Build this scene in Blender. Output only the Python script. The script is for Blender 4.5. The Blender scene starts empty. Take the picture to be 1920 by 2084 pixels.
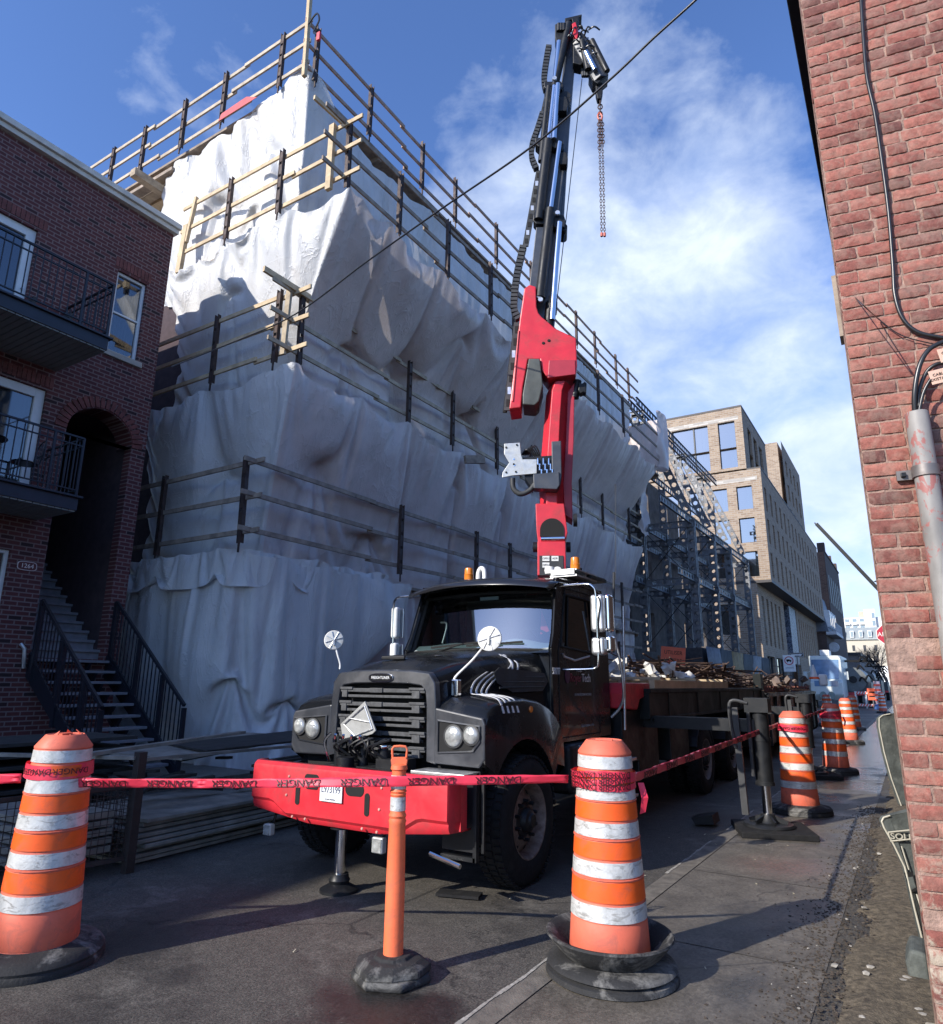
import bpy, math, random
from mathutils import Vector as V, Matrix, noise
random.seed(7)
PI = math.pi
S = bpy.context.scene
COL = S.collection
# ---------------------------------------------------------------- camera model (also used to turn a pixel of the photo into a point on a known plane)
H = 1.6; F = 1400.0; P = math.radians(13.96); YAW = math.radians(32); ROLL = math.radians(0.55)
def ray(x, y):
    u = x-960; v = -(y-1042)
    c, s = math.cos(ROLL), math.sin(ROLL)
    u, v = u*c-v*s, u*s+v*c
    f = F*math.cos(P)-v*math.sin(P); up = v*math.cos(P)+F*math.sin(P)
    return V((-f*math.sin(YAW)+u*math.cos(YAW), f*math.cos(YAW)+u*math.sin(YAW), up))
EYE = V((0, 0, H))
def AX(x, y, X0): r = ray(x, y); return EYE+r*(X0/r.x)
def AY(x, y, Y0): r = ray(x, y); return EYE+r*(Y0/r.y)
def AZ(x, y, Z0=0): r = ray(x, y); return EYE+r*((Z0-H)/r.z)
def AP(x, y, p0, n): r = ray(x, y); return EYE+r*((V(p0)-EYE).dot(n)/r.dot(n))

# ---------------------------------------------------------------- materials
def newmat(name):
    m = bpy.data.materials.new(name); m.use_nodes = True
    nt = m.node_tree; b = nt.nodes['Principled BSDF']
    return m, nt, b
def N(nt, t, **k):
    n = nt.nodes.new(t)
    for a, v in k.items():
        if a in n.inputs: n.inputs[a].default_value = v
        else: setattr(n, a, v)
    return n
def mapped(nt, scale=(1, 1, 1), rot=(0, 0, 0), loc=(0, 0, 0)):
    tc = N(nt, 'ShaderNodeTexCoord'); mp = N(nt, 'ShaderNodeMapping')
    mp.inputs['Scale'].default_value = scale; mp.inputs['Rotation'].default_value = rot; mp.inputs['Location'].default_value = loc
    nt.links.new(tc.outputs['Object'], mp.inputs[0]); return mp.outputs[0]
def ramp(nt, fac, stops, interp='LINEAR'):
    r = N(nt, 'ShaderNodeValToRGB'); r.color_ramp.interpolation = interp
    e = r.color_ramp.elements
    while len(e) < len(stops): e.new(0.5)
    for i, (p, c) in enumerate(stops):
        e[i].position = p; e[i].color = (c[0], c[1], c[2], 1) if hasattr(c, '__len__') else (c, c, c, 1)
    nt.links.new(fac, r.inputs[0]); return r.outputs[0]
def mixc(nt, fac, a, b, mode='MIX'):
    m = N(nt, 'ShaderNodeMix'); m.data_type = 'RGBA'; m.blend_type = mode
    for s, i in ((fac, 0), (a, 6), (b, 7)):
        if hasattr(s, 'links'): nt.links.new(s, m.inputs[i])
        elif hasattr(s, '__len__'): m.inputs[i].default_value = (s[0], s[1], s[2], 1)
        else: m.inputs[i].default_value = s
    return m.outputs[2]
def noi(nt, vec, scale, detail=4, rough=.55, dist=0):
    n = N(nt, 'ShaderNodeTexNoise'); n.inputs['Scale'].default_value = scale; n.inputs['Detail'].default_value = detail
    n.inputs['Roughness'].default_value = rough; n.inputs['Distortion'].default_value = dist
    nt.links.new(vec, n.inputs['Vector']); return n.outputs['Fac']
def bump(nt, b, h, strength=.3, dist=.02, prev=None):
    n = N(nt, 'ShaderNodeBump'); n.inputs['Strength'].default_value = strength; n.inputs['Distance'].default_value = dist
    nt.links.new(h, n.inputs['Height'])
    if prev is not None: nt.links.new(prev, n.inputs['Normal'])
    if b is not None: nt.links.new(n.outputs[0], b.inputs['Normal'])
    return n.outputs[0]
def mat(name, col, rough=.6, metal=0, var=.15, scale=6, bmp=.0, bscale=60, coat=0, dirt=None, dirtamt=.3, spec=.5, emit=None, es=0, stretch=(1, 1, 1)):
    m, nt, b = newmat(name)
    vec = mapped(nt, stretch)
    n1 = noi(nt, vec, scale)
    lo = [c*(1-var) for c in col]; hi = [min(1, c*(1+var)) for c in col]
    c = ramp(nt, n1, [(.3, lo), (.7, hi)])
    if dirt:
        n2 = noi(nt, vec, scale*.6, 6, .7, .6)
        f = ramp(nt, n2, [(.5, 0), (.72, dirtamt)])
        c = mixc(nt, f, c, dirt)
        nt.links.new(ramp(nt, n2, [(.4, rough), (.7, min(1, rough+.25))]), b.inputs['Roughness'])
    else: b.inputs['Roughness'].default_value = rough
    nt.links.new(c, b.inputs['Base Color'])
    b.inputs['Metallic'].default_value = metal; b.inputs['Coat Weight'].default_value = coat
    b.inputs['Specular IOR Level'].default_value = spec
    if bmp: bump(nt, b, noi(nt, vec, bscale, 3), bmp, .01)
    if emit: b.inputs['Emission Color'].default_value = (*emit, 1); b.inputs['Emission Strength'].default_value = es
    return m
def glass(name, tint=(.6, .68, .7), gl=.05, base=.08):
    m, nt, b = newmat(name); nt.nodes.remove(b)
    out = nt.nodes['Material Output']
    t = N(nt, 'ShaderNodeBsdfTransparent'); t.inputs[0].default_value = (*tint, 1)
    g = N(nt, 'ShaderNodeBsdfGlossy'); g.inputs['Roughness'].default_value = gl
    f = N(nt, 'ShaderNodeFresnel'); f.inputs[0].default_value = 1.5
    ad = N(nt, 'ShaderNodeMath'); ad.operation = 'ADD'; ad.inputs[1].default_value = base
    nt.links.new(f.outputs[0], ad.inputs[0])
    mx = N(nt, 'ShaderNodeMixShader')
    nt.links.new(ad.outputs[0], mx.inputs[0]); nt.links.new(t.outputs[0], mx.inputs[1]); nt.links.new(g.outputs[0], mx.inputs[2]); nt.links.new(mx.outputs[0], out.inputs[0])
    return m
def brickmat(name, axes, stops, mortar, bw=.215, bh=.068, mo=.010, off=.5, rough=.85, strength=.5, bias=0):
    # axes: which object axes run along the wall (u) and up it (v)
    m, nt, b = newmat(name)
    tc = N(nt, 'ShaderNodeTexCoord'); sp = N(nt, 'ShaderNodeSeparateXYZ'); cb = N(nt, 'ShaderNodeCombineXYZ')
    nt.links.new(tc.outputs['Object'], sp.inputs[0])
    nt.links.new(sp.outputs[axes[0]], cb.inputs[0]); nt.links.new(sp.outputs[axes[1]], cb.inputs[1])
    br = N(nt, 'ShaderNodeTexBrick'); br.offset = off
    for k, v in (('Scale', 1), ('Mortar Size', mo), ('Brick Width', bw), ('Row Height', bh+mo), ('Mortar Smooth', .1), ('Bias', bias)): br.inputs[k].default_value = v
    br.inputs['Color1'].default_value = (0, 0, 0, 1); br.inputs['Color2'].default_value = (1, 1, 1, 1); br.inputs['Mortar'].default_value = (.5, .5, .5, 1)
    nt.links.new(cb.outputs[0], br.inputs['Vector'])
    c = ramp(nt, br.outputs['Color'], stops)
    n = noi(nt, cb.outputs[0], 3.0, 5)
    c = mixc(nt, .35, c, ramp(nt, n, [(.3, .55), (.7, 1.0)]), 'MULTIPLY')
    c = mixc(nt, br.outputs['Fac'], c, mortar)
    nt.links.new(c, b.inputs['Base Color']); b.inputs['Roughness'].default_value = rough
    inv = N(nt, 'ShaderNodeMath'); inv.operation = 'SUBTRACT'; inv.inputs[0].default_value = 1; nt.links.new(br.outputs['Fac'], inv.inputs[1])
    p = bump(nt, None, inv.outputs[0], strength, .01)
    bump(nt, b, noi(nt, cb.outputs[0], 60, 3), .15, .005, p)
    return m

# ---------------------------------------------------------------- mesh builder
ORG = {}
class MB:
    def __init__(s): s.v = []; s.f = []
    def add(s, vs, fs):
        o = len(s.v); s.v += [tuple(v) for v in vs]; s.f += [tuple(i+o for i in f) for f in fs]; return s
    def box(s, c, d, R=None):
        hx, hy, hz = d[0]/2, d[1]/2, d[2]/2
        vs = [V((a*hx, b*hy, e*hz)) for a in (-1, 1) for b in (-1, 1) for e in (-1, 1)]
        if R is not None: vs = [R @ v for v in vs]
        c = V(c); vs = [v+c for v in vs]
        return s.add(vs, [(0, 1, 3, 2), (4, 6, 7, 5), (0, 4, 5, 1), (2, 3, 7, 6), (0, 2, 6, 4), (1, 5, 7, 3)])
    def bx(s, a, b):
        return s.box([(a[i]+b[i])/2 for i in range(3)], [abs(b[i]-a[i]) for i in range(3)])
    def beam(s, p, q, w, h, up=(0, 0, 1)):
        p, q = V(p), V(q); d = q-p; L = d.length
        if L < 1e-6: return s
        d.normalize(); x = d.cross(V(up))
        if x.length < 1e-3: x = d.cross(V((1, 0, 0)))
        x.normalize(); z = x.cross(d)
        return s.box((p+q)/2, (w, L, h), Matrix((x, d, z)).transposed())
    def tube(s, pts, r, seg=8, caps=True):
        pts = [V(p) for p in pts]; n = len(pts); rs = r if hasattr(r, '__len__') else [r]*n
        ax = None; rings = []
        for i, p in enumerate(pts):
            t = (pts[min(i+1, n-1)]-pts[max(i-1, 0)])
            if t.length < 1e-9: t = V((0, 0, 1))
            t.normalize()
            if ax is None:
                ax = t.cross(V((0, 0, 1)))
                if ax.length < 1e-2: ax = t.cross(V((1, 0, 0)))
            ax = ax-t*ax.dot(t); ax.normalize(); b = t.cross(ax)
            rings.append([p+(ax*math.cos(a)+b*math.sin(a))*rs[i] for a in [2*PI*k/seg for k in range(seg)]])
        return s.loft(rings, True, caps)
    def cyl(s, p, q, r1, r2=None, seg=20, caps=True):
        return s.tube([p, q], [r1, r1 if r2 is None else r2], seg, caps)
    def loft(s, secs, closed=False, caps=False):
        n = len(secs[0]); vs = [p for sec in secs for p in sec]; fs = []
        for i in range(len(secs)-1):
            for j in range(n if closed else n-1):
                k = (j+1) % n
                fs.append((i*n+j, i*n+k, (i+1)*n+k, (i+1)*n+j))
        if caps: fs += [tuple(range(n))[::-1], tuple((len(secs)-1)*n+j for j in range(n))]
        return s.add(vs, fs)
    def lathe(s, prof, c=(0, 0, 0), seg=32, M=None, cap=False):
        c = V(c); secs = []
        for r, z in prof:
            ring = [V((r*math.cos(a), r*math.sin(a), z)) for a in [2*PI*k/seg for k in range(seg)]]
            if M is not None: ring = [M @ p for p in ring]
            secs.append([p+c for p in ring])
        return s.loft(secs, True, cap)
    def prism(s, pts, fn, a, b):
        # pts: 2D outline, fn(u, v, w) -> 3D, a..b thickness range
        n = len(pts); vs = [fn(u, v, a) for u, v in pts]+[fn(u, v, b) for u, v in pts]
        return s.add(vs, [tuple(range(n))[::-1], tuple(range(n, 2*n))]+[(i, (i+1) % n, n+(i+1) % n, n+i) for i in range(n)])
    def build(s, name, m, parent=None, bev=0, smooth=None, solid=0, sub=0, seg=2):
        o = V((0, 0, 0))
        if parent is not None: o = ORG.get(parent.name, o)
        me = bpy.data.meshes.new(name); me.from_pydata([tuple(V(v)-o) for v in s.v], [], s.f); me.validate()
        me.materials.append(m)
        if smooth is not None:
            me.shade_smooth(); me.set_sharp_from_angle(angle=math.radians(smooth))
        ob = bpy.data.objects.new(name, me); COL.objects.link(ob)
        if parent is not None: ob.parent = parent; ORG[ob.name] = o
        if solid: k = ob.modifiers.new('s', 'SOLIDIFY'); k.thickness = solid; k.offset = 0
        if bev:
            k = ob.modifiers.new('b', 'BEVEL'); k.width = bev; k.segments = seg; k.limit_method = 'ANGLE'; k.angle_limit = math.radians(35); k.harden_normals = False
        if sub: k = ob.modifiers.new('u', 'SUBSURF'); k.levels = sub; k.render_levels = sub
        return ob
def tag(o, label=None, cat=None, group=None, kind=None):
    if label: o['label'] = label
    if cat: o['category'] = cat
    if group: o['group'] = group
    if kind: o['kind'] = kind
    return o
def thing(name, loc, label, cat, group=None):
    o = bpy.data.objects.new(name, None); COL.objects.link(o); o.location = loc; o.empty_display_size = .2
    ORG[o.name] = V(loc); return tag(o, label, cat, group)
def copy_tree(o, parent=None):
    c = o.copy(); COL.objects.link(c)
    if parent is not None: c.parent = parent
    for ch in list(o.children): copy_tree(ch, c)
    return c
def text_mesh(s, size, name, m, M, parent=None, depth=.001, align='CENTER', sx=1.0):
    cu = bpy.data.curves.new('t', 'FONT'); cu.body = s; cu.size = size; cu.align_x = align; cu.align_y = 'CENTER'; cu.extrude = depth; cu.resolution_u = 3
    ob = bpy.data.objects.new('t', cu); COL.objects.link(ob)
    dg = bpy.context.evaluated_depsgraph_get(); dg.update()
    me = bpy.data.meshes.new_from_object(ob.evaluated_get(dg))
    bpy.data.objects.remove(ob)
    b = MB(); Mx = M @ Matrix.Diagonal((sx, 1, 1, 1))
    b.v = [tuple(Mx @ v.co) for v in me.vertices]; b.f = [tuple(p.vertices) for p in me.polygons]
    bpy.data.meshes.remove(me)
    if name is None: return b
    return b.build(name, m, parent)
def frame(origin, xdir, up):
    # matrix that lays text (x right, y up) on a surface
    x = V(xdir).normalized(); y = V(up); y = (y-x*y.dot(x)).normalized(); z = x.cross(y)
    M = Matrix((x, y, z)).transposed().to_4x4(); M.translation = V(origin); return M
def wall_cells(b, fn, us, vs, holes, depth):
    # flat wall on fn(u,v,w) with rectangular holes and reveals going in by depth
    us = sorted(set(us+[h[0] for h in holes]+[h[1] for h in holes])); vs = sorted(set(vs+[h[2] for h in holes]+[h[3] for h in holes]))
    for i in range(len(us)-1):
        for j in range(len(vs)-1):
            cu, cv = (us[i]+us[i+1])/2, (vs[j]+vs[j+1])/2
            if any(h[0] < cu < h[1] and h[2] < cv < h[3] for h in holes): continue
            b.add([fn(us[i], vs[j], 0), fn(us[i+1], vs[j], 0), fn(us[i+1], vs[j+1], 0), fn(us[i], vs[j+1], 0)], [(0, 1, 2, 3)])
    for h in holes:
        q = [(h[0], h[2]), (h[1], h[2]), (h[1], h[3]), (h[0], h[3])]
        for k in range(4):
            a, c = q[k], q[(k+1) % 4]
            b.add([fn(*a, 0), fn(*c, 0), fn(*c, depth), fn(*a, depth)], [(0, 1, 2, 3)])
    return b
XZ = lambda X0, sgn=1: (lambda u, v, w: V((X0+sgn*w, u, v)))   # u=y, v=z, w along x
YZ = lambda Y0, sgn=1: (lambda u, v, w: V((u, Y0+sgn*w, v)))   # u=x, v=z, w along y

black = mat('black_rubber', (.012, .012, .013), .8, var=.3, scale=14, bmp=.3, bscale=50, dirt=(.06, .055, .05), dirtamt=.35, spec=.3)
blacksteel = mat('black_steel', (.010, .011, .013), .4, var=.2, scale=9, dirt=(.05, .047, .043), dirtamt=.3, spec=.35)
paint = mat('truck_black_paint', (.010, .011, .013), .16, var=.1, coat=.10, spec=.28, dirt=(.075, .073, .07), dirtamt=.38, scale=3)
plastic = mat('dark_plastic', (.035, .036, .038), .5, var=.15, scale=12, dirt=(.11, .11, .11), dirtamt=.3)
chrome = mat('chrome', (.75, .76, .78), .12, 1, var=.05)
alu = mat('aluminium', (.62, .63, .64), .35, .9, var=.1, scale=12, dirt=(.3, .28, .26), dirtamt=.4)
galv = mat('galvanised_steel', (.15, .155, .165), .5, .4, var=.3, scale=8, dirt=(.08, .07, .06), dirtamt=.5)
red = mat('red_paint', (.62, .026, .04), .36, var=.12, scale=5, coat=.15, bmp=.06, bscale=25, dirt=(.16, .05, .045), dirtamt=.6)
white = mat('white_paint', (.78, .78, .76), .5, var=.05, scale=5, dirt=(.4, .38, .35), dirtamt=.3)
wood_new = mat('fresh_timber', (.52, .40, .25), .7, var=.2, scale=5, stretch=(1, 1, 1), bmp=.2, dirt=(.3, .22, .14), dirtamt=.4)
wood_old = mat('weathered_timber', (.29, .235, .185), .8, var=.3, scale=5, bmp=.2, dirt=(.1, .08, .07), dirtamt=.5)
brownsteel = mat('rusty_brown_steel', (.055, .038, .034), .6, .3, var=.35, scale=9, dirt=(.14, .08, .06), dirtamt=.5)
# ================================================================= SETTING
SUN_AZ = math.atan2(.91, 2.17)          # shadows run this far east of the street direction
SUN_EL = math.radians(28.6)
to_sun = V((-math.sin(SUN_AZ)*math.cos(SUN_EL), -math.cos(SUN_AZ)*math.cos(SUN_EL), math.sin(SUN_EL)))
w = bpy.data.worlds.new('World'); S.world = w; w.use_nodes = True
nt = w.node_tree; nt.nodes.clear()
out = N(nt, 'ShaderNodeOutputWorld'); bg = N(nt, 'ShaderNodeBackground'); bg2 = N(nt, 'ShaderNodeBackground'); mx = N(nt, 'ShaderNodeMixShader')
sky = N(nt, 'ShaderNodeTexSky'); sky.sky_type = 'NISHITA'; sky.sun_disc = False; sky.sun_elevation = SUN_EL
sky.sun_rotation = math.atan2(to_sun.x, to_sun.y); sky.air_density = 1.0; sky.dust_density = .6; sky.ozone_density = 2.2
bg.inputs[1].default_value = .122
tint = mixc(nt, 1.0, sky.outputs[0], (.84, 1.03, 1.44), 'MULTIPLY')
nt.links.new(tint, bg.inputs[0])
tc = N(nt, 'ShaderNodeTexCoord'); mp = N(nt, 'ShaderNodeMapping'); mp.inputs['Scale'].default_value = (1, 1, 1.5)
nt.links.new(tc.outputs['Generated'], mp.inputs[0])
big = noi(nt, mp.outputs[0], 3.3, 7, .52, .12)
wisp = noi(nt, mp.outputs[0], 9, 8, .6, .25)
def lobe(px, py, a, b_):
    d = ray(px, py).normalized(); vm = N(nt, 'ShaderNodeVectorMath'); vm.operation = 'DOT_PRODUCT'; vm.inputs[1].default_value = d
    nrm = N(nt, 'ShaderNodeVectorMath'); nrm.operation = 'NORMALIZE'; nt.links.new(tc.outputs['Generated'], nrm.inputs[0]); nt.links.new(nrm.outputs[0], vm.inputs[0])
    return ramp(nt, vm.outputs['Value'], [(a, 0), (b_, 1)])
def mth(op, a, b_, clamp=False):
    n = N(nt, 'ShaderNodeMath'); n.operation = op; n.use_clamp = clamp
    for i, s_ in enumerate((a, b_)):
        if hasattr(s_, 'links'): nt.links.new(s_, n.inputs[i])
        else: n.inputs[i].default_value = s_
    return n.outputs[0]
cover = mth('ADD', mth('MULTIPLY', lobe(1420, 640, .88, .995), .27), mth('MULTIPLY', lobe(1000, 420, .95, .997), .14))
cover = mth('ADD', cover, mth('MULTIPLY', lobe(1790, 1180, .97, .999), .30))
cover = mth('ADD', cover, mth('MULTIPLY', lobe(1300, 120, .95, .999), .03))
cover = mth('SUBTRACT', cover, mth('MULTIPLY', lobe(1250, 330, .992, .999), .05))
cover = mth('ADD', cover, mth('MULTIPLY', lobe(240, 250, .965, .995), .10))
d1 = mth('ADD', mth('MULTIPLY', mth('ADD', mth('MULTIPLY', big, .72), mth('MULTIPLY', wisp, .28)), 1.0), cover)
fac = ramp(nt, d1, [(.62, 0), (.72, .42), (.90, .9)])
ccol = ramp(nt, wisp, [(.3, (.46, .58, .84)), (.7, (.74, .82, .94))])
nt.links.new(ccol, bg2.inputs[0]); bg2.inputs[1].default_value = .95
nt.links.new(fac, mx.inputs[0]); nt.links.new(bg.outputs[0], mx.inputs[1]); nt.links.new(bg2.outputs[0], mx.inputs[2]); nt.links.new(mx.outputs[0], out.inputs[0])
sl = bpy.data.lights.new('sun', 'SUN'); sl.energy = 4.1; sl.angle = math.radians(.5); sl.color = (1, .94, .85)
so = bpy.data.objects.new('sun', sl); COL.objects.link(so); so.rotation_euler = (-to_sun).to_track_quat('-Z', 'Y').to_euler(); so.location = (-20, -40, 40)
cam = bpy.data.cameras.new('camera'); co = bpy.data.objects.new('camera', cam); COL.objects.link(co); S.camera = co
cam.sensor_width = 36; cam.sensor_fit = 'HORIZONTAL'; cam.lens = 36*F/1920; cam.clip_end = 3000; cam.clip_start = .05
fwd = V((-math.sin(YAW)*math.cos(P), math.cos(YAW)*math.cos(P), math.sin(P)))
rt = V((math.cos(YAW), math.sin(YAW), 0)); up = rt.cross(fwd)
cr, sr = math.cos(ROLL), math.sin(ROLL)
rt2 = rt*cr+up*sr; up2 = up*cr-rt*sr
co.matrix_world = Matrix.Translation(EYE) @ Matrix((rt2, up2, -fwd)).transposed().to_4x4()
S.view_settings.view_transform = 'Standard'; S.view_settings.look = 'None'; S.view_settings.exposure = .55; S.view_settings.gamma = 1
S.cycles.max_bounces = 8; S.cycles.transparent_max_bounces = 12

# ---- ground
m, nt2, b = newmat('wet_asphalt'); vec = mapped(nt2)
fine = noi(nt2, vec, 90, 3, .7); med = noi(nt2, vec, 9, 5, .6); bigp = noi(nt2, vec, .55, 6, .6, .5)
vo = N(nt2, 'ShaderNodeTexVoronoi'); vo.inputs['Scale'].default_value = 140; nt2.links.new(vec, vo.inputs['Vector'])
c = ramp(nt2, fine, [(.3, (.032, .029, .025)), (.72, (.17, .152, .128))])
c = mixc(nt2, .6, c, ramp(nt2, med, [(.3, .6), (.75, 1.15)]), 'MULTIPLY')
c = mixc(nt2, ramp(nt2, bigp, [(.5, 0), (.64, .55)]), c, (.022, .021, .021))
spk = ramp(nt2, vo.outputs['Distance'], [(.0, 1), (.12, 0)])
pv = N(nt2, 'ShaderNodeVectorMath'); pv.operation = 'DISTANCE'; pq = AZ(770, 2060); pv.inputs[1].default_value = (pq.x, pq.y, 0); nt2.links.new(vec, pv.inputs[0])
pe = N(nt2, 'ShaderNodeMath'); nt2.links.new(pv.outputs['Value'], pe.inputs[0]); nt2.links.new(noi(nt2, vec, 2.6, 5, .6), pe.inputs[1])
pud = ramp(nt2, pe.outputs[0], [(.72, 1), (1.0, 0)])
c = mixc(nt2, pud, c, (.03, .028, .026))
ck = N(nt2, 'ShaderNodeTexVoronoi'); ck.feature = 'DISTANCE_TO_EDGE'; ck.inputs['Scale'].default_value = .42
ckn = noi(nt2, vec, 2.2, 6, .65); ckv = N(nt2, 'ShaderNodeVectorMath'); nt2.links.new(vec, ckv.inputs[0]); nt2.links.new(ckn, ckv.inputs[1]); nt2.links.new(ckv.outputs[0], ck.inputs['Vector'])
c = mixc(nt2, ramp(nt2, ck.outputs['Distance'], [(0, .8), (.007, 0)]), c, (.014, .013, .012))
c = mixc(nt2, ramp(nt2, noi(nt2, vec, 1.7, 7, .7, .3), [(.56, 0), (.66, .45)]), c, (.20, .185, .16))
agg = N(nt2, 'ShaderNodeTexVoronoi'); agg.inputs['Scale'].default_value = 85; nt2.links.new(vec, agg.inputs['Vector'])
c = mixc(nt2, .55, c, ramp(nt2, agg.outputs['Color'], [(.2, .45), (.8, 1.35)]), 'MULTIPLY')
nt2.links.new(c, b.inputs['Base Color'])
nt2.links.new(mixc(nt2, pud, ramp(nt2, bigp, [(.5, .75), (.66, .42)]), (.16, .16, .16)), b.inputs['Roughness'])
bump(nt2, b, fine, .55, .008); asphalt = m
def flat_sheet(x0, x1, y0, y1, z): return MB().add([(x0, y0, z), (x1, y0, z), (x1, y1, z), (x0, y1, z)], [(0, 1, 2, 3)])
tag(flat_sheet(-900, 900, -300, 1600, 0).build('road', asphalt), kind='structure')
m, nt2, b = newmat('damp_concrete'); vec = mapped(nt2)
fine = noi(nt2, vec, 120, 3, .7); med = noi(nt2, vec, 3.2, 7, .65, .4); bigp = noi(nt2, vec, .7, 6, .6, .8)
c = ramp(nt2, med, [(.3, (.10, .086, .070)), (.7, (.19, .168, .138))])
c = mixc(nt2, .5, c, ramp(nt2, fine, [(.25, .45), (.7, 1.2)]), 'MULTIPLY')
sc = noi(nt2, mapped(nt2, (6, .5, 1), (0, 0, .35)), 5, 4, .6)
c = mixc(nt2, ramp(nt2, sc, [(.62, 0), (.75, .25)]), c, (.28, .26, .24))
spy = N(nt2, 'ShaderNodeSeparateXYZ'); nt2.links.new(vec, spy.inputs[0])
mry = N(nt2, 'ShaderNodeMapRange'); mry.inputs[1].default_value = 8; mry.inputs[2].default_value = 22; mry.inputs[3].default_value = -.12; mry.inputs[4].default_value = .3; nt2.links.new(spy.outputs[1], mry.inputs[0])
ad_ = N(nt2, 'ShaderNodeMath'); nt2.links.new(bigp, ad_.inputs[0]); nt2.links.new(mry.outputs[0], ad_.inputs[1]); bigp = ad_.outputs[0]
wet = ramp(nt2, bigp, [(.45, 0), (.56, 1)])
c = mixc(nt2, wet, c, mixc(nt2, .5, c, (.03, .03, .03)))
# faded red and green utility paint, sprayed on the slab
gm = N(nt2, 'ShaderNodeTexCoord'); vd = N(nt2, 'ShaderNodeVectorMath'); vd.operation = 'DISTANCE'; pc = AZ(1590, 1765); vd.inputs[1].default_value = (pc.x, pc.y, 0)
nt2.links.new(gm.outputs['Object'], vd.inputs[0])
pm = mixc(nt2, 1.0, ramp(nt2, vd.outputs['Value'], [(.12, 1), (.55, 0)]), ramp(nt2, noi(nt2, mapped(nt2, (3, 9, 1), (0, 0, .6)), 9, 4), [(.45, 0), (.6, .55)]), 'MULTIPLY')
c = mixc(nt2, pm, c, (.36, .17, .13))
nt2.links.new(c, b.inputs['Base Color']); nt2.links.new(ramp(nt2, bigp, [(.42, .55), (.6, .16)]), b.inputs['Roughness'])
agg = N(nt2, 'ShaderNodeTexVoronoi'); agg.inputs['Scale'].default_value = 60; nt2.links.new(vec, agg.inputs['Vector'])
c = mixc(nt2, .5, c, ramp(nt2, agg.outputs['Color'], [(.2, .5), (.8, 1.25)]), 'MULTIPLY')
ck = N(nt2, 'ShaderNodeTexVoronoi'); ck.feature = 'DISTANCE_TO_EDGE'; ck.inputs['Scale'].default_value = .55
ckn = noi(nt2, vec, 3, 5, .6); ckv = N(nt2, 'ShaderNodeVectorMath'); nt2.links.new(vec, ckv.inputs[0]); nt2.links.new(ckn, ckv.inputs[1]); nt2.links.new(ckv.outputs[0], ck.inputs['Vector'])
c = mixc(nt2, ramp(nt2, ck.outputs['Distance'], [(0, .7), (.008, 0)]), c, (.03, .027, .024))
nt2.links.new(c, b.inputs['Base Color'])
bump(nt2, b, fine, .5, .005, bump(nt2, None, med, .25, .03)); concrete = m
sw = MB()
ys = [-8, 1.2, 3.05, 4.9, 6.75, 8.6, 10.45, 12.3, 14.15, 16, 20, 30, 60, 200]
KX = lambda y: -2.06+.012*(y-3) if y < 20 else -1.86
for i in range(len(ys)-1):
    a, c_ = ys[i]+.006, ys[i+1]-.006
    sw.add([(KX(a)+.16, a, .004), (-.62, a, .004), (-.62, c_, .004), (KX(c_)+.16, c_, .004)], [(0, 1, 2, 3)])
tag(sw.build('sidewalk', concrete), kind='structure')
kb = MB()
for i in range(len(ys)-1):
    a, c_ = ys[i]+.004, ys[i+1]-.004
    kb.add([(KX(a), a, .004), (KX(a)+.15, a, .005), (KX(c_)+.15, c_, .005), (KX(c_), c_, .004)], [(0, 1, 2, 3)])
tag(kb.build('kerb', mat('kerb_concrete', (.16, .142, .118), .6, var=.3, scale=9, bmp=.4, bscale=90, dirt=(.05, .05, .05), dirtamt=.6)), kind='structure')
pj = MB()
for i in range(260):
    y = 2.2+i*.04; x = KX(y)+.003+.012*noise.noise(V((y*3, 0, 0))); w_ = .010+.012*noise.noise(V((y*7, 2, 0)))
    if w_ > .002 and noise.noise(V((y*.9, 7, 0))) > -.25: pj.add([(x-w_, y, .0075), (x+w_, y, .0075), (x+w_, y+.041, .0075), (x-w_, y+.041, .0075)], [(0, 1, 2, 3)])
lt = mat('pale_joint_line', (.34, .32, .28), .8, var=.4, scale=20)
tag(pj.build('kerb_joint', lt), kind='structure')
dirtm = mat('packed_dirt', (.13, .105, .072), .9, var=.55, scale=26, bmp=1.0, bscale=90, dirt=(.045, .036, .028), dirtamt=.95)
gd = MB(); nx, ny = 26, 420; vs = []; fs = []
for j in range(ny+1):
    y = 1.0+j*.05 if j < 300 else 16+(j-300)*1.5
    for i in range(nx+1):
        x = -.78+i*.035; e = .20*noise.noise(V((x*2, y*1.1, 0)))+.09*noise.noise(V((x*9, y*6, 2)))
        zz = .003+.03*min(1, max(0, (x+.52-e*.9)*6))+(.007*noise.noise(V((x*5, y*5, 5)))+.008*noise.noise(V((x*33, y*33, 1))))*min(1, max(0, (x+.68)*8))
        if x+.52-e < 0: zz = -.02
        vs.append((x, y, zz))
for j in range(ny):
    for i in range(nx): fs.append((j*(nx+1)+i, j*(nx+1)+i+1, (j+1)*(nx+1)+i+1, (j+1)*(nx+1)+i))
tag(gd.add(vs, fs).build('dirt_verge', dirtm, smooth=60), kind='structure')
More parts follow.
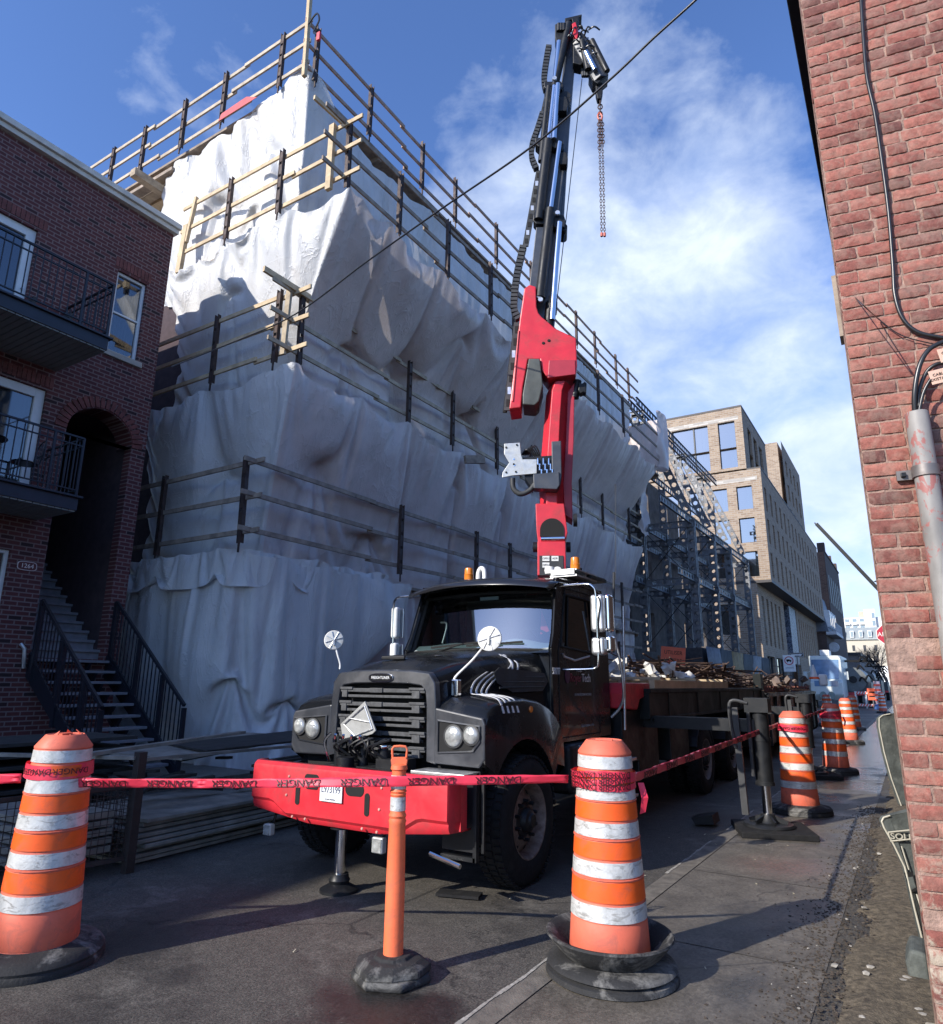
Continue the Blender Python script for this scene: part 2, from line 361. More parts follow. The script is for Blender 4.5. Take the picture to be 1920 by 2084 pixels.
# loose stones: nobody could count them
st = MB()
def pebble(b, x, y, z, r):
    vs = []; ico = [(0, 0, 1), (.89, 0, .45), (.28, .85, .45), (-.72, .53, .45), (-.72, -.53, .45), (.28, -.85, .45), (.72, .53, -.45), (-.28, .85, -.45), (-.89, 0, -.45), (-.28, -.85, -.45), (.72, -.53, -.45), (0, 0, -1)]
    a = random.random()*6; ca, sa = math.cos(a), math.sin(a)
    for p in ico:
        k = r*random.uniform(.7, 1.25); vs.append((x+(p[0]*ca-p[1]*sa)*k*1.2, y+(p[0]*sa+p[1]*ca)*k, z+p[2]*k*.6))
    b.add(vs, [(0, 1, 2), (0, 2, 3), (0, 3, 4), (0, 4, 5), (0, 5, 1), (1, 6, 2), (2, 7, 3), (3, 8, 4), (4, 9, 5), (5, 10, 1), (6, 7, 2), (7, 8, 3), (8, 9, 4), (9, 10, 5), (10, 6, 1), (11, 7, 6), (11, 8, 7), (11, 9, 8), (11, 10, 9), (11, 6, 10)])
dk = MB()
for i in range(6500):
    x = random.gauss(-.48, .2) if i % 3 else random.gauss(-.66, .10); y = 2.6+random.random()**1.3*9
    if x > -.06 or x < -1.15: continue
    r = random.choice([.004, .005, .006, .008, .010, .004, .005, .003])
    pebble(dk if random.random() < .987 else st, x, y, .012 if x > -.6 else .006, r)
for q in [(1757, 2075), (1765, 1985), (1840, 2000), (1848, 1995), (1872, 2060), (1880, 2070), (1700, 1968), (1772, 1972), (1760, 1850), (1740, 1770), (1790, 1740)]:
    p = AZ(*q, .02); pebble(st, p.x, p.y, .03, random.uniform(.013, .022))
tag(st.build('pale_gravel', mat('pale_stone', (.30, .28, .25), .8, var=.3, scale=30), smooth=30), 'pale pebbles scattered over the dirt by the wall', 'gravel', kind='stuff')
tag(dk.build('dark_gravel', mat('dark_stone', (.055, .042, .032), .85, var=.7, scale=30), smooth=30), 'brown grit and crumbs scattered along the dirt verge', 'gravel', kind='stuff')
lv = MB()
for i in range(16):
    x = random.uniform(-3.6, -.7); y = random.uniform(2.6, 9); a = random.random()*6; l = random.uniform(.01, .035)
    lv.beam((x, y, .009), (x+l*math.cos(a), y+l*math.sin(a), .012), .006, .003)
tag(lv.build('litter', mat('straw_bits', (.5, .45, .33), .8), None), 'tiny straw and wood bits lying on the wet road', 'litter', kind='stuff')

# ================================================================= BRICK WALL ON THE RIGHT
ang = math.radians(9.6); wx = V((math.cos(ang), math.sin(ang), 0)); wn = V((math.sin(ang), -math.cos(ang), 0))
WC = V((-.082, 4.02, 0))
wall = thing('brick_building', WC, 'close red brick building end wall in full sun at the right edge', 'building')
m, nt2, b = newmat('old_red_brick'); geo = N(nt2, 'ShaderNodeNewGeometry'); vec = mapped(nt2)
c = ramp(nt2, geo.outputs['Random Per Island'], [(0, (.15, .06, .05)), (.2, (.25, .085, .066)), (.5, (.31, .105, .08)), (.8, (.36, .14, .105)), (1, (.20, .09, .075))])
n1 = noi(nt2, vec, 34, 7, .72, .3); n2 = noi(nt2, vec, 3.4, 7, .7, .5)
c = mixc(nt2, .75, c, ramp(nt2, n1, [(.30, .42), (.64, 1.25)]), 'MULTIPLY')
c = mixc(nt2, ramp(nt2, n2, [(.56, 0), (.72, .6)]), c, (.11, .075, .065))
spz = N(nt2, 'ShaderNodeSeparateXYZ'); tcg = N(nt2, 'ShaderNodeTexCoord'); nt2.links.new(tcg.outputs['Object'], spz.inputs[0])
low = ramp(nt2, spz.outputs[2], [(.55, 1), (1.25, .18)])     # mortar smears and whitewash low on the wall
blot = ramp(nt2, noi(nt2, vec, 9, 7, .7, .8), [(.46, 0), (.56, .85)])
c = mixc(nt2, mixc(nt2, 1, low, blot, 'MULTIPLY'), c, (.46, .40, .31))
nt2.links.new(c, b.inputs['Base Color']); b.inputs['Roughness'].default_value = .88
bump(nt2, b, noi(nt2, vec, 120, 4, .7), .5, .004, bump(nt2, None, n1, .6, .012)); brickold = m
mort = mat('old_mortar', (.33, .215, .17), .95, var=.3, scale=22, bmp=.8, bscale=80, dirt=(.22, .16, .13), dirtamt=.6)
bk = MB(); BW, BH, MO = .198, .062, .0135
def brick(b, u0, z0, L, h, d=0, ret=False):
    # rough sided brick: face grid with noise and worn arrises
    nu, nz = max(3, int(L/.03)), 3; vs = []; ring = []
    for j in range(nz+1):
        for i in range(nu+1):
            u = u0+L*i/nu; z = z0+h*j/nz; e = (i in (0, nu))+(j in (0, nz))
            q = V((u*9+3, z*9, 1.3)); k = .0035*noise.noise(q*3)+.002*noise.noise(q*9)
            jx = .0035*noise.noise(V((u*23, z*31, 4))) if e else 0; jz = .003*noise.noise(V((u*27, z*21, 9))) if e else 0
            o = .006+k-(.0055 if e == 1 else .009 if e == 2 else 0)-d
            vs.append(WC+wx*(u+jx)+V((0, 0, z+jz))+wn*o)
    n0 = len(vs)
    for j in range(nz+1):
        for i in range(nu+1):
            if i in (0, nu) or j in (0, nz): pass
    fs = [(j*(nu+1)+i, j*(nu+1)+i+1, (j+1)*(nu+1)+i+1, (j+1)*(nu+1)+i) for j in range(nz) for i in range(nu)]
    rim = [i for i in range(nu+1)]+[(j)*(nu+1)+nu for j in range(1, nz+1)]+[nz*(nu+1)+i for i in range(nu-1, -1, -1)]+[j*(nu+1) for j in range(nz-1, 0, -1)]
    for r_ in rim: vs.append(vs[r_]-wn*.05)
    L_ = len(rim)
    for k in range(L_): fs.append((rim[k], n0+k, n0+(k+1) % L_, rim[(k+1) % L_]))
    b.add(vs, fs)
row = 0; z = .10
random.seed(3)
while z < 6.6:
    u = 0 if row % 2 == 0 else 0; hh = BH+random.uniform(-.002, .002)
    first = True
    while u < 1.35:
        L = BW*random.uniform(.93, 1.05)
        if first and row % 2: L *= .5
        if not first and random.random() < .22: L *= .5
        d = random.uniform(-.003, .003)
        hole = (abs(z-1.72) < .05 and u < .12 and first) or (abs(z-1.50) < .04 and first)
        if z < 1.0 and random.random() < .06: d = .02
        if not hole: brick(bk, u+(.012*noise.noise(V((z*5, 3, 0)))+.003 if first else 0), z, L, hh, d)
        u += L+MO*random.uniform(.7, 1.3); first = False
    z += BH+MO; row += 1
bk.build('brickwork', brickold, wall, smooth=50)
# mortar bed: undulating sheet behind the brick faces
mb = MB(); vs = []; nu, nz = 130, 640
for j in range(nz+1):
    for i in range(nu+1):
        u = i*.0108; z = .1+j*.0102
        vs.append(WC+wx*(u+(.004*noise.noise(V((z*40, 0, 0))) if i == 0 else 0))+V((0, 0, z))+wn*(-.006+.004*noise.noise(V((u*40, z*40, 0)))+.003*noise.noise(V((u*120, z*120, 5)))))
mb.add(vs, [(j*(nu+1)+i, j*(nu+1)+i+1, (j+1)*(nu+1)+i+1, (j+1)*(nu+1)+i) for j in range(nz) for i in range(nu)])
mb.build('mortar', mort, wall, smooth=60)
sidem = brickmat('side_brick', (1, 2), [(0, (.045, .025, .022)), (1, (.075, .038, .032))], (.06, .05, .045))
sd = MB(); sd.bx((-.070, 4.09, .1), (.03, 34, 6.9)); sd.bx((.03, 4.5, .1), (3.5, 34, 6.9))
sd.build('side_wall', sidem, wall)
pr = MB(); pr.box(WC+wx*.75+V((0, 0, 3.4))-wn*.09, (1.48, .1, 6.7), Matrix.Rotation(ang, 3, 'Z')); pr.build('wall_core', mort, wall)
ft = MB(); ft.box(WC+wx*.75+V((0, 0, .05))+wn*.0-wn*.06, (1.56, .19, .14), Matrix.Rotation(ang, 3, 'Z')); ft.build('foundation', mat('foundation_concrete', (.42, .38, .3), .9, var=.25, scale=14, bmp=.6), wall, bev=.01)
cn = MB()
zc = 7.9; xo = -.0366*(zc-H)
cn.bx((xo, 5.2, zc), (-.02, 18.2, zc+.22)); cn.bx((xo-.012, 5.2, zc+.2), (-.02, 18.3, zc+.27))
cn.bx((-.07, 4.5, 6.9), (3.5, 34, zc+.2))
navy = mat('dark_cornice_paint', (.022, .024, .032), .6, var=.2)
cn.build('cornice', navy, wall, bev=.006)
# grey weathered fascia board fixed under the cornice
p1 = AX(1712, 566, -.10); p2 = AX(1727, 690, -.10)
fb = MB(); fb.beam((-.15, p1.y, p1.z), (-.135, p2.y, p2.z), .035, .09, (0, 1, 0)); fb.build('fascia_board', wood_old, wall)

wpl = lambda x, y, o=0: AP(x, y, WC+wn*o, wn)
# conduit pipe with peeling paint
m, nt2, b = newmat('peeling_pipe_paint'); vec = mapped(nt2, (1, 1, .6))
nz_ = noi(nt2, vec, 13, 6, .65, .5)
c = mixc(nt2, ramp(nt2, nz_, [(.54, 0), (.58, .85)]), ramp(nt2, noi(nt2, vec, 6, 6), [(.3, (.19, .18, .17)), (.7, (.33, .31, .29))]), (.33, .10, .085))
nt2.links.new(c, b.inputs['Base Color']); b.inputs['Roughness'].default_value = .55; bump(nt2, b, nz_, .4, .004)
pt = wpl(1866, 842, .07); pb = wpl(1925, 1480, .07)
pipe = thing('conduit_pipe', (pt.x, pt.y, pt.z-1), 'grey metal conduit pipe with peeling red paint clamped to the brick wall', 'pipe')
dirp = (pb-pt).normalized(); px0 = pt.x
pbot = V((pt.x+.02, pt.y+.003, .05))
q = MB(); q.cyl(pt, V((pt.x+.005, pt.y, .05)), .053, .053, 32, False); q.lathe([(.053, 0), (.051, .004), (.044, .004), (.044, -.2)], pt, 32); q.build('tube', m, pipe, smooth=40)
cl = pt-V((0, 0, .31)); q = MB(); q.lathe([(.055, -.028), (.061, -.028), (.061, .028), (.055, .028)], cl, 32); q.box(cl-wx*.085-wn*.045, (.07, .02, .05), Matrix.Rotation(ang, 3, 'Z')); q.build('clamp', mat('clamp_steel', (.22, .2, .19), .5, .6, dirt=(.2, .1, .07), dirtamt=.5), pipe, smooth=35)
q = MB(); q.box(cl-wx*.092-wn*.03, (.022, .03, .022), Matrix.Rotation(ang, 3, 'Z')); q.build('bolt', blacksteel, pipe, bev=.002)
cabm = mat('black_cable', (.022, .022, .024), .3, var=.2)
def curve_pts(pts, n=10):
    out = []; pts = [V(p) for p in pts]
    for i in range(len(pts)-1):
        p0, p1_, p2_, p3 = pts[max(i-1, 0)], pts[i], pts[i+1], pts[min(i+2, len(pts)-1)]
        for k in range(n):
            t = k/n; out.append(.5*((2*p1_)+(-p0+p2_)*t+(2*p0-5*p1_+4*p2_-p3)*t*t+(-p0+3*p1_-3*p2_+p3)*t**3))
    return out+[pts[-1]]
cpx = [(1750, -60), (1757, 60), (1765, 155), (1781, 230), (1796, 330), (1809, 430), (1818, 540), (1822, 600), (1838, 648), (1870, 676), (1925, 688)]
tag(MB().tube(curve_pts([wpl(x, y, .022) for x, y in cpx]), .0105, 10).build('wall_cable', cabm, smooth=50), 'thick black cable running down the sunlit brick wall', 'cable')
q = MB(); 
tag(MB().tube(curve_pts([AX(1718, 583, -.13), wpl(1742, 606, .03), wpl(1790, 650, .02), wpl(1840, 684, .02), wpl(1925, 705, .02)]), .003, 6).build('wall_wire', cabm, smooth=50), 'thin black wire crossing the brick wall from the cornice end', 'wire')
for k, (pts, r, lab) in enumerate([([(1863, 850, .07), (1862, 800, .09), (1872, 745, .10), (1893, 710, .10), (1930, 692, .09)], .0125, 'thicker left black cable curving into the conduit pipe mouth'),
                              ([(1872, 850, .07), (1871, 800, .07), (1885, 760, .07), (1905, 742, .08), (1932, 738, .08)], .0105, 'middle black cable curving into the conduit pipe mouth'),
                              ([(1869, 850, .09), (1880, 800, .10), (1898, 768, .11), (1915, 752, .11), (1935, 745, .11)], .009, 'thinner right black cable with the tag, entering the conduit pipe')]):
    tag(MB().tube(curve_pts([wpl(x, y, o) for x, y, o in pts]), r, 10).build('conduit_cable', cabm, smooth=50), lab, 'cable', 'cables entering the conduit pipe')
tgm = mat('tag_plastic', (.62, .40, .30), .5, var=.05)
for pxy, ln, lab in [((1899, 767), ['CABLE', 'EXISTANT'], 'pale cable tag with black writing hanging lower'), ((1917, 722), ['CABLE'], 'orange cable tag hanging above the paler tag')]:
    p = wpl(*pxy, .125); t_ = thing('cable_tag', p, lab, 'tag')
    Rm = Matrix.Rotation(ang, 3, 'Z') @ Matrix.Rotation(math.radians(-8), 3, 'Y')
    MB().box(p+wx*.03, (.085, .003, .075), Rm).build('card', tgm, t_, bev=.001)
    M0 = Matrix.Translation(p+wx*.03+wn*.003) @ (Rm.to_4x4() @ Matrix.Rotation(PI/2, 4, 'X'))
    for i, s_ in enumerate(ln): text_mesh(s_, .02, 'writing', black, M0 @ Matrix.Translation((0, .01-.024*i, 0)), t_)
# ================================================================= LEFT BRICK HOUSE (facade x=-12.5, right end y=7.64)
FX = -12.5
lb = thing('brick_house', (FX, 5, 0), 'dark red brick rowhouse with balconies and arched stair passage, in shade at the left', 'house')
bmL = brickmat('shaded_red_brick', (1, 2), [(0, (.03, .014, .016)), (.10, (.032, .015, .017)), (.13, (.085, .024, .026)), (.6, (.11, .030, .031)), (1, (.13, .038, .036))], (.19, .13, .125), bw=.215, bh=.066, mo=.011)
f = XZ(FX, -1)
b = MB(); us = [-32, 7.64]; vs_ = [.0, 11.02]
ARY0, ARY1, ARZ = 6.08, 7.34, 6.02
holes = [(3.9, 5.06, 7.2, 9.5), (6.58, 7.21, 7.82, 9.56), (4.55, 5.66, 4.4, 6.6), (ARY0, ARY1, 1.95, ARZ), (4.2, 5.52, 2.3, 3.68), (1.2, 2.4, 7.2, 9.5), (1.2, 2.4, 4.4, 6.6)]
wall_cells(b, f, us, vs_, holes+[(ARY0, ARY1, ARZ, 6.66)], .22)
cy, R_ = (ARY0+ARY1)/2, (ARY1-ARY0)/2
arc = [(cy+R_*math.cos(a), ARZ+.58*math.sin(a)) for a in [PI-PI*k/24 for k in range(25)]]
for k in range(24):
    a, c_ = arc[k], arc[k+1]
    b.add([f(*a, 0), f(*c_, 0), f(c_[0], 6.66, 0), f(a[0], 6.66, 0)], [(0, 1, 2, 3)])
    b.add([f(*a, 0), f(*c_, 0), f(*c_, .5), f(*a, .5)], [(0, 1, 2, 3)])
b.bx((FX-9, 7.60, 0), (FX-.001, 7.64, 11.0)); b.bx((FX-9, -32, 10.9), (FX-.2, 7.6, 11.0)); b.bx((FX-9, -32.2, 0), (FX, -32, 11))
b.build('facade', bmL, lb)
arb = MB()
for k in range(22):
    a = PI*(k+.5)/22; dr = V((0, math.cos(a), math.sin(a)*.95)); p = V((FX+.012, cy, ARZ))
    arb.beam(p+dr*(R_+.005), p+dr*(R_+.215), .075, .03, (1, 0, 0))
abm = mat('arch_brick', (.15, .05, .045), .85, var=.35, scale=5, bmp=.3)
arb.build('arch_bricks', abm, lb, bev=.003)
so_ = MB()
for (y0, y1, z0) in ((3.95, 5.2, 9.56), (6.5, 7.3, 9.62), (4.5, 5.8, 6.66)):
    so_ = MB(); n = int((y1-y0)/.078)
    for k in range(n): so_.bx((FX-.01, y0+k*.078+.005, z0), (FX+.012, y0+k*.078+.071, z0+.2))
    so_.build('soldier_course', abm, lb)
# passage behind the arch
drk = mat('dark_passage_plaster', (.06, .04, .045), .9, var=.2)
b = MB(); b.bx((FX-3.6, ARY0-.1, 1.9), (FX-.2, ARY0-.03, 6.7)); b.bx((FX-3.6, ARY1+.03, 1.9), (FX-.2, ARY1+.1, 6.7)); b.bx((FX-3.7, ARY0-.1, 1.9), (FX-3.6, ARY1+.1, 6.7)); b.bx((FX-3.6, ARY0-.1, 6.66), (FX-.2, ARY1+.1, 6.72))
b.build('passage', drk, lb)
cm = mat('cream_cornice', (.62, .6, .54), .6, var=.12, scale=3, dirt=(.3, .28, .25), dirtamt=.4)
b = MB(); b.bx((FX-.4, -32.1, 11.02), (FX+.10, 7.70, 11.12)); b.bx((FX-.4, -32.1, 11.12), (FX+.16, 7.72, 11.24)); b.bx((FX-.45, -32.1, 11.24), (FX+.05, 7.68, 11.28))
b.build('cornice', cm, lb, bev=.008)
frm = mat('white_window_frame', (.68, .7, .7), .5, var=.06)
glz = glass('window_glass', (.45, .5, .55), .03, .12)
curt = mat('white_curtain', (.62, .6, .5), .8, var=.25, scale=4, stretch=(1, 6, .6))
def window(parent, y0, y1, z0, z1, rails=(.5,), name='window', fw=.055, back=curt):
    x = FX-.11
    b = MB()
    b.bx((x-.03, y0, z0), (x+.05, y0+fw, z1)); b.bx((x-.03, y1-fw, z0), (x+.05, y1, z1)); b.bx((x-.03, y0+fw, z1-fw), (x+.05, y1-fw, z1)); b.bx((x-.03, y0+fw, z0), (x+.05, y1-fw, z0+fw))
    for r in rails: zc = z0+(z1-z0)*r; b.bx((x-.025, y0+fw, zc-.02), (x+.035, y1-fw, zc+.02))
    o = b.build(name, frm, parent, bev=.006)
    MB().bx((x-.005, y0+fw*.8, z0+fw*.8), (x+.002, y1-fw*.8, z1-fw*.8)).build('pane', glz, o)
    if back: MB().loft([[V((x-.06-.02*math.sin(k*1.9), y0+.05+(y1-y0-.1)*k/30, zz)) for k in range(31)] for zz in (z0+.06, z1-.05)]).build('curtain', back, o, smooth=80)
    return o
window(lb, 6.58, 7.21, 7.82, 9.56)
MB().bx((FX-.1, 6.5, 7.70), (FX+.06, 7.3, 7.815)).build('sill', mat('stone_sill', (.36, .34, .3), .8, var=.15), lb, bev=.008)
blind = mat('grey_blue_blind', (.20, .26, .36), .6, var=.05)
window(lb, 3.9, 5.06, 7.2, 9.5, (), 'balcony_door', .16, blind)
window(lb, 4.55, 5.66, 4.4, 6.6, (), 'balcony_door', .16, mat('pale_blind', (.5, .52, .48), .7, var=.1))
window(lb, 1.2, 2.4, 7.2, 9.5, (), 'balcony_door', .14, blind); window(lb, 1.2, 2.4, 4.4, 6.6, (), 'balcony_door', .14, blind)
window(lb, 4.2, 5.52, 2.3, 3.68, (.5,))
MB().lathe([(0, 0), (.02, 0), (.02, .05), (0, .05)], (FX-.06, 4.98, 8.3), 12, Matrix.Rotation(PI/2, 3, 'Y')).build('door_knob', alu, lb)
# house number
hn = MB(); o = V((FX+.01, 5.80, 3.45)); w2, h2 = .155, .075
out_ = [(w2*math.copysign(min(1, abs(math.cos(a))**.5), math.cos(a)), h2*math.copysign(min(1, abs(math.sin(a))**.5), math.sin(a))) for a in [2*PI*k/40 for k in range(40)]]
pl = hn.prism(out_, lambda u, v, w_: o+V((w_, u, v)), 0, .012).build('number_plate', mat('plate_border', (.7, .62, .6), .4, var=.02), lb)
MB().prism([(u*.93, v*.88) for u, v in out_], lambda u, v, w_: o+V((w_, u, v)), .012, .014).build('plate_face', mat('plate_brown', (.11, .03, .03), .4, var=.05), pl)
text_mesh('1264', .105, 'digits', mat('plate_digits', (.8, .74, .7), .4, var=.02), frame(o+V((.0155, 0, -.002)), (0, 1, 0), (0, 0, 1)), pl)
# balconies
railm = mat('black_rail_paint', (.012, .014, .022), .4, var=.1)
fasm = mat('navy_fascia', (.018, .022, .034), .5, var=.15)
sofm = mat('grey_soffit', (.22, .225, .21), .6, var=.1)
def balcony(z0, xo, y1, ytop, name):
    # deck underside at z0; outer edge xo; right end y1
    b = MB(); y0 = -3
    b.bx((FX+.002, y0, z0+.03), (xo, y1, z0+.24)); b.bx((FX+.002, y0, z0+.24), (xo+.05, y1+.05, z0+.275))
    o = b.build('balcony', fasm, lb, bev=.006)
    s_ = MB(); n = 16
    for k in range(n):
        a = FX+.03+(xo-FX-.06)*k/n; c_ = FX+.03+(xo-FX-.06)*(k+1)/n
    k = y1-.02
    while k > y0: s_.bx((FX+.01, k-.098, z0+.008), (xo-.02, k, z0+.03)); k -= .11
    s_.build('soffit', sofm, o)
    zt = z0+.275; hr = 1.0
    r = MB()
    for (p, q) in (((xo-.04, y0), (xo-.04, y1-.03)), ((xo-.04, y1-.03), (FX+.02, y1-.03))):
        for hz in (hr, hr-.14, .10): r.beam((*p, zt+hz), (*q, zt+hz), .04 if hz == hr else .025, .03 if hz == hr else .02)
        L = (V((*q, 0))-V((*p, 0))); n = int(L.length/.115)
        for i in range(n+1):
            c_ = V((*p, 0))+L*i/n; r.beam((c_.x, c_.y, zt+.02 if i % 12 == 0 else zt+.1), (c_.x, c_.y, zt+hr), .014 if i % 12 else .035, .014 if i % 12 else .035, (1, 0, 0))
    r.build('railing', railm, o)
balcony(7.0, -10.95, 5.78, 0, 'upper'); balcony(4.25, -11.3, 5.86, 0, 'lower')
# downpipe/meter on the wall, conduit box
MB().tube([AX(42, 1310, FX+.05), AX(50, 1320, FX+.09), AX(48, 1360, FX+.05)], .03, 8).build('hose_pipe', alu, lb, smooth=40)
# bistro table and chairs on the lower balcony
def bistro_table(p):
    t_ = thing('bistro_table', p, 'small round black metal table on the lower balcony', 'table')
    MB().lathe([(0, .70), (.28, .70), (.30, .71), (.30, .72), (0, .725)], p, 28).build('table_top', railm, t_, smooth=40)
    q = MB()
    for k in range(3): a = k*2.09+.4; q.tube([V(p)+V((0, 0, .7)), V(p)+V((.04*math.cos(a), .04*math.sin(a), .3)), V(p)+V((.22*math.cos(a), .22*math.sin(a), .0))], .012, 6)
    q.build('legs', railm, t_)
def bistro_chair(p, a, lab):
    t_ = thing('bistro_chair', p, lab, 'chair', 'chairs on the lower balcony'); R = Matrix.Rotation(a, 3, 'Z'); T = lambda x, y, z: V(p)+R @ V((x, y, z))
    q = MB(); q.lathe([(0, .45), (.19, .45), (.2, .46), (.19, .475), (0, .475)], p, 20); q.build('seat', railm, t_, smooth=40)
    for x, y in ((.16, .15), (.16, -.15), (-.16, .15), (-.16, -.15)): MB().tube([T(x, y, .45), T(x*1.25, y*1.25, 0)], .011, 6).build('leg', railm, t_)
    q = MB(); q.tube(curve_pts([T(-.17, -.17, .45), T(-.22, -.17, .8), T(-.24, 0, .9), T(-.22, .17, .8), T(-.17, .17, .45)], 5), .011, 6)
    for k in (-.08, 0, .08): q.tube([T(-.18, k, .46), T(-.235, k, .86)], .007, 5)
    q.tube([T(-.2, -.17, .62), T(-.2, .17, .62)], .008, 5); q.build('backrest', railm, t_)
bistro_table((-11.75, 4.55, 4.526)); bistro_chair((-11.8, 5.18, 4.526), -1.7, 'black metal bistro chair on the lower balcony, right of the table'); 
# folded seat / appliance box on the upper balcony
lc = thing('patio_armchair', (-12.05, 5.2, 7.276), 'low dark patio armchair on the upper balcony near the railing corner', 'chair')
grym = mat('dark_wicker', (.055, .05, .05), .8, var=.3, scale=30)
MB().bx((-12.35, 4.9, 7.45), (-11.75, 5.5, 7.55)).build('seat', grym, lc, bev=.02)
MB().bx((-12.35, 4.86, 7.276), (-11.75, 4.93, 7.85)).build('armrest', grym, lc, bev=.02); MB().bx((-12.35, 5.47, 7.276), (-11.75, 5.54, 7.85)).build('armrest', grym, lc, bev=.02)
MB().bx((-12.42, 4.9, 7.3), (-12.33, 5.5, 8.0)).build('backrest', grym, lc, bev=.02)

# ---- outside stair
sc_ = thing('staircase', (-11.3, 6.8, 0), 'grey open-riser steps with black steel railings climbing into the arched passage', 'stairs')
trm = mat('grey_treads', (.20, .20, .215), .7, var=.15, scale=8, bmp=.2)
X0, Z0, X1, Z1 = -12.45, 1.93, -10.2, .12
n = 10; b = MB()
for k in range(n+1):
    t = k/n; x = X0+(X1-X0)*t; z = Z0+(Z1-Z0)*t
    b.bx((x-.12, ARY0+.02, z-.045), (x+.12, 7.38, z))
b.build('treads', trm, sc_, bev=.006)
b = MB()
for k in range(11):
    x = FX-.15-k*.24; z = 1.95+k*.18
    b.bx((x-.24, ARY0-.02, z-.2), (x, ARY1+.02, z+.13)); b.bx((x-.26, ARY0-.02, z+.13), (x+.04, ARY1+.02, z+.18))
b.build('upper_steps', trm, sc_)
b = MB(); sl_ = (Z1-Z0)/(X1-X0)
for y in (ARY0+.0, 7.42): b.prism([(X0-.05, Z0-.3), (X1+.12, Z1-.12), (X1+.12, Z1+.02), (X0-.05, Z0+.1)], lambda u, v, w_, y=y: V((u, y+w_, v)), -.02, .02)
saw = []
for y in (6.45, 7.05):
    for k in range(n+1):
        t = k/n; x = X0+(X1-X0)*t; z = Z0+(Z1-Z0)*t
        b.prism([(x-.13, z-.045), (x+.1, z-.045), (x-.0, z-.2)], lambda u, v, w_, y=y: V((u, y+w_, v)), -.02, .02)
    b.prism([(X0, Z0-.32), (X1, Z1-.3), (X1, Z1-.2), (X0, Z0-.2)], lambda u, v, w_, y=y: V((u, y+w_, v)), -.02, .02)
b.build('stringers', railm, sc_)
for y, xa in ((7.44, -12.45), (ARY0-.03, -12.3)):
    b = MB(); za = Z0+(xa-X0)*sl_; xb, zb = X1+.05, Z1
    b.beam((xa, y, za+1.08), (xb, y, zb+1.08), .045, .05); b.beam((xa, y, za+.1), (xb, y, zb+.1), .03, .035)
    m_ = int((xb-xa)/.105)
    for k in range(m_+1):
        x = xa+(xb-xa)*k/m_; z = za+(x-xa)*sl_; big_ = k in (0, 8, 15, m_)
        b.beam((x, y, z-(.25 if big_ else -.1)), (x, y, z+1.08), .075 if big_ else .016, .05 if big_ else .016, (0, 1, 0))
    b.build('railing', railm, sc_)
# pavement in front of the house
tag(MB().bx((FX, -6, .001), (-9.6, 8.7, .10)).build('pavement', concrete), kind='structure')

# ================================================================= TARPS
m, nt2, b = newmat('white_tarpaulin'); vec = mapped(nt2)
n1 = noi(nt2, vec, 1.1, 5, .6, .4)
c = ramp(nt2, n1, [(.3, (.60, .60, .595)), (.7, (.72, .72, .715))])
st_ = noi(nt2, mapped(nt2, (1, 1, .25)), 3.5, 6, .65, .5)
c = mixc(nt2, ramp(nt2, st_, [(.52, 0), (.72, .5)]), c, (.5, .46, .42))
nt2.links.new(c, b.inputs['Base Color']); b.inputs['Roughness'].default_value = .42
cr1 = noi(nt2, mapped(nt2, (1, 1, .45)), 7, 6, .62, 1.2); cr2 = noi(nt2, vec, 22, 4, .6, .8)
rd = mth  # world-tree helper is rebound below for this tree
def mth2(nt_, op, a, b__):
    n = N(nt_, 'ShaderNodeMath'); n.operation = op
    for i, s_ in enumerate((a, b__)):
        if hasattr(s_, 'links'): nt_.links.new(s_, n.inputs[i])
        else: n.inputs[i].default_value = s_
    return n.outputs[0]
def crease(src, wdt):
    return ramp(nt2, mth2(nt2, 'ABSOLUTE', mth2(nt2, 'SUBTRACT', src, .5), 0), [(0, 1), (wdt, .25), (wdt*4, 0)])
wv_ = noi(nt2, mapped(nt2, (1, 1, .35)), 2.2, 5, .55, 1.0)
vr = N(nt2, 'ShaderNodeTexVoronoi'); vr.feature = 'DISTANCE_TO_EDGE'; vr.inputs['Scale'].default_value = 1.1; nt2.links.new(vec, vr.inputs['Vector'])
p_ = bump(nt2, None, crease(wv_, .02), .4, .03); p_ = bump(nt2, None, crease(cr1, .018), .22, .012, p_); p_ = bump(nt2, None, crease(cr2, .03), .3, .004, p_)
fold = ramp(nt2, vr.outputs['Distance'], [(0, 0), (.02, 1)])
p_ = bump(nt2, None, fold, .2, .004, p_)
sx3 = N(nt2, 'ShaderNodeSeparateXYZ'); cx3 = N(nt2, 'ShaderNodeCombineXYZ'); nt2.links.new(vec, sx3.inputs[0]); nt2.links.new(mth2(nt2, 'ADD', sx3.outputs[0], sx3.outputs[1]), cx3.inputs[0]); nt2.links.new(sx3.outputs[2], cx3.inputs[1])
gb = N(nt2, 'ShaderNodeTexBrick'); gb.offset = 0; gb.inputs['Scale'].default_value = 1; gb.inputs['Brick Width'].default_value = .95; gb.inputs['Row Height'].default_value = .8; gb.inputs['Mortar Size'].default_value = .012; gb.inputs['Mortar Smooth'].default_value = 1; nt2.links.new(cx3.outputs[0], gb.inputs['Vector'])
p_ = bump(nt2, b, gb.outputs['Fac'], .35, .006, p_)
tl = N(nt2, 'ShaderNodeBsdfTranslucent'); nt2.links.new(c, tl.inputs[0]); mxs = N(nt2, 'ShaderNodeMixShader'); mxs.inputs[0].default_value = .16
nt2.links.new(b.outputs[0], mxs.inputs[1]); nt2.links.new(tl.outputs[0], mxs.inputs[2]); nt2.links.new(mxs.outputs[0], nt2.nodes['Material Output'].inputs[0])
tarpm = m
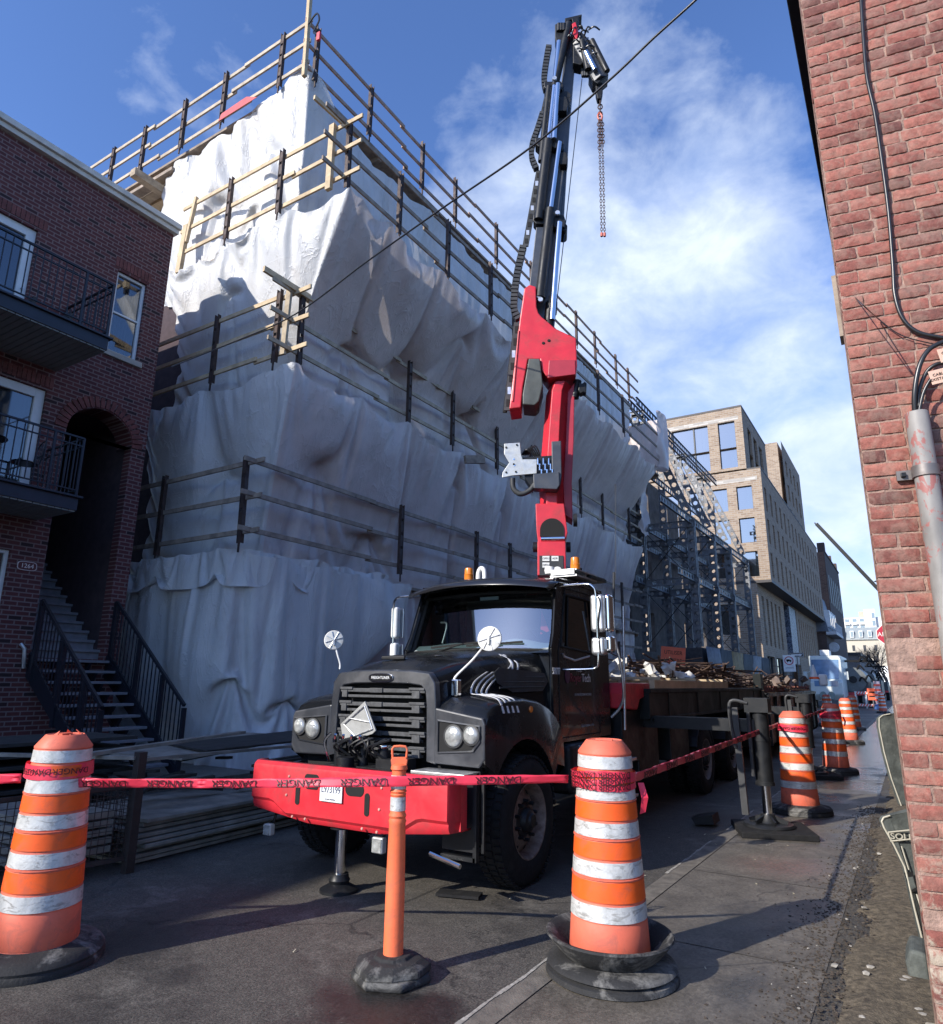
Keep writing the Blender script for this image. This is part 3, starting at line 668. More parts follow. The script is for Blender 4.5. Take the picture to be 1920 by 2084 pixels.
tarpg = m.copy(); tarpg.name = 'bounce_tinted_tarpaulin'  # shaded street-side copy: warm brick bounce light put into the colour
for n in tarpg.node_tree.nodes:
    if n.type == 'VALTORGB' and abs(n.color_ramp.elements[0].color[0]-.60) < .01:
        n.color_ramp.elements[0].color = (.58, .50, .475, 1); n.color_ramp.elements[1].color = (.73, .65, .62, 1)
import numpy as np
def tarp(name, label, path, ztop, zbot, prof=None, pins=(), du=.085, dv=.085, material=None, seed=0, split=None, low=None, tops=None, bots=None, ex=.10, ey=.035, steps=90, omax=(.30, .10), edge=0, free=False, wind=1.0, sub=1, nopin=None, amp0=.3, sag=.12, grav=2.2, wk=1.15):
    # a sheet hung from points along its upper edge and tied at points along its lower edge, relaxed under gravity until it drapes and creases
    P_ = [V((*p, 0)) for p in path]; Q_ = [V((*p, 0)) for p in (low or path)]; seg = [(P_[i+1]-P_[i]).length for i in range(len(P_)-1)]; L = sum(seg)
    n = int(L/du); rng = np.random.RandomState(seed+5)
    def at(u, W):
        u = max(0, min(L, u)); k = 0
        while k < len(seg)-1 and u > seg[k]: u -= seg[k]; k += 1
        return W[k]+(W[k+1]-W[k])*(u/seg[k])
    us = [L*i/n for i in range(n+1)]
    T = np.array([(at(u, P_)) for u in us]); B = np.array([(at(u, Q_)) for u in us])
    nr = []
    for u in us: d = (at(u+.3, P_)-at(u-.3, P_)).normalized(); nr.append((d.y, -d.x, 0))
    nr = np.array(nr); zt = np.array([ztop(u) for u in us]); zb = np.array([zbot(u) for u in us])
    m = max(4, int((zt-zb).max()/dv)); vv_ = np.linspace(0, 1, m+1)[:, None, None]
    wv = np.minimum(1, vv_*wk)**.85
    base = T[None]*(1-wv)+B[None]*wv; base = base.copy(); base[:, :, 2] = (zt[None, :]+(zb-zt)[None, :]*vv_[:, :, 0])
    pr = np.array([[prof(j/m, u) if prof else 0 for u in us] for j in range(m+1)]); base += nr[None]*pr[:, :, None]
    nz = np.zeros((m+1, n+1)); s = seed*7.3
    for j in range(m+1):
        for i in range(n+1):
            u = us[i]; h = (zt[i]-zb[i])*(1-j/m); tw = .8*noise.noise(V((u*.3+s, h*.25, s+2))); sh = u+h*tw
            nz[j, i] = .20*noise.noise(V((sh*1.1+s, h*.12, s)))+.20*noise.noise(V((sh*2.6, h*.16, s+5)))+.11*noise.noise(V((sh*5.5, h*.22, s+7)))+.04*noise.noise(V((sh*10, h*.4, s+17)))+.04*noise.noise(V((u*3.5, h*2.6, s+9)))*(1-j/m)
    fade = np.minimum(1, vv_[:, :, 0]*3+.35)
    UU, HH = np.meshgrid(np.array(us), np.arange(m+1)); ZZ = HH/m*(zt-zb).max()
    for (pu, pv) in [(u_, 0.) for u_ in (tops or [])[::2]]+[(p_[0], ztop(p_[0])-p_[1]) for p_ in pins]:
        dx, dz2 = UU-pu, ZZ-pv; r_ = np.hypot(dx, dz2); th = np.arctan2(dx, dz2); k_ = r_/(r_+.35)*np.exp(-r_/1.7)
        nz += k_*(.26*((1-np.abs(np.sin(th*3+pu)))**2-.35)+.12*((1-np.abs(np.sin(th*7+pu*2)))**2-.35))
    X = base+nr[None]*(nz*fade*(1+amp0)+.012*rng.randn(m+1, n+1))[:, :, None]
    W = np.ones((m+1, n+1)); goal = X.copy()
    def pin(i, j, off=(0, 0, 0)):
        i = int(max(0, min(n, i))); j = int(max(0, min(m, j))); W[j, i] = 0; goal[j, i] = base[j, i]+np.array(off)
    tops = tops if tops is not None else [k*2.2 for k in range(int(L/2.2)+1)]+[L]
    tt = sorted(tops); tt = [0]+tt+[L] if tt[0] > 0 else tt+[L]
    for i in range(n+1):
        u = us[i]; k = max(q for q in range(len(tt)) if tt[q] <= u+1e-6); a_ = tt[k]; c_ = tt[min(k+1, len(tt)-1)]
        f = 0 if c_-a_ < 1e-6 else (u-a_)/(c_-a_); sg = sag*(1-abs(2*f-1)**1.7)*min(1, (c_-a_)/1.6) if c_ > a_ else 0
        pin(i, 0, nr[i]*(nz[0, i]*.55+.05)+np.array((0, 0, -sg+.03*noise.noise(V((u*5, s, 0))))))
    u = .0
    if bots is None:
        bots = []
        while u < L: bots.append(u); u += rng.uniform(.9, 2.4)
    for u in bots: pin(u/L*n, m, (0, 0, rng.uniform(-.05, .12))); pin(u/L*n+1, m, (0, 0, rng.uniform(-.05, .12)))
    if not free:
        for j in range(0, m+1, 6): pin(0, j); pin(n, j)
    for (pu, pz, o_) in pins:
        i = int(pu/L*n); j = int(round((zt[min(n, i)]-pz)/(zt[min(n, i)]-zb[min(n, i)])*m)); pin(i, j, nr[min(n, i)]*o_); pin(i+1, j, nr[min(n, i)]*o_)
    hx = np.linalg.norm(np.diff(base, axis=1), axis=2)*(1+ex); hy = np.linalg.norm(np.diff(base, axis=0), axis=2)*(1+ey)
    def rest(a_, b_): return np.linalg.norm(base[b_]-base[a_], axis=2)
    S_ = lambda a, b: slice(a, b)
    cons = []
    def addc(sa, sb, k, comp, fac_):
        cons.append((sa, sb, np.linalg.norm(base[sb]-base[sa], axis=2)*fac_, k, comp))
    for par in (0, 1):
        e = n+1; cnt = (n+1-par)//2
        addc((slice(None), slice(par, par+2*((n+1-par)//2), 2)), (slice(None), slice(par+1, par+1+2*((n+1-par)//2), 2)), 1.0, 1.0, 1+ex)
        addc((slice(par, par+2*((m+1-par)//2), 2), slice(None)), (slice(par+1, par+1+2*((m+1-par)//2), 2), slice(None)), 1.0, 1.0, 1+ey)
    f_ = 1+(ex+ey)/2
    addc((slice(0, -1), slice(0, -1)), (slice(1, None), slice(1, None)), .5, .5, f_); addc((slice(0, -1), slice(1, None)), (slice(1, None), slice(0, -1)), .5, .5, f_)
    addc((slice(None), slice(0, -2)), (slice(None), slice(2, None)), .0, .05, 1+ex); addc((slice(0, -2), slice(None)), (slice(2, None), slice(None)), .0, .12, 1+ey)
    Vel = np.zeros_like(X); dt = .03; g_ = np.array((0, 0, -grav)); vj = vv_[:, :, 0]
    omx = (omax[0]*(1-vj)+omax[1]*vj)*np.ones((m+1, n+1)); 
    phase = rng.uniform(0, 6, 4); uu = np.array(us)[None, :]
    wf = wind*.4*(.4+2.2*np.sin(uu*1.1+phase[0])*np.sin(vj*3+phase[1])+1.2*np.sin(uu*2.7+phase[2]))
    W3 = W[:, :, None]
    for st__ in range(steps):
        Vel *= .88; Vel += g_*dt+nr[None]*wf[:, :, None]*dt; Xo = X.copy(); X = X+Vel*dt*W3
        t = min(1, st__/30.); X = np.where(W3 == 0, Xo*(1-.2)+goal*.2, X)
        for it in range(7):
            for (sa, sb, r0, k, comp) in cons:
                A_, B_ = X[sa], X[sb]; d = B_-A_; l = np.sqrt((d*d).sum(2))+1e-9; wa, wb = W[sa], W[sb]; ws_ = wa+wb+1e-9
                q = np.where(l > r0, k, comp)*(l-r0)/l/ws_; q = q[:, :, None]*d
                if k == 1.0: X[sa] = A_+q*wa[:, :, None]; X[sb] = B_-q*wb[:, :, None]
                else:
                    q = q*.5; D_ = np.zeros_like(X); D_[sa] += q*wa[:, :, None]; D_[sb] -= q*wb[:, :, None]; X += D_
        o = ((X-base)*nr[None]).sum(2); oc = np.clip(o, -.35, omx); X += nr[None]*((oc-o)*W)[:, :, None]
        Vel = (X-Xo)/dt
        Vel = np.clip(Vel, -4, 4)
    b = MB(); b.v = [tuple(p) for p in X.reshape(-1, 3)]
    b.f = [(j*(n+1)+i, j*(n+1)+i+1, (j+1)*(n+1)+i+1, (j+1)*(n+1)+i) for j in range(m) for i in range(n)]
    o = b.build(name, material or tarpm, smooth=180, sub=sub)
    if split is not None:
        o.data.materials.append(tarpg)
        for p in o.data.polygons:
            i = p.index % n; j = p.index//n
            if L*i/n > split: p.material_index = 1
    return tag(o, label, 'tarpaulin', 'white tarpaulins wrapping the scaffolded building')
def interp(tab):
    def g_(x):
        if x <= tab[0][0]: return tab[0][1]
        for (a, b_), (c_, d_) in zip(tab, tab[1:]):
            if x <= c_: t = (x-a)/(c_-a); t = t*t*(3-2*t); return b_+(d_-b_)*t
        return tab[-1][1]
    return g_
def scallop(z0, pins, sag, left=0):
    def g_(u):
        for a, c_ in zip(pins, pins[1:]):
            if a <= u <= c_: t = (u-a)/(c_-a); return z0-sag*(1-abs(2*t-1)**1.6)*min(1, (c_-a)/2)
        return z0
    return g_
YE = 8.8
# wrapped building core (what the sheets hang over)
wb = thing('wrapped_building', (-16, 20, 0), 'tall building under scaffolding wholly wrapped in white tarpaulin', 'building')
db = MB()
for z_, xx in ((15.15, -10.1), (11.35, -8.95), (7.75, -10.0), (3.95, -10.3)):
    db.bx((-19 if z_ > 12 else -14.4, YE+.15, z_-.1), (-11.4, 9.9, z_-.03)); db.bx((-11.4, YE+.15, z_-.1), (xx-.1, 31.3, z_-.03))
    for k in range(10): db.bx((-11.4, YE+.4+k*2.45, z_-.22), (xx-.15, YE+.5+k*2.45, z_-.1))
db.build('platforms', wood_old, wb)
MB().bx((-22, 10.4, 0), (-12.0, 31.5, 15.0)).build('wall', tarpm, wb)
MB().bx((-22, 9.55, 0), (-14.0, 10.3, 11.2)).build('party_wall', drk, wb)
# top sheet (roof rail down to second platform)
T1 = [0, 1.1, 2.2, 3.6, 5.35, 6.4, 8.4, 10.2, 12.0, 14.2, 16.4, 18.6, 21, 23.5, 26, 27.5]
tarp('tarpaulin', 'topmost white tarpaulin, hanging from the roof guardrail down to the second platform', [(-15.5, YE+.18), (-10.15, YE+.18), (-10.15, 31.0)],
     interp([(0, 15.0), (2.2, 15.0), (4.0, 15.15), (5.35, 15.4), (6.4, 14.95), (8.4, 14.5), (11, 14.9), (13, 14.6), (16, 14.9), (20, 14.6), (27, 15)]), lambda u: 11.15, low=[(-15.5, YE+.5), (-10.45, YE+.5), (-10.45, 31.0)], tops=T1, seed=1, pins=[(2.4, 13.2, -.1), (4.3, 13.6, .15), (1.2, 14.2, .15), (3.6, 12.5, -.1)])
tarp('tarpaulin', 'second white tarpaulin down, flaring out from the wide second platform to the third', [(-14.35, YE+.0), (-8.50, YE+.0), (-8.62, 14), (-8.75, 30.3)],
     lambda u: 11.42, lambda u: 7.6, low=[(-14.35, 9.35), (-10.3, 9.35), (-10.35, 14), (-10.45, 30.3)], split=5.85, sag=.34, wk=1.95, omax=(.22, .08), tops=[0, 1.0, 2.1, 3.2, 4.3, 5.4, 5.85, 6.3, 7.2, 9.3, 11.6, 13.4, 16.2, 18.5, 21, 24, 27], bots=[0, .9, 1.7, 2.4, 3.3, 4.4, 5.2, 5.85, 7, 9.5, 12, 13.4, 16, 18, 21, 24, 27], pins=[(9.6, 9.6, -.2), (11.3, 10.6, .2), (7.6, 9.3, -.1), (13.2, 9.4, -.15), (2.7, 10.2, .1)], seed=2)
tarp('tarpaulin', 'third white tarpaulin down, gathered to a sharp point at the corner under the third guardrail', [(-14.55, YE-.02), (-9.78, YE-.02), (-9.9, 31.0)],
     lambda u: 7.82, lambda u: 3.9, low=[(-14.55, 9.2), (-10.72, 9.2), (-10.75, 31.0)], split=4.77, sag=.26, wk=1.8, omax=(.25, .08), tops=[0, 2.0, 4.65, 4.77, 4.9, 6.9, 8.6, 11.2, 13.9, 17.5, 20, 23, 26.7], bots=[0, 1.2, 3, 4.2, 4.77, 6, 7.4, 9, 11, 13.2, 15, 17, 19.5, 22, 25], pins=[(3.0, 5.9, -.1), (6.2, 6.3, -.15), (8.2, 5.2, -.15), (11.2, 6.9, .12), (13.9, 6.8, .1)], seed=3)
tarp('tarpaulin', 'lowest white tarpaulin falling to the ground beside the stairs, tied in near its middle', [(-14.3, YE-.15), (-10.75, YE-.15), (-10.25, 9.2), (-10.1, 13.3)],
     interp([(0, 3.55), (.8, 3.8), (2, 3.95), (3.5, 4.0), (4.6, 3.95), (8, 3.9), (9, 3.8)]), interp([(0, .02), (5.2, .02), (5.9, .5), (7.0, 2.3), (7.6, 3.0), (9, 3.5)]), prof=lambda v, u: .16*(1-v)-.05, tops=[0, .5, 1.1, 1.7, 2.5, 3.4, 3.7, 4.5, 5.6, 6.6, 7.4, 8.2], bots=[0, .6, 1.3, 2.0, 2.9, 3.5, 4.2, 5.0, 5.6, 6.4, 7.2, 8.2], pins=[(3.62, 1.75, -.22), (3.66, 1.6, -.22), (4.95, 1.3, -.12)], seed=4, dv=.055, du=.06, ex=.07, ey=.03, omax=(.28, .22), wind=.7)
tarp('tarpaulin', 'crumpled white tarpaulin swag bunched over the lowest platform edge', [(-13.9, YE-.32), (-10.8, YE-.32), (-10.35, 9.1), (-10.15, 12.6)],
     lambda u: 4.06, lambda u: 3.55, prof=lambda v, u: .02+.06*v, tops=[0, .5, 1.1, 1.7, 2.3, 2.9, 3.5, 4.1, 5, 6, 7], bots=[0, 1.1, 2.9, 4.3, 5.2, 6.1], seed=6, du=.05, dv=.05, ex=.12, ey=.35, omax=(.25, .3), wind=.3)
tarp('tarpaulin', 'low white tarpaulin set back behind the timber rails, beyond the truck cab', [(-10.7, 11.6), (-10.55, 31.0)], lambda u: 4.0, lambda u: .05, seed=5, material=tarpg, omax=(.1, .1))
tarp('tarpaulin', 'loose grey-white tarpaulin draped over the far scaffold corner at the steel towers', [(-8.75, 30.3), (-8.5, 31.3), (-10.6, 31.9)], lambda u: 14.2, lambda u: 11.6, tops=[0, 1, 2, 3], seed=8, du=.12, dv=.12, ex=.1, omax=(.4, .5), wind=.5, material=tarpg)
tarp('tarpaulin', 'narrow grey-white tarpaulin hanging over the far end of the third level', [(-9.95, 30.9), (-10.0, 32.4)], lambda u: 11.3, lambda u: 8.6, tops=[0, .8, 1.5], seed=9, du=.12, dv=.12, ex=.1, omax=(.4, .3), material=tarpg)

# opening with an old door behind the hood
dr = thing('site_door', (-10.9, 11.3, 0), 'old brown wooden door in the dark gap of the lowest tarpaulin', 'door')
bwd = mat('brown_door', (.09, .045, .03), .6, var=.3, stretch=(1, 1, .3))
MB().bx((-10.98, 10.2, 0), (-10.9, 12.6, 3.0)).build('panel', mat('dark_hoarding', (.03, .025, .025), .9), dr)
for k in range(3): MB().bx((-10.9, 10.9+k*.55, 1.5), (-10.86, 11.35+k*.55, 2.7)).build('door_leaf', bwd, dr, bev=.015)

# ================================================================= GUARDRAILS
def guardrail(label, p0, p1, ztop, zbot, posts, out, newwood=True, over=(0, 0), nr=3, wood=None, ph=None):
    # p0,p1: plan ends; posts: fractions along
    g0 = thing('guardrail', (p0[0], p0[1], zbot), label, 'guardrail', 'timber guardrails around the scaffold')
    d = V((p1[0]-p0[0], p1[1]-p0[1], 0)); L = d.length; d.normalize(); nn = V((out[0], out[1], 0)); wd = wood or (wood_new if newwood else wood_old)
    for t in posts:
        c_ = V((*p0, 0))+d*(L*t); lean = random.uniform(-.03, .03)
        b = MB(); zb = zbot-.12; zt = ztop+.14
        a0, a1 = c_+V((0, 0, zb)), c_+V((0, 0, zt))+d*lean
        for off in (-.055, .055): b.beam(a0+nn*.02+d*off*.9, a1+nn*.02+d*off*.9, .012, .085, nn)
        # web with slots
        segs = 5; hz = (zt-zb)/segs
        for k in range(segs):
            za = zb+k*hz; b.beam(c_+nn*.05+d*lean*k/segs+V((0, 0, za)), c_+nn*.05+d*lean*(k+.8)/segs+V((0, 0, za+hz*.78)), .11, .008, nn)
        b.beam(c_+nn*.045+V((0, 0, zb-.18)), c_+nn*.045+V((0, 0, zb+.1)), .03, .03, nn)
        po = b.build('post', brownsteel, g0)
    for r in range(nr):
        z = ztop-(ztop-zbot-.12)*r/(nr-1)
        u = -over[0]; k = 0
        while u < L+over[1]-.05:
            l = min(random.uniform(3.3, 4.1), L+over[1]-u); 
            if L+over[1]-(u+l) < .8: l = L+over[1]-u
            za = z+random.uniform(-.02, .02)-.03*(k % 2); zc = z+random.uniform(-.02, .02)
            a = V((*p0, 0))+d*u; c_ = V((*p0, 0))+d*(u+l+.12)
            MB().beam(a+V((0, 0, za))+nn*(.0-.045*(k % 2)), c_+V((0, 0, zc))+nn*(.0-.045*(k % 2)), .042, .095).build('rail', wd, g0, bev=.004)
            u += l; k += 1
    return g0
def fr_y(px, X, y0, y1): # fractions from pixel columns on the plane x=X
    return [max(0, min(1, (AX(a, b, X).y-y0)/(y1-y0))) for a, b in px]
def fr_x(px, Y_, x0, x1): return [max(0, min(1, (AY(a, b, Y_).x-x0)/(x1-x0))) for a, b in px]
A_end = guardrail('roof level guardrail on the short sunlit end, against the sky', (-19.6, YE), (-10.1, YE), 16.5, 15.2, fr_x([(578, 85), (463, 155), (380, 215), (298, 270), (232, 320), (174, 338)], YE, -19.6, -10.1), (0, -1), wood=mat('bleached_timber', (.45, .38, .29), .75, var=.2, scale=5, dirt=(.3, .22, .18), dirtamt=.4))
pk = mat('pinkish_timber', (.36, .25, .19), .75, var=.25, scale=5, dirt=(.22, .12, .1), dirtamt=.5)
A_long = guardrail('roof level guardrail running down the street side against the sky', (-10.1, YE), (-10.0, 31.2), 16.5, 15.2, fr_y([(650, 60), (757, 180), (862, 290), (928, 360), (1010, 440), (1080, 520), (1170, 620), (1208, 665), (1250, 710), (1275, 740)], -10.05, YE, 31.2), (1, 0), over=(.1, .5), wood=pk)
B_end = guardrail('second level guardrail on the short sunlit end', (-14.1, YE), (-8.75, YE), 13.05, 11.65, fr_x([(580, 290), (475, 355)], YE, -14.1, -8.75), (0, -1), over=(0, .35))
B_long = guardrail('second level guardrail along the street side', (-8.75, YE), (-8.75, 30.5), 13.05, 11.65, fr_y([(712, 270), (815, 345), (912, 440), (998, 530), (1045, 590), (1215, 745), (1265, 785)], -8.75, YE, 30.5), (1, 0), over=(.55, 0), wood=wood_old)
C_end = guardrail('third level guardrail on the short end beside the brick house', (-14.3, YE), (-9.8, YE), 9.42, 8.02, fr_x([(572, 590), (447, 640)], YE, -14.3, -9.8), (0, -1), over=(.15, .25))
mid = mat('greyed_timber', (.38, .31, .22), .75, var=.25, scale=5, bmp=.2, dirt=(.14, .1, .09), dirtamt=.5)
C_long = guardrail('third level guardrail along the street side', (-9.9, YE), (-10.0, 31.0), 9.42, 8.02, fr_y([(614, 600), (832, 730), (920, 780), (1010, 830), (1080, 870), (1180, 950), (1225, 980), (1280, 1020)], -9.95, YE, 31.0), (1, 0), over=(.55, 0), wood=mid)
D_end = guardrail('lowest guardrail on the short end, dark and weathered, next to the house', (-14.1, YE-.25), (-10.5, YE-.25), 5.72, 4.25, fr_x([(522, 935), (336, 998)], YE-.25, -14.1, -10.5), (0, -1), over=(.1, .35), wood=wood_old)
D_long = guardrail('lowest guardrail along the street side, behind the crane truck', (-10.25, YE-.2), (-10.1, 31.0), 5.72, 4.25, fr_y([(826, 1035), (973, 1105), (1040, 1130), (1180, 1170), (1262, 1210)], -10.2, YE, 31.0), (1, 0), over=(.35, 0), wood=wood_old)
E_low = guardrail('timber rails across the low sheet beyond the cab', (-10.2, 16), (-10.2, 31.0), 3.2, .9, [.2, .5, .8], (1, 0), wood=wood_old, nr=4)
pp = MB().beam((-10.05, YE-.05, 14.9), (-10.08, YE-.05, 17.3), .09, .09, (0, 1, 0)).build('corner_post', wood_new, A_end); 
MB().beam((-13.95, YE-.02, 11.2), (-13.85, YE-.02, 12.5), .16, .10, (0, 1, 0)).build('end_post', wood_new, B_end)
MB().beam((-13.8, YE-.02, 12.0), (-13.6, YE-.02, 13.2), .09, .08, (0, 1, 0)).build('end_post', wood_new, B_end)
MB().beam((-9.05, YE-.03, 11.5), (-9.05, YE-.03, 13.1), .14, .09, (0, 1, 0)).build('corner_post', wood_new, B_end)
MB().beam((-8.95, YE-.7, 13.2), (-8.85, YE+.5, 13.15), .05, .1).build('rail', wood_new, B_end)
MB().beam((-9.95, YE-.75, 9.55), (-9.8, YE+.5, 9.45), .06, .12).build('rail', wood_new, C_end)
MB().beam((-10.0, YE-.05, 8.0), (-9.95, YE-.05, 9.5), .13, .06, (0, 1, 0)).build('corner_post', mid, C_end)
# protruding plank end on the third band, boards under the roof platform
pe = tag(MB().beam((-9.6, 15.0, 7.5), (-9.35, 15.6, 7.62), .1, .22).build('plank_end', wood_old, bev=.005), 'short weathered plank end poking out over the third tarpaulin', 'plank')
rb = thing('roof_planks', (-15.5, 9, 14.9), 'rough planks and beams showing under the roof platform above the house cornice', 'planks')
for k in range(5): MB().bx((-19, YE+.02+k*.3, 14.62+.04*(k % 2)), (-14.9, YE+.27+k*.3, 14.72+.04*(k % 2))).build('plank', (wood_old, mid, wood_new)[k % 3], rb, bev=.005)
for k in range(2): MB().box((-15.6-k*1.7, YE+.1, 14.4-.5*k), (.22, 1.4, .22)).build('beam', mid, rb, bev=.01)
tag(MB().add([(-13.0, YE-.07, 15.12), (-11.6, YE-.07, 15.12), (-12.0, YE-.07, 15.34), (-12.9, YE-.07, 15.30)], [(0, 1, 2, 3)]).build('red_cloth', mat('red_cloth', (.5, .08, .09), .7), solid=.01), 'red cloth strip tucked under the roof guardrail', 'cloth')
cmk = thing('strap_hook', (-9.95, YE+.1, 16), 'black and red straps hooked on the roof corner post', 'strap')
q = MB(); q.tube(curve_pts([(-10.0, YE-.1, 16.3), (-9.75, YE-.1, 16.45), (-9.65, YE-.1, 16.2), (-9.8, YE-.1, 15.95), (-9.6, YE-.1, 15.8)], 6), .022, 6); q.build('strap', cabm, cmk)
MB().box((-9.62, YE-.1, 15.72), (.1, .06, .22)).build('ratchet', red, cmk, bev=.01)
# ================================================================= CRANE TRUCK
CX = -3.93
tk = thing('crane_truck', (CX, 8, 0), 'black conventional-cab crane truck with red bumper and raised black and red knuckle boom', 'crane truck')
def mir(pts): return [(2*CX-x, y, z) for x, y, z in pts]
# chassis
b = MB()
for s_ in (-1, 1): b.bx((CX+s_*.42-.05, 4.6, .62), (CX+s_*.42+.05, 17, .9))
for y in (5.5, 8.5, 11.4, 13.1, 16.5): b.bx((CX-.5, y-.1, .55), (CX+.5, y+.1, .75))
b.bx((CX-.8, 5.0, .6), (CX+.8, 8.4, 1.0)); b.bx((CX-.85, 5.46, .42), (CX+.85, 5.56, .56))
b.build('chassis', blacksteel, tk, bev=.01)
# bumper
zb = lambda x: .49+.07*abs((x-CX)/1.08)**2
b = MB(); n = 40; secs = []
for k in range(n+1):
    x = CX-1.06+2.12*k/n; t = abs(x-CX)/1.06; back = .10*max(0, (t-.93)/.07)**2.2
    zl = .49+.075*max(0, (t-.35)/.65)
    crz = .625 if t > .72 else (.625-.095*min(1, (.72-t)/.16))
    y = 4.38+back
    secs.append([(x, y+.11, .925), (x, y+.03, .928), (x, y+.005, .905), (x, y+.0, .88), (x, y+.0, crz+.02), (x, y+.022, crz-.005), (x, y+.022, zl+.03), (x, y+.04, zl), (x, y+.15, zl)])
b.loft(secs)
b.bx((CX+1.045, 4.485, .57), (CX+1.06, 4.56, .9)); b.bx((CX-1.06, 4.485, .57), (CX-1.045, 4.56, .9))
bp = b.build('bumper', red, tk, smooth=35, solid=.012)
rub = mat('slot_black', (.006, .006, .006), .8)
def slot(px, py, w_, h_, vert=True):
    p = AY(px, py, 4.378); r = min(w_, h_)/2; pts = []
    for k in range(20):
        a = 2*PI*k/20; u, v = r*math.cos(a), r*math.sin(a)
        if h_ > w_: v += math.copysign((h_-w_)/2, v)
        else: u += math.copysign((w_-h_)/2, u)
        pts.append((u, v))
    MB().prism(pts, lambda u, v, w_: V((p.x+u, 4.370+w_, p.z+v)), 0, .01).build('slot', rub, bp)
slot(607, 1617, .05, .155); slot(748, 1638, .05, .165); slot(636, 1585, .16, .07); slot(723, 1607, .19, .10); slot(636, 1600, .14, .05)
for q in [(589, 1580), (583, 1618), (777, 1604), (772, 1648), (595, 1662), (621, 1667), (737, 1687), (767, 1694)]:
    p = AY(*q, 4.372); MB().lathe([(0, .008), (.009, .006), (.012, 0)], p, 10, Matrix.Rotation(PI/2, 3, 'X')).build('bolt', mat('bolt_pink', (.6, .3, .25), .4) if 'bp_' not in globals() else bp_, bp); bp_ = bpy.data.materials['bolt_pink']
p = AY(674, 1612, 4.36); pl = MB().box(p, (.235, .006, .15)).build('licence_plate', mat('plate_white', (.75, .76, .77), .35, var=.03), bp, bev=.002)
Mp = frame(p+V((0, -.0045, .015)), (1, 0, 0), (0, 0, 1))
ink = mat('plate_ink', (.03, .04, .09), .5)
text_mesh('L973199', .075, 'digits', ink, Mp, pl, sx=.78)
text_mesh('Je me souviens', .017, 'motto', ink, frame(p+V((0, -.0045, -.055)), (1, 0, 0), (0, 0, 1)), pl)
for q, s_ in (((548, 1688), .8), ((772, 1720), 1.0)):
    p = AY(*q, 4.48); MB().beam(p+V((0, .03, 0)), (p.x+.05, 4.52, .56), .025, .008, (0, 1, 0)).build('lamp_bracket', blacksteel, bp); fl = MB().box(p, (.105*s_, .06, .115*s_)).build('fog_lamp', mat('fog_housing', (.55, .57, .56), .35, .3), bp, bev=.012)
    MB().box(p+V((0, -.033, 0)), (.088*s_, .006, .098*s_)).build('lens', mat('lamp_lens', (.42, .43, .41), .1, .3, var=.35, scale=22, bmp=.5, bscale=60), fl, bev=.002)
# front hydraulic valve block with sign board
vb = MB(); c0 = AY(735, 1560, 4.66)
for q, r, h_ in (((690, 1572), .062, .24), ((735, 1560), .045, .28), ((777, 1572), .055, .2)):
    c_ = AY(*q, 4.64); h_ *= .8; vb.cyl((c_.x, 4.66, .9), (c_.x, 4.66, .9+h_), r, r, 18); vb.cyl((c_.x, 4.66, .9+h_), (c_.x, 4.66, .94+h_), r*.7, r*.5, 18)
vb.bx((CX-.35, 4.56, .86), (CX+.35, 4.85, .93)); vb.bx((CX+.18, 4.58, .9), (CX+.42, 4.8, 1.0))
for k in range(9):
    a = V((CX-.25+.06*k, 4.62, 1.00)); vb.tube(curve_pts([a, a+V((random.uniform(-.08, .08), -.07, .08)), a+V((.05+random.uniform(-.1, .1), -.03, .15)), V((CX-.08+random.uniform(-.1, .1), 4.68, 1.05))], 5), .011, 6)
for k in range(6): vb.box((CX-.16+.06*k, 4.6, 1.09+.02*(k % 2)), (.045, .06, .05))
vb.build('valve_block', blacksteel, tk, smooth=40)
b = MB()
for k in range(4): a = V((CX-.27+.09*k, 4.58, 1.12)); MB().box(a, (.03, .03, .035)).tube([a, a+V((.02, -.02, .05))], .012, 8).build('pipe_fitting', chrome, tk)
b.lathe([(.057, 0), (.06, .01), (.057, .02)], (AY(777, 1572, 4.64).x, 4.66, 1.08), 16); b.tube(curve_pts([(CX-.34, 4.6, .95), (CX-.36, 4.55, 1.1), (CX-.3, 4.56, 1.18)], 5), .012, 6)
b.build('hose_clamp', chrome, tk, smooth=40)
bd = mat('sign_board_grey', (.34, .34, .32), .55, var=.15, scale=10, dirt=(.2, .2, .18), dirtamt=.3)
q4 = [(744, 1427), (766, 1487), (759, 1494), (722, 1506), (702, 1520), (694, 1474)]
yb = 4.70; pts = [(AY(*q, yb).x, AY(*q, yb).z) for q in q4]
sb = MB().prism(pts, YZ(yb), -.008, .008).build('placard_holder', bd, tk, bev=.004)
rr = MB(); fpt = [AY(*q, yb-.015) for q in [(742, 1437), (758, 1484), (722, 1498), (700, 1474)]]
for k in range(4): rr.tube([fpt[k], fpt[(k+1) % 4]], .006, 6)
rr.tube([AY(712, 1462, yb-.015), AY(752, 1470, yb-.015)], .006, 6); rr.build('frame', alu, sb)
# front stabiliser jack
jx, jy = -4.03, 4.53; b = MB(); b.cyl((jx, jy, .46), (jx, jy, 1.0), .075, .075, 24); b.cyl((jx, jy, .46), (jx, jy, .50), .095, .095, 24)
fj = b.build('front_jack', blacksteel, tk, smooth=40)
MB().cyl((jx, jy, .10), (jx, jy, .46), .045, .045, 24).build('rod', chrome, fj, smooth=40)
MB().lathe([(0, .13), (.07, .13), (.075, .10), (.085, .085), (.075, .06), (.13, .03), (.15, .02), (.15, 0), (0, 0)], (jx, jy, 0), 28).build('foot', blacksteel, fj, smooth=40)
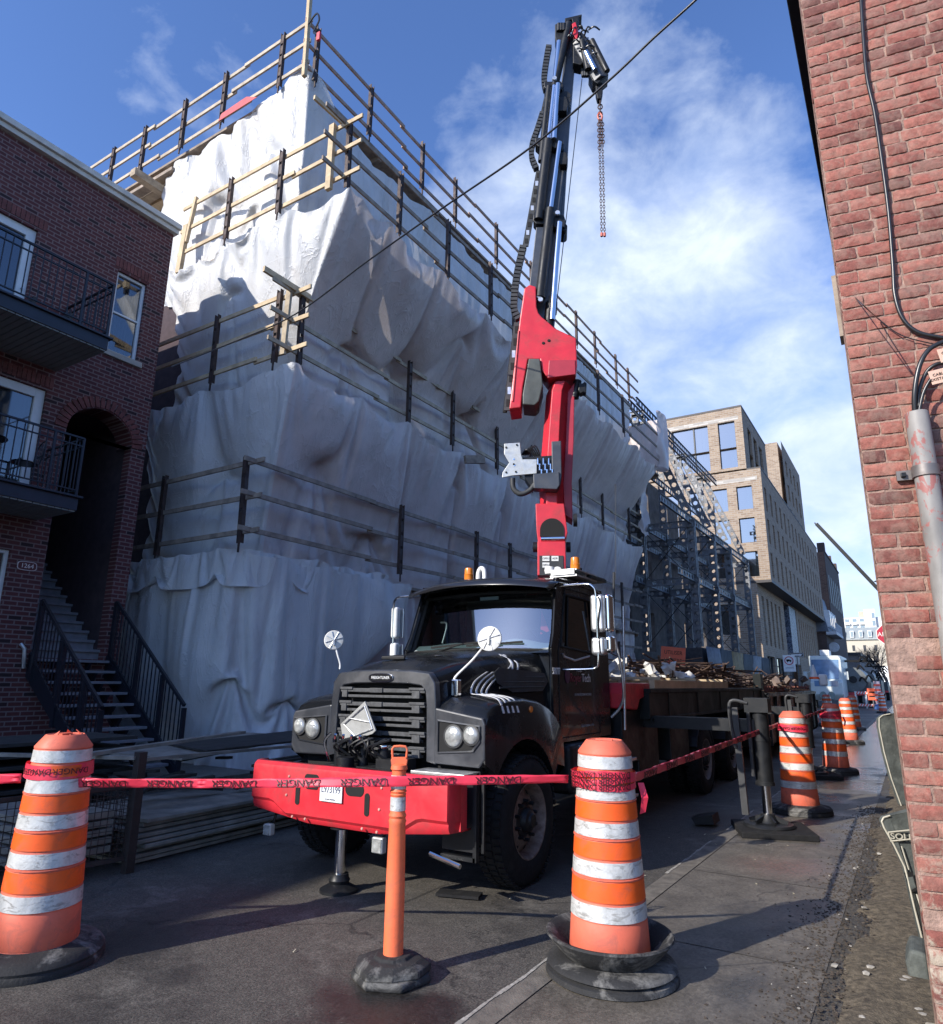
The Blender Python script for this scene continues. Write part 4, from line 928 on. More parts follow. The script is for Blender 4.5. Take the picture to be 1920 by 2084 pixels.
# right bumper bracket frame
b = MB(); b.bx((CX+1.08, 4.62, .34), (CX+1.11, 4.66, .95)); b.bx((CX+.80, 4.62, .34), (CX+1.1, 4.66, .37)); b.bx((CX+.8, 4.64, .4), (CX+1.08, 4.70, .9)); b.bx((CX+1.13, 4.66, .4), (CX+1.15, 4.68, .92)); b.build('corner_bracket', blacksteel, tk)
MB().tube([(CX+.72, 4.6, .36), (CX+1.0, 4.58, .31)], .018, 10).build('pin', chrome, tk)
b = MB(); b.bx((CX+.5, 4.62, .905), (CX+1.0, 4.86, .93)); b.build('bumper_step', alu, tk, bev=.004)
# grille surround and hood
def hs(y, hw, zt, r, zl, wl):   # half section from centre to side
    return [(0, y, zt), (hw*.5, y, zt-.004), (hw-r*1.2, y, zt-.018), (hw-r*.45, y, zt-.05), (hw-.01, y, zt-.02-r), (wl, y, (zt-r+zl)/2), (wl+.01, y, zl)]
def full(h): return [(CX-x, y, z) for x, y, z in h[::-1]]+[(CX+x, y, z) for x, y, z in h[1:]]
secs = [full(hs(4.865, .56, 1.685, .10, 1.0, .575)), full(hs(4.92, .575, 1.715, .11, .98, .59)), full(hs(5.2, .60, 1.79, .12, .95, .62)), full(hs(5.6, .67, 1.85, .13, .92, .69)), full(hs(6.0, .76, 1.90, .15, .9, .78)), full(hs(6.3, .84, 1.935, .17, .9, .86)), full(hs(6.42, .86, 1.93, .17, .9, .88))]
hood = MB().loft(secs).build('hood', paint, tk, smooth=55)
p = V((CX-.22, 5.35, 1.815)); MB().prism([(-.16, -.08), (.12, -.08), (.02, .1), (-.1, .1)], lambda u, v, w_: p+V((u, v*.9, w_+v*.1)), 0, .035).build('hood_scoop', blacksteel, hood, bev=.01)
MB().lathe([(.0, .01), (.03, .012), (.045, 0)], (CX+.1, 5.55, 1.845), 12).build('hood_vent', plastic, hood)
# surround frame
gy = 4.84; b = MB()
outer = [(-.585, .96), (-.575, 1.45), (-.56, 1.6), (-.5, 1.675), (-.3, 1.695), (0, 1.70), (.3, 1.695), (.5, 1.675), (.56, 1.6), (.575, 1.45), (.585, .96)]
inner = [(-.50, .98), (-.49, 1.42), (-.475, 1.53), (-.43, 1.575), (-.3, 1.59), (0, 1.595), (.3, 1.59), (.43, 1.575), (.475, 1.53), (.49, 1.42), (.50, .98)]
oo = [(CX+x, gy, z) for x, z in outer]; ii = [(CX+x*1.0, gy-.012, z) for x, z in inner]; i2 = [(CX+x*.98, gy+.10, z-.01) for x, z in inner]; o2 = [(CX+x*1.01, gy+.06, z+.01) for x, z in outer]
b.loft([o2, oo, ii, i2]); sm = mat('grey_black_paint', (.035, .038, .045), .32, var=.15, coat=.3, dirt=(.09, .09, .1), dirtamt=.4, scale=5)
b.build('grille_surround', sm, tk, smooth=50, bev=.008)
MB().bx((CX-.5, gy+.11, .96), (CX+.5, gy+.14, 1.59)).build('radiator', rub, tk)
gr = MB(); zz = 1.545
for k in range(5):
    z = 1.53-k*.118; wd = .465+.004*k
    gr.bx((CX-wd, gy-.005, z-.016), (CX+wd, gy+.05, z+.016))
    gr.bx((CX-wd+.02, gy+.0, z-.062), (CX+wd-.05, gy+.05, z-.040)); gr.bx((CX+wd-.13, gy-.012, z-.062), (CX+wd-.05, gy+.02, z+.0)); gr.bx((CX-wd+.02, gy-.012, z-.062), (CX-wd+.08, gy+.02, z+.0))
    gr.bx((CX-.12, gy-.018, z-.02), (CX+.02, gy+.01, z+.02)); gr.bx((CX-wd-.0, gy-.016, z+.004), (CX-wd+.14, gy+.02, z+.026)); gr.bx((CX+wd-.16, gy-.016, z+.004), (CX+wd, gy+.02, z+.026))
gr.build('grille', mat('grille_plastic', (.06, .062, .065), .5, var=.3, scale=20, dirt=(.2, .2, .2), dirtamt=.35), tk, bev=.003)
o = V((CX, gy-.012, 1.637)); el = lambda a_, b_: [(a_*math.copysign(abs(math.cos(t))**.7, math.cos(t)), b_*math.copysign(abs(math.sin(t))**.7, math.sin(t))) for t in [2*PI*k/36 for k in range(36)]]
eb = MB().prism(el(.135, .038), lambda u, v, w_: o+V((u, w_, v)), -.01, .02).build('emblem', chrome, tk, bev=.002)
MB().prism(el(.125, .030), lambda u, v, w_: o+V((u, w_, v)), -.012, -.009).build('emblem_field', mat('emblem_black', (.01, .01, .012), .3), eb)
text_mesh('FREIGHTLINER', .034, 'lettering', white, frame(o+V((0, -.0135, 0)), (1, 0, 0), (0, 0, 1)), eb, sx=.92)
# fenders
def fender(s_):
    xo = CX+s_*1.05; xm = CX+s_*1.0; xi = CX+s_*.57
    out_ = [(4.90, .96), (4.845, 1.02), (4.84, 1.18), (4.85, 1.30), (4.90, 1.385), (5.0, 1.44), (5.2, 1.475), (5.5, 1.485), (5.8, 1.455), (6.0, 1.40), (6.15, 1.32), (6.25, 1.22), (6.30, 1.08), (6.31, .88)]
    ang_ = [PI*(1-k/13) for k in range(14)]
    inn = []
    for k, (y, z) in enumerate(out_):
        t = k/13; a = PI*.86-PI*.80*t
        inn.append((5.50+.60*math.cos(a), .52+.62*math.sin(a)))
    inn[0] = (4.99, .96); inn[-1] = (6.14, .88)
    b = MB()
    A = [(xo-s_*.0, y, z-.035) for y, z in out_]; A2 = [(xo-s_*.03, y, z-.008) for y, z in out_]; B = [(xm-s_*.06, y, z+.006) for y, z in out_]; C_ = [(xi-s_*.0, y, z+.05*math.sin(PI*k/13)) for k, (y, z) in enumerate(out_)]
    A[0] = (xo, 4.92, .98)
    I = [(xo+s_*.015, y, z) for y, z in inn]; I2 = [(xo-s_*.06, y, z) for y, z in inn]; I3 = [(xi, y, z) for y, z in inn]
    b.loft([C_, B, A2, A, I, I2, I3])
    f_ = b.build('fender', paint, tk, smooth=50)
    b = MB(); x0, x1 = sorted((xi, xo-s_*.01))
    # front face
    fp = [(xi, .965), (xo-s_*.05, .955), (xo-s_*.0, 1.02), (xo, 1.28), (xo-s_*.02, 1.33), (xi, 1.40)]
    b.prism(fp, YZ(4.835), 0, .06); b.build('fender_front', sm, tk, bev=.014)
    hx = sorted((xi+s_*.03, xo-s_*.03)); zt = 1.30
    hp = [(xi+s_*.035, 1.045), (xo-s_*.10, 1.075), (xo-s_*.035, 1.15), (xo-s_*.035, 1.275), (xi+s_*.035, 1.31)]
    fr = MB(); hin = [((u-(xi+xo)/2)*.93+(xi+xo)/2, (v-1.18)*.9+1.18) for u, v in hp]
    n_ = len(hp); 
    hb = MB().loft([[YZ(4.822)(u, v, 0) for u, v in hp], [YZ(4.816)(u, v, 0) for u, v in hin], [YZ(4.832)(u, v, 0) for u, v in hin]], True).build('headlight_bezel', sm, tk, smooth=30)
    MB().prism(hin, YZ(4.830), 0, .003).build('headlight_recess', rub, hb)
    for xx, zz_, r_ in ((xi+s_*.20, 1.185, .080), (xi+s_*.365, 1.20, .068)):
        R = Matrix.Rotation(PI/2, 3, 'X')
        h_ = MB().lathe([(r_+.012, 0), (r_+.012, .02), (r_, .022)], (xx, 4.832, zz_), 32, R).build('headlight', plastic, tk, smooth=40)
        MB().lathe([(r_, .018), (r_*.9, .03), (r_*.6, .040), (r_*.25, .045), (0, .046)], (xx, 4.832, zz_), 32, R).build('lens', bpy.data.materials['lamp_lens'], h_, smooth=60)
    MB().lathe([(0, .02), (.025, .018), (.032, .0)], (xo-s_*.005, 5.62, 1.38), 20, Matrix.Rotation(s_*PI/2, 3, 'Y')).build('marker_lamp', mat('amber_lens', (.75, .22, .03), .2, var=.05) if 'amber_lens' not in bpy.data.materials else bpy.data.materials['amber_lens'], tk, smooth=50)
    MB().bx((min(xi, xo-s_*.1), 4.97, .6), (max(xi, xo-s_*.1), 5.0, .95)).build('splash_guard', rub, tk)
fender(1); fender(-1)
# white pinstripe bands over hood side and fender
sm_w = mat('white_stripe', (.75, .75, .76), .35, var=.03)
stx = lambda y: CX+.60+(.69-.60)*(y-5.2)/.4 if y < 5.6 else CX+.69+(y-5.6)*.225
b = MB()
for k in range(4):
    y0 = 5.13+k*.085
    P1 = AX(1013-6+k*11, 1430, CX+.95); 
    pts = []
    for (dy, x_, z_) in ((0, CX+1.052, 1.36), (-.03, CX+1.03, 1.455), (-.02, CX+.96, 1.487), (.02, CX+.80, 1.505), (.05, CX+.70, 1.52), (.18, CX+.665, 1.62), (.36, CX+.68, 1.70), ):
        pts.append(V((x_+.006+.012*k*(z_ > 1.55), y0+dy*1.0, z_)))
    if k == 3: pts += [V((CX+.715, y0+.5, 1.775)), V((CX+.66, y0+.52, 1.83)), V((CX+.60, y0+.5, 1.86))]
    pts = curve_pts(pts, 4)
    b.loft([[p+V((0, -.014, 0)) for p in pts], [p+V((0, .014, 0)) for p in pts]])
for k in range(2):
    y0 = 5.50+k*.075; pts = curve_pts([V((CX+.735+k*.015, y0+.37, 1.72)), V((CX+.72+k*.015, y0+.40, 1.785)), V((CX+.66, y0+.40, 1.84)), V((CX+.60, y0+.36, 1.87))], 4)
    b.loft([[p+V((0, -.014, 0)) for p in pts], [p+V((0, .014, 0)) for p in pts]])
b.build('stripes', sm_w, hood, solid=.004)
# air intake louvre on the hood side
q = MB(); pts = [(5.55, 1.69), (5.62, 1.74), (6.25, 1.70), (6.30, 1.62), (6.22, 1.53), (5.8, 1.52), (5.6, 1.6)]
xs = lambda y, z: CX+.715+(y-5.6)*.24
q.add([(xs(y, z)+.012, y, z) for y, z in pts], [tuple(range(7))]); 
for k in range(3): q.tube([(xs(5.62, 0)+.016, 5.63+.03*k, 1.56+k*.05), (xs(6.2, 0)+.022, 6.24, 1.57+k*.045)], .008, 6)
q.build('intake_louvre', plastic, hood, solid=.006)
# ---- cab
def cabx(y, z, s_): return CX+s_*(.925-.055*max(0, (z-1.9)/.75)-.0*(y < 6.4))
b = MB(); T_ = .04
def sidep(pts, s_, th=.035, off=0): 
    n_ = len(pts); vs = [V((cabx(y, z, s_)+s_*off, y, z)) for y, z in pts]+[V((cabx(y, z, s_)+s_*(off-th), y, z)) for y, z in pts]
    b.add(vs, [tuple(range(n_)), tuple(range(n_, 2*n_))[::-1]]+[(i, (i+1) % n_, n_+(i+1) % n_, n_+i) for i in range(n_)])
for s_ in (-1, 1):
    sidep([(6.38, 1.05), (7.88, 1.05), (7.88, 1.95), (6.36, 1.95)], s_)
    sidep([(6.36, 1.95), (6.54, 1.95), (6.74, 2.50), (6.80, 2.68), (6.62, 2.68), (6.44, 2.1)], s_)
    sidep([(7.50, 1.95), (7.88, 1.95), (7.88, 2.68), (7.50, 2.68)], s_)
    sidep([(6.73, 2.54), (7.50, 2.54), (7.50, 2.68), (6.78, 2.68)], s_)
b.bx((CX-.88, 7.84, 1.05), (CX+.88, 7.88, 2.0)); b.bx((CX-.86, 7.85, 2.45), (CX+.86, 7.88, 2.7)); b.bx((CX-.86, 7.85, 2.0), (CX-.5, 7.88, 2.45)); b.bx((CX+.5, 7.85, 2.0), (CX+.86, 7.88, 2.45))
# cowl
b.add([(CX-.90, 6.30, 1.90), (CX+.90, 6.30, 1.90), (CX+.90, 6.50, 1.96), (CX-.90, 6.50, 1.96)], [(0, 1, 2, 3)])
b.bx((CX-.90, 6.36, 1.0), (CX+.90, 6.42, 1.92))
b.build('cab', paint, tk, bev=.012, smooth=35)
# roof
secs = []
for y, zr, hw in ((6.56, 2.655, .80), (6.62, 2.69, .85), (6.8, 2.745, .875), (7.2, 2.775, .88), (7.7, 2.765, .88), (7.86, 2.74, .87), (7.9, 2.68, .86)):
    secs.append([(CX+hw*t, y, zr-.05*abs(t)**2.2-(.05 if abs(t) == 1 else 0)) for t in (-1, -.95, -.8, -.5, -.2, 0, .2, .5, .8, .95, 1)])
MB().loft(secs).build('roof', paint, tk, smooth=50, solid=.02)
# sun visor
secs = []
for k in range(17):
    t = -1+2*k/16; x = CX+.93*t; y = 6.30+.14*abs(t)**2.2; z = 2.625-.075*abs(t)**2
    secs.append([(x, y+.30, z+.085), (x, y+.08, z+.075), (x, y-.02, z+.035), (x, y-.03, z), (x, y+.02, z+.006)])
MB().loft(secs).build('sun_visor', mat('visor_black', (.015, .015, .017), .18, coat=.4, var=.1), tk, smooth=60, solid=.012)
# windscreen: curved glass
def ws(t, v): # t -1..1 across, v 0..1 up
    hw = .885-.045*v; x = CX+hw*t; y = 6.36+.21*v*1.0+.10*abs(t)**2.4+.0; z = 1.95+.62*v-.02*abs(t)
    return V((x, y, z))
wsg = glass('windscreen_glass', (.62, .74, .76), .03, .34)
MB().loft([[ws(-1+2*k/20, v/8) for k in range(21)] for v in range(9)]).build('windscreen', wsg, tk, smooth=80)
q = MB(); q.tube([ws(-1+2*k/20, 0) for k in range(21)], .016, 6); q.tube([ws(-1+2*k/20, 1) for k in range(21)], .018, 6); q.tube([ws(1, v/6) for v in range(7)], .026, 6); q.tube([ws(-1, v/6) for v in range(7)], .026, 6)
q.build('windscreen_seal', rub, tk, smooth=60)
for a, c_, d_ in ((-.55, .05, .25), (.0, .55, .28)):
    q = MB(); q.tube([ws(a, -.02)+V((0, -.03, 0)), ws((a+c_)/2+.1, .10)+V((0, -.03, 0))], .009, 6); q.beam(ws(a-.1, .06)+V((0, -.02, 0)), ws(c_+.1, .13)+V((0, -.03, 0)), .012, .02)
    q.build('wiper', rub, tk)
# side windows
sgl = glass('side_glass', (.10, .12, .13), .03, .06)
for s_ in (-1, 1):
    pts = [(6.57, 1.97), (7.48, 1.93), (7.48, 2.53), (6.77, 2.53)]
    o_ = MB().add([V((cabx(y, z, s_)-s_*.012, y, z)) for y, z in pts], [(0, 1, 2, 3)]).build('side_window', sgl, tk, solid=.006)
    ring = [V((cabx(y, z, s_)+s_*.002, y, z)) for y, z in pts]; q = MB()
    for k in range(4): q.tube([ring[k], ring[(k+1) % 4]], .014, 6)
    q.tube([V((cabx(6.75, 1.96, s_), 6.72, 1.95)), V((cabx(6.9, 2.5, s_), 6.86, 2.53))], .010, 6); q.build('window_seal', rub, o_)
    d_ = [(6.50, 1.08), (7.55, 1.08), (7.55, 2.60), (6.80, 2.60), (6.60, 2.1), (6.50, 1.93)]; q = MB(); rg_ = [V((cabx(y, z, s_)+s_*.001, y, z)) for y, z in d_]
    for k in range(6): q.tube([rg_[k], rg_[(k+1) % 6]], .006, 5)
    q.build('door_gap', rub, tk)
    MB().box((cabx(7.42, 1.78, s_)+s_*.015, 7.42, 1.78), (.03, .14, .035)).build('door_handle', plastic, tk, bev=.006)
# lettering on the door and cowl
fx = CX+.928; L_ = lambda y, z: frame((fx, y, z), (0, 1, 0), (0, 0, 1))
wt = mat('white_lettering', (.72, .72, .74), .4, var=.02); mg = mat('magenta_lettering', (.20, .015, .045), .4, var=.05); gy_ = mat('grey_lettering', (.3, .3, .31), .5)
text_mesh('Royer', .125, 'lettering', mg, L_(7.06, 1.66), tk, align='RIGHT', sx=.95); text_mesh('Tech', .125, 'lettering', wt, L_(7.07, 1.66), tk, align='LEFT', sx=.95)
text_mesh('Groupe', .05, 'lettering', wt, L_(7.0, 1.745), tk)
text_mesh('EN PROTECTION INCENDIE', .036, 'lettering', gy_, L_(7.1, 1.49), tk)
text_mesh('NIR R-672604-4   T418', .036, 'lettering', gy_, L_(7.2, 1.17), tk)
MB().prism([(.06*math.cos(a), .075*math.sin(a)) for a in [2*PI*k/20 for k in range(20)]], lambda u, v, w_: V((fx+w_-.002, 6.70+u, 1.68+v)), 0, .004).build('logo', mat('logo_purple', (.06, .012, .05), .4), tk)
text_mesh('590777', .095, 'unit_number', wt, frame((CX+.93, 6.43, 1.72), (0, 1, 0), (0, 0, 1)), tk, sx=.62)
q = MB(); q.tube([(CX+.93, 6.6, 1.9), (CX+.93, 6.62, 1.87), (CX+.925, 6.9, 1.84), (CX+.925, 7.3, 1.90)], .012, 6); q.build('door_trim', alu, tk)
# interior
b = MB(); b.bx((CX-.84, 7.55, 1.5), (CX+.84, 7.8, 2.62)); b.bx((CX-.85, 6.45, 1.2), (CX+.85, 7.8, 1.5))
it = b.build('interior', mat('cab_interior_grey', (.07, .08, .10), .8), tk)
ds = mat('dashboard_grey', (.34, .38, .38), .6, var=.15, scale=5)
q = MB(); q.loft([[V((CX-.84+1.68*k/20, y, z+.06*math.exp(-((k/20-.75)/.14)**2)+.03*math.exp(-((k/20-.3)/.15)**2))) for k in range(21)] for y, z in ((6.42, 1.93), (6.52, 2.0), (6.66, 2.0), (6.76, 1.88), (6.78, 1.6))]); q.build('dashboard', ds, tk, smooth=60)
swm = Matrix.Rotation(math.radians(-35), 3, 'X'); sc0 = V((CX+.47, 6.92, 2.06)); q = MB()
q.tube([sc0+swm @ V((.2*math.cos(a), .2*math.sin(a), 0)) for a in [2*PI*k/28 for k in range(29)]], .014, 8); q.tube([sc0, V((CX+.47, 6.72, 1.85))], .02, 8)
for a in (.3, 2.8, 4.7): q.tube([sc0, sc0+swm @ V((.2*math.cos(a), .2*math.sin(a), 0))], .012, 6)
q.build('steering_wheel', rub, tk, smooth=60)
for s_ in (-.42, .45):
    q = MB(); q.bx((CX+s_-.23, 7.2, 1.5), (CX+s_+.23, 7.6, 1.72)); q.bx((CX+s_-.22, 7.5, 1.7), (CX+s_+.22, 7.62, 2.35)); q.bx((CX+s_-.12, 7.5, 2.35), (CX+s_+.12, 7.6, 2.5)); q.build('seat', mat('seat_blue_grey', (.04, .05, .075), .8), tk, bev=.04)
MB().prism([(0, 0), (.11, .03), (.02, .25)], lambda u, v, w_: V((CX+.50+u, 6.95+w_, 2.13+v)), 0, .01).build('pennant', mat('red_pennant', (.7, .05, .06), .6), tk)
MB().bx((CX+.15, 6.62, 2.50), (CX-.08, 6.64, 2.535)).build('visor_card', white, tk)
q = MB(); q.tube(curve_pts([ws(-.6, .15)+V((0, .12, 0)), ws(-.62, .5)+V((0, .14, 0)), ws(-.75, .55)+V((0, .15, 0))], 5), .012, 6); q.build('grab_handle', alu, tk)
# beacons and horn
def beacon(p):
    h_ = MB().cyl(p, p+V((0, 0, .03)), .062, .062, 24).build('beacon', plastic, tk, smooth=40)
    q = MB(); q.lathe([(.052, .03), (.055, .05), (.055, .09), (.058, .095), (.052, .10), (.05, .15), (.045, .17), (.03, .175), (0, .176)], p, 24); q.build('lens', bpy.data.materials['amber_lens'], h_, smooth=40)
beacon(V((-4.34, 6.9, 2.76))); beacon(V((-3.12, 7.25, 2.84)))
q = MB(); q.bx((-3.32, 7.0, 2.76), (-3.0, 7.6, 2.78)); q.bx((-3.30, 6.98, 2.78), (-3.02, 7.0, 2.84)); q.bx((-3.3, 7.3, 2.78), (-3.02, 7.33, 2.84)); q.bx((-3.33, 7.0, 2.825), (-3.0, 7.6, 2.84)); q.build('beacon_bracket', alu, tk)
q = MB(); q.bx((-3.2, 7.4, 2.78), (-2.98, 7.85, 2.82)); q.build('roof_antenna_base', blacksteel, tk)
q = MB(); q.tube(curve_pts([(-4.36, 7.15, 2.74), (-4.36, 7.15, 2.90), (-4.32, 7.15, 2.965), (-4.275, 7.15, 2.92), (-4.27, 7.15, 2.74)], 6), .028, 12); q.build('white_snorkel', white, tk, smooth=60)
q = MB(); q.lathe([(0, 0), (.05, .01), (.06, .05), (.05, .09), (0, .1)], (-3.35, 7.05, 2.80), 20); q.build('gps_dome', white, tk, smooth=60)
# door mirrors
def mirrors(s_):
    x = CX+s_*1.30; q = MB()
    q.tube(curve_pts([(CX+s_*.90, 6.62, 2.60), (x-s_*.12, 6.60, 2.60), (x-s_*.03, 6.60, 2.57), (x, 6.61, 2.48), (x, 6.62, 2.1), (x, 6.62, 1.82), (x-s_*.03, 6.62, 1.76), (x-s_*.1, 6.61, 1.745), (CX+s_*.93, 6.58, 1.74)], 5), .013, 8)
    mr = q.build('door_mirror', chrome, tk, smooth=60)
    q = MB(); k_ = .85 if s_ > 0 else .55; q.box((x, 6.66, 2.30), (.17*k_, .10, .38)); q.box((x+s_*.0, 6.66, 1.97), (.17*k_, .11, .18)); q.build('shell', alu if s_ > 0 else white, mr, bev=.035, seg=4)
    q = MB(); q.box((x+s_*.0, 6.715, 2.30), (.145, .004, .35)); q.box((x, 6.72, 1.97), (.145, .004, .15)); q.build('mirror_glass', chrome, mr, bev=.01)
    if s_ > 0:
        q = MB(); q.box((x+.10, 6.70, 2.30), (.08, .12, .38)); q.box((x+.10, 6.70, 1.99), (.09, .12, .17)); q.build('side_shell', chrome, mr, bev=.035, seg=4)
        q = MB(); q.tube(curve_pts([(x, 6.61, 2.5), (x+.05, 6.6, 2.4), (x+.02, 6.6, 2.2), (x+.03, 6.6, 1.9)], 5), .007, 6); q.build('wire', rub, mr)
mirrors(1); mirrors(-1)
# hood mirrors
for s_, base, disc, r_ in ((1, AY(927, 1390, 5.05), AY(997, 1300, 5.0), .105), (-1, AY(692, 1362, 5.1), AY(680, 1303, 5.05), .095)):
    q = MB(); q.tube(curve_pts([base, base+V((0, 0, .05)), base.lerp(disc, .55)+V((-.01*s_, 0, -.005)), disc], 5), .010, 8)
    hm = q.build('hood_mirror', white, tk, smooth=60)
    q = MB(); Rm = (V((.25, -1, .12)) if s_ > 0 else V((1.0, -.95, .1))).to_track_quat('Z', 'Y').to_matrix()
    q.lathe([(0, -.012), (r_*.9, -.008), (r_, .0), (r_*.97, .012), (r_*.9, .014), (r_*.5, .018), (0, .020)], disc, 36, Rm); 
    dk_ = q.build('disc', mat('mirror_back', (.66, .66, .63), .5, var=.08, dirt=(.3, .3, .28), dirtamt=.4) if 'mirror_back' not in bpy.data.materials else bpy.data.materials['mirror_back'], hm, smooth=60)
    q = MB()
    for a in range(4): d_ = Rm @ V((math.cos(a*PI/4+.3), math.sin(a*PI/4+.3), 0)); q.tube([disc-d_*r_*.9+Rm @ V((0, 0, .018)), disc+Rm @ V((0, 0, .024)), disc+d_*r_*.9+Rm @ V((0, 0, .018))], .004, 5)
    q.tube([disc+Rm @ V((0, 0, .03)), disc+Rm @ V((.0, -.05, .03))], .012, 6); q.build('ribs', alu, hm)
    if s_ > 0: q = MB(); q.box(base+V((.01, 0, -.04)), (.07, .06, .14)); q.build('mount', chrome, hm, bev=.01)
q = MB(); q.tube([AX(1253, 1180, -2.88), AX(1253, 985, -2.95)], .0035, 6); q.tube([AX(1249, 1250, -2.88), AX(1250, 1165, -2.88)], .014, 8); q.build('whip_antenna', plastic, tk)
q = MB(); q.tube(curve_pts([(-2.72, 7.35, 2.1), (-2.68, 7.4, 1.8), (-2.68, 7.45, 1.5), (-2.75, 7.5, 1.35), (-2.85, 7.5, 1.25)], 6), .015, 8); q.tube([(-2.83, 7.86, 1.1), (-2.8, 7.9, 2.5)], .015, 8); q.build('grab_rail', alu, tk, smooth=60)
# under cab: tank, steps, battery box
b = MB(); b.bx((-3.25, 6.55, .55), (-2.92, 8.0, 1.02)); tb = b.build('fuel_tank', blacksteel, tk, bev=.06, seg=4)
b = MB()
for z in (.40, .78): b.bx((-2.95, 6.75, z), (-2.72, 7.9, z+.03))
for y in (6.8, 7.85): b.bx((-2.95, y-.02, .4), (-2.90, y+.02, 1.0))
b.build('cab_step', alu, tk, bev=.005)
# ---- wheels
def wheel(x, y, s_, r=.50, w_=.24, rusty=True, tw=0):
    R = Matrix.Rotation(s_*PI/2, 3, 'Y'); p = (x, y, r-.005)
    prof = [(.29, -w_*.5), (.34, -w_*.52), (r-.06, -w_*.5), (r-.015, -w_*.42), (r, -w_*.3), (r, w_*.3), (r-.015, w_*.42), (r-.06, w_*.5), (.36, w_*.53), (.30, w_*.49), (.285, w_*.42)]
    wh = thing_part('wheel', tk)
    t_ = MB().lathe([(a, z) for a, z in prof], p, 64, R)
    # tread blocks
    for k in range(52):
        a = 2*PI*k/52
        for off in (-.34, .34, 0):
            c_ = V(p)+R @ V(((r+.004)*math.cos(a+off*.1), (r+.004)*math.sin(a+off*.1), w_*off))
            d_ = R @ V((math.cos(a+off*.1), math.sin(a+off*.1), 0)); tt = d_.cross(R @ V((0, 0, 1)))
            t_.box(c_, (w_*.26, .038, .02), Matrix((R @ V((0, 0, 1)), tt, d_)).transposed())
    t_.build('tyre', black, wh, smooth=40)
    rm = rustm if rusty else alum2
    rim = MB(); rim.lathe([(.295, w_*.48), (.30, w_*.50), (.29, w_*.50), (.275, w_*.40), (.262, w_*.1), (.255, w_*.02), (.235, w_*.10), (.19, w_*.22), (.14, w_*.26), (.135, w_*.24)], p, 48, R)
    ro = rim.build('rim', rm, wh, smooth=35)
    q = MB()
    for k in range(10):
        a = 2*PI*k/10+.2; c_ = V(p)+R @ V((.222*math.cos(a), .222*math.sin(a), w_*.145)); n_ = (R @ V((math.cos(a)*.5, math.sin(a)*.5, 1))).normalized()
        q.lathe([(0, 0), (.021, 0)], c_+n_*.004, 12, n_.to_track_quat('Z', 'Y').to_matrix())
    q.build('vent_holes', rub, ro)
    q = MB(); q.lathe([(0, w_*.62), (.05, w_*.62), (.06, w_*.55), (.085, w_*.5), (.10, w_*.32), (.135, w_*.27)], p, 24, R)
    for k in range(10):
        a = 2*PI*k/10; c_ = V(p)+R @ V((.15*math.cos(a), .15*math.sin(a), w_*.24)); n_ = R @ V((0, 0, 1)); q.cyl(c_, c_+n_*.05, .017, .014, 6)
    q.build('hub', blacksteel, wh, smooth=30)
    return wh
def thing_part(name, parent):
    o = bpy.data.objects.new(name, None); COL.objects.link(o); o.parent = parent; ORG[o.name] = ORG[parent.name]; return o
rustm = mat('rusty_rim', (.20, .15, .125), .6, .4, var=.35, scale=16, dirt=(.12, .06, .04), dirtamt=.7)
alum2 = mat('dusty_rim', (.22, .20, .19), .5, .5, var=.2, scale=12, dirt=(.1, .08, .07), dirtamt=.5)
wheel(CX+.98, 5.50, 1); wheel(CX-.98, 5.50, -1)
for y in (11.44, 13.3):
    for s_ in (1, -1): wheel(CX+s_*1.0, y, s_, .5, .22, False); wheel(CX+s_*.72, y, s_, .5, .22, False)
for y in (11.44, 13.3):
    b = MB()
    for k in range(9): a0, a1 = PI*(.12+.76*k/9), PI*(.12+.76*(k+1)/9); b.add([(CX+.55, y+.56*math.cos(a0), .5+.56*math.sin(a0)), (CX+1.1, y+.56*math.cos(a0), .5+.56*math.sin(a0)), (CX+1.1, y+.56*math.cos(a1), .5+.56*math.sin(a1)), (CX+.55, y+.56*math.cos(a1), .5+.56*math.sin(a1))], [(0, 1, 2, 3)])
    b.build('mudguard', mat('blue_black_mudguard', (.022, .026, .038), .55, dirt=(.08, .08, .08), dirtamt=.4), tk, solid=.02)
# ---- bed
bedm = mat('dark_bed_steel', (.010, .013, .013), .5, 0, var=.3, scale=3, dirt=(.04, .045, .045), dirtamt=.4, spec=.2)
b = MB(); b.bx((CX-1.13, 8.7, 1.18), (CX+1.13, 16.6, 1.5)); b.bx((CX-1.14, 8.7, 1.5), (CX+1.15, 16.65, 1.55)); b.bx((CX+1.135, 8.7, 1.16), (CX+1.15, 16.6, 1.20))
for y in (9.5, 11, 12.5, 14, 15.5): b.bx((CX+1.13, y, 1.2), (CX+1.14, y+.06, 1.5))
b.bx((CX+1.0, 16.3, 1.05), (CX+1.16, 16.6, 1.85)); b.build('bed', bedm, tk, bev=.01)
b = MB(); b.bx((CX+.6, 9.8, .6), (CX+1.05, 10.7, 1.05)); b.bx((CX+.7, 8.6, .5), (CX+1.0, 9.4, 1.1)); b.build('storage_box', blacksteel, tk, bev=.02)
# crane base: red console
b = MB(); b.prism([(8.05, 1.62), (9.15, 1.62), (9.0, 1.50), (8.55, 1.42), (8.45, 1.30), (7.95, 1.33), (7.95, 1.5)], XZ(CX+1.0), -1.9, .06)
b.build('crane_console', red, tk, bev=.015)
b = MB(); b.bx((CX-1.0, 8.05, .7), (CX+1.0, 8.85, 1.3)); b.cyl((-3.95, 8.5, 1.3), (-3.95, 8.5, 2.7), .30, .26, 28); b.build('crane_pedestal', blacksteel, tk, bev=.01, smooth=40)
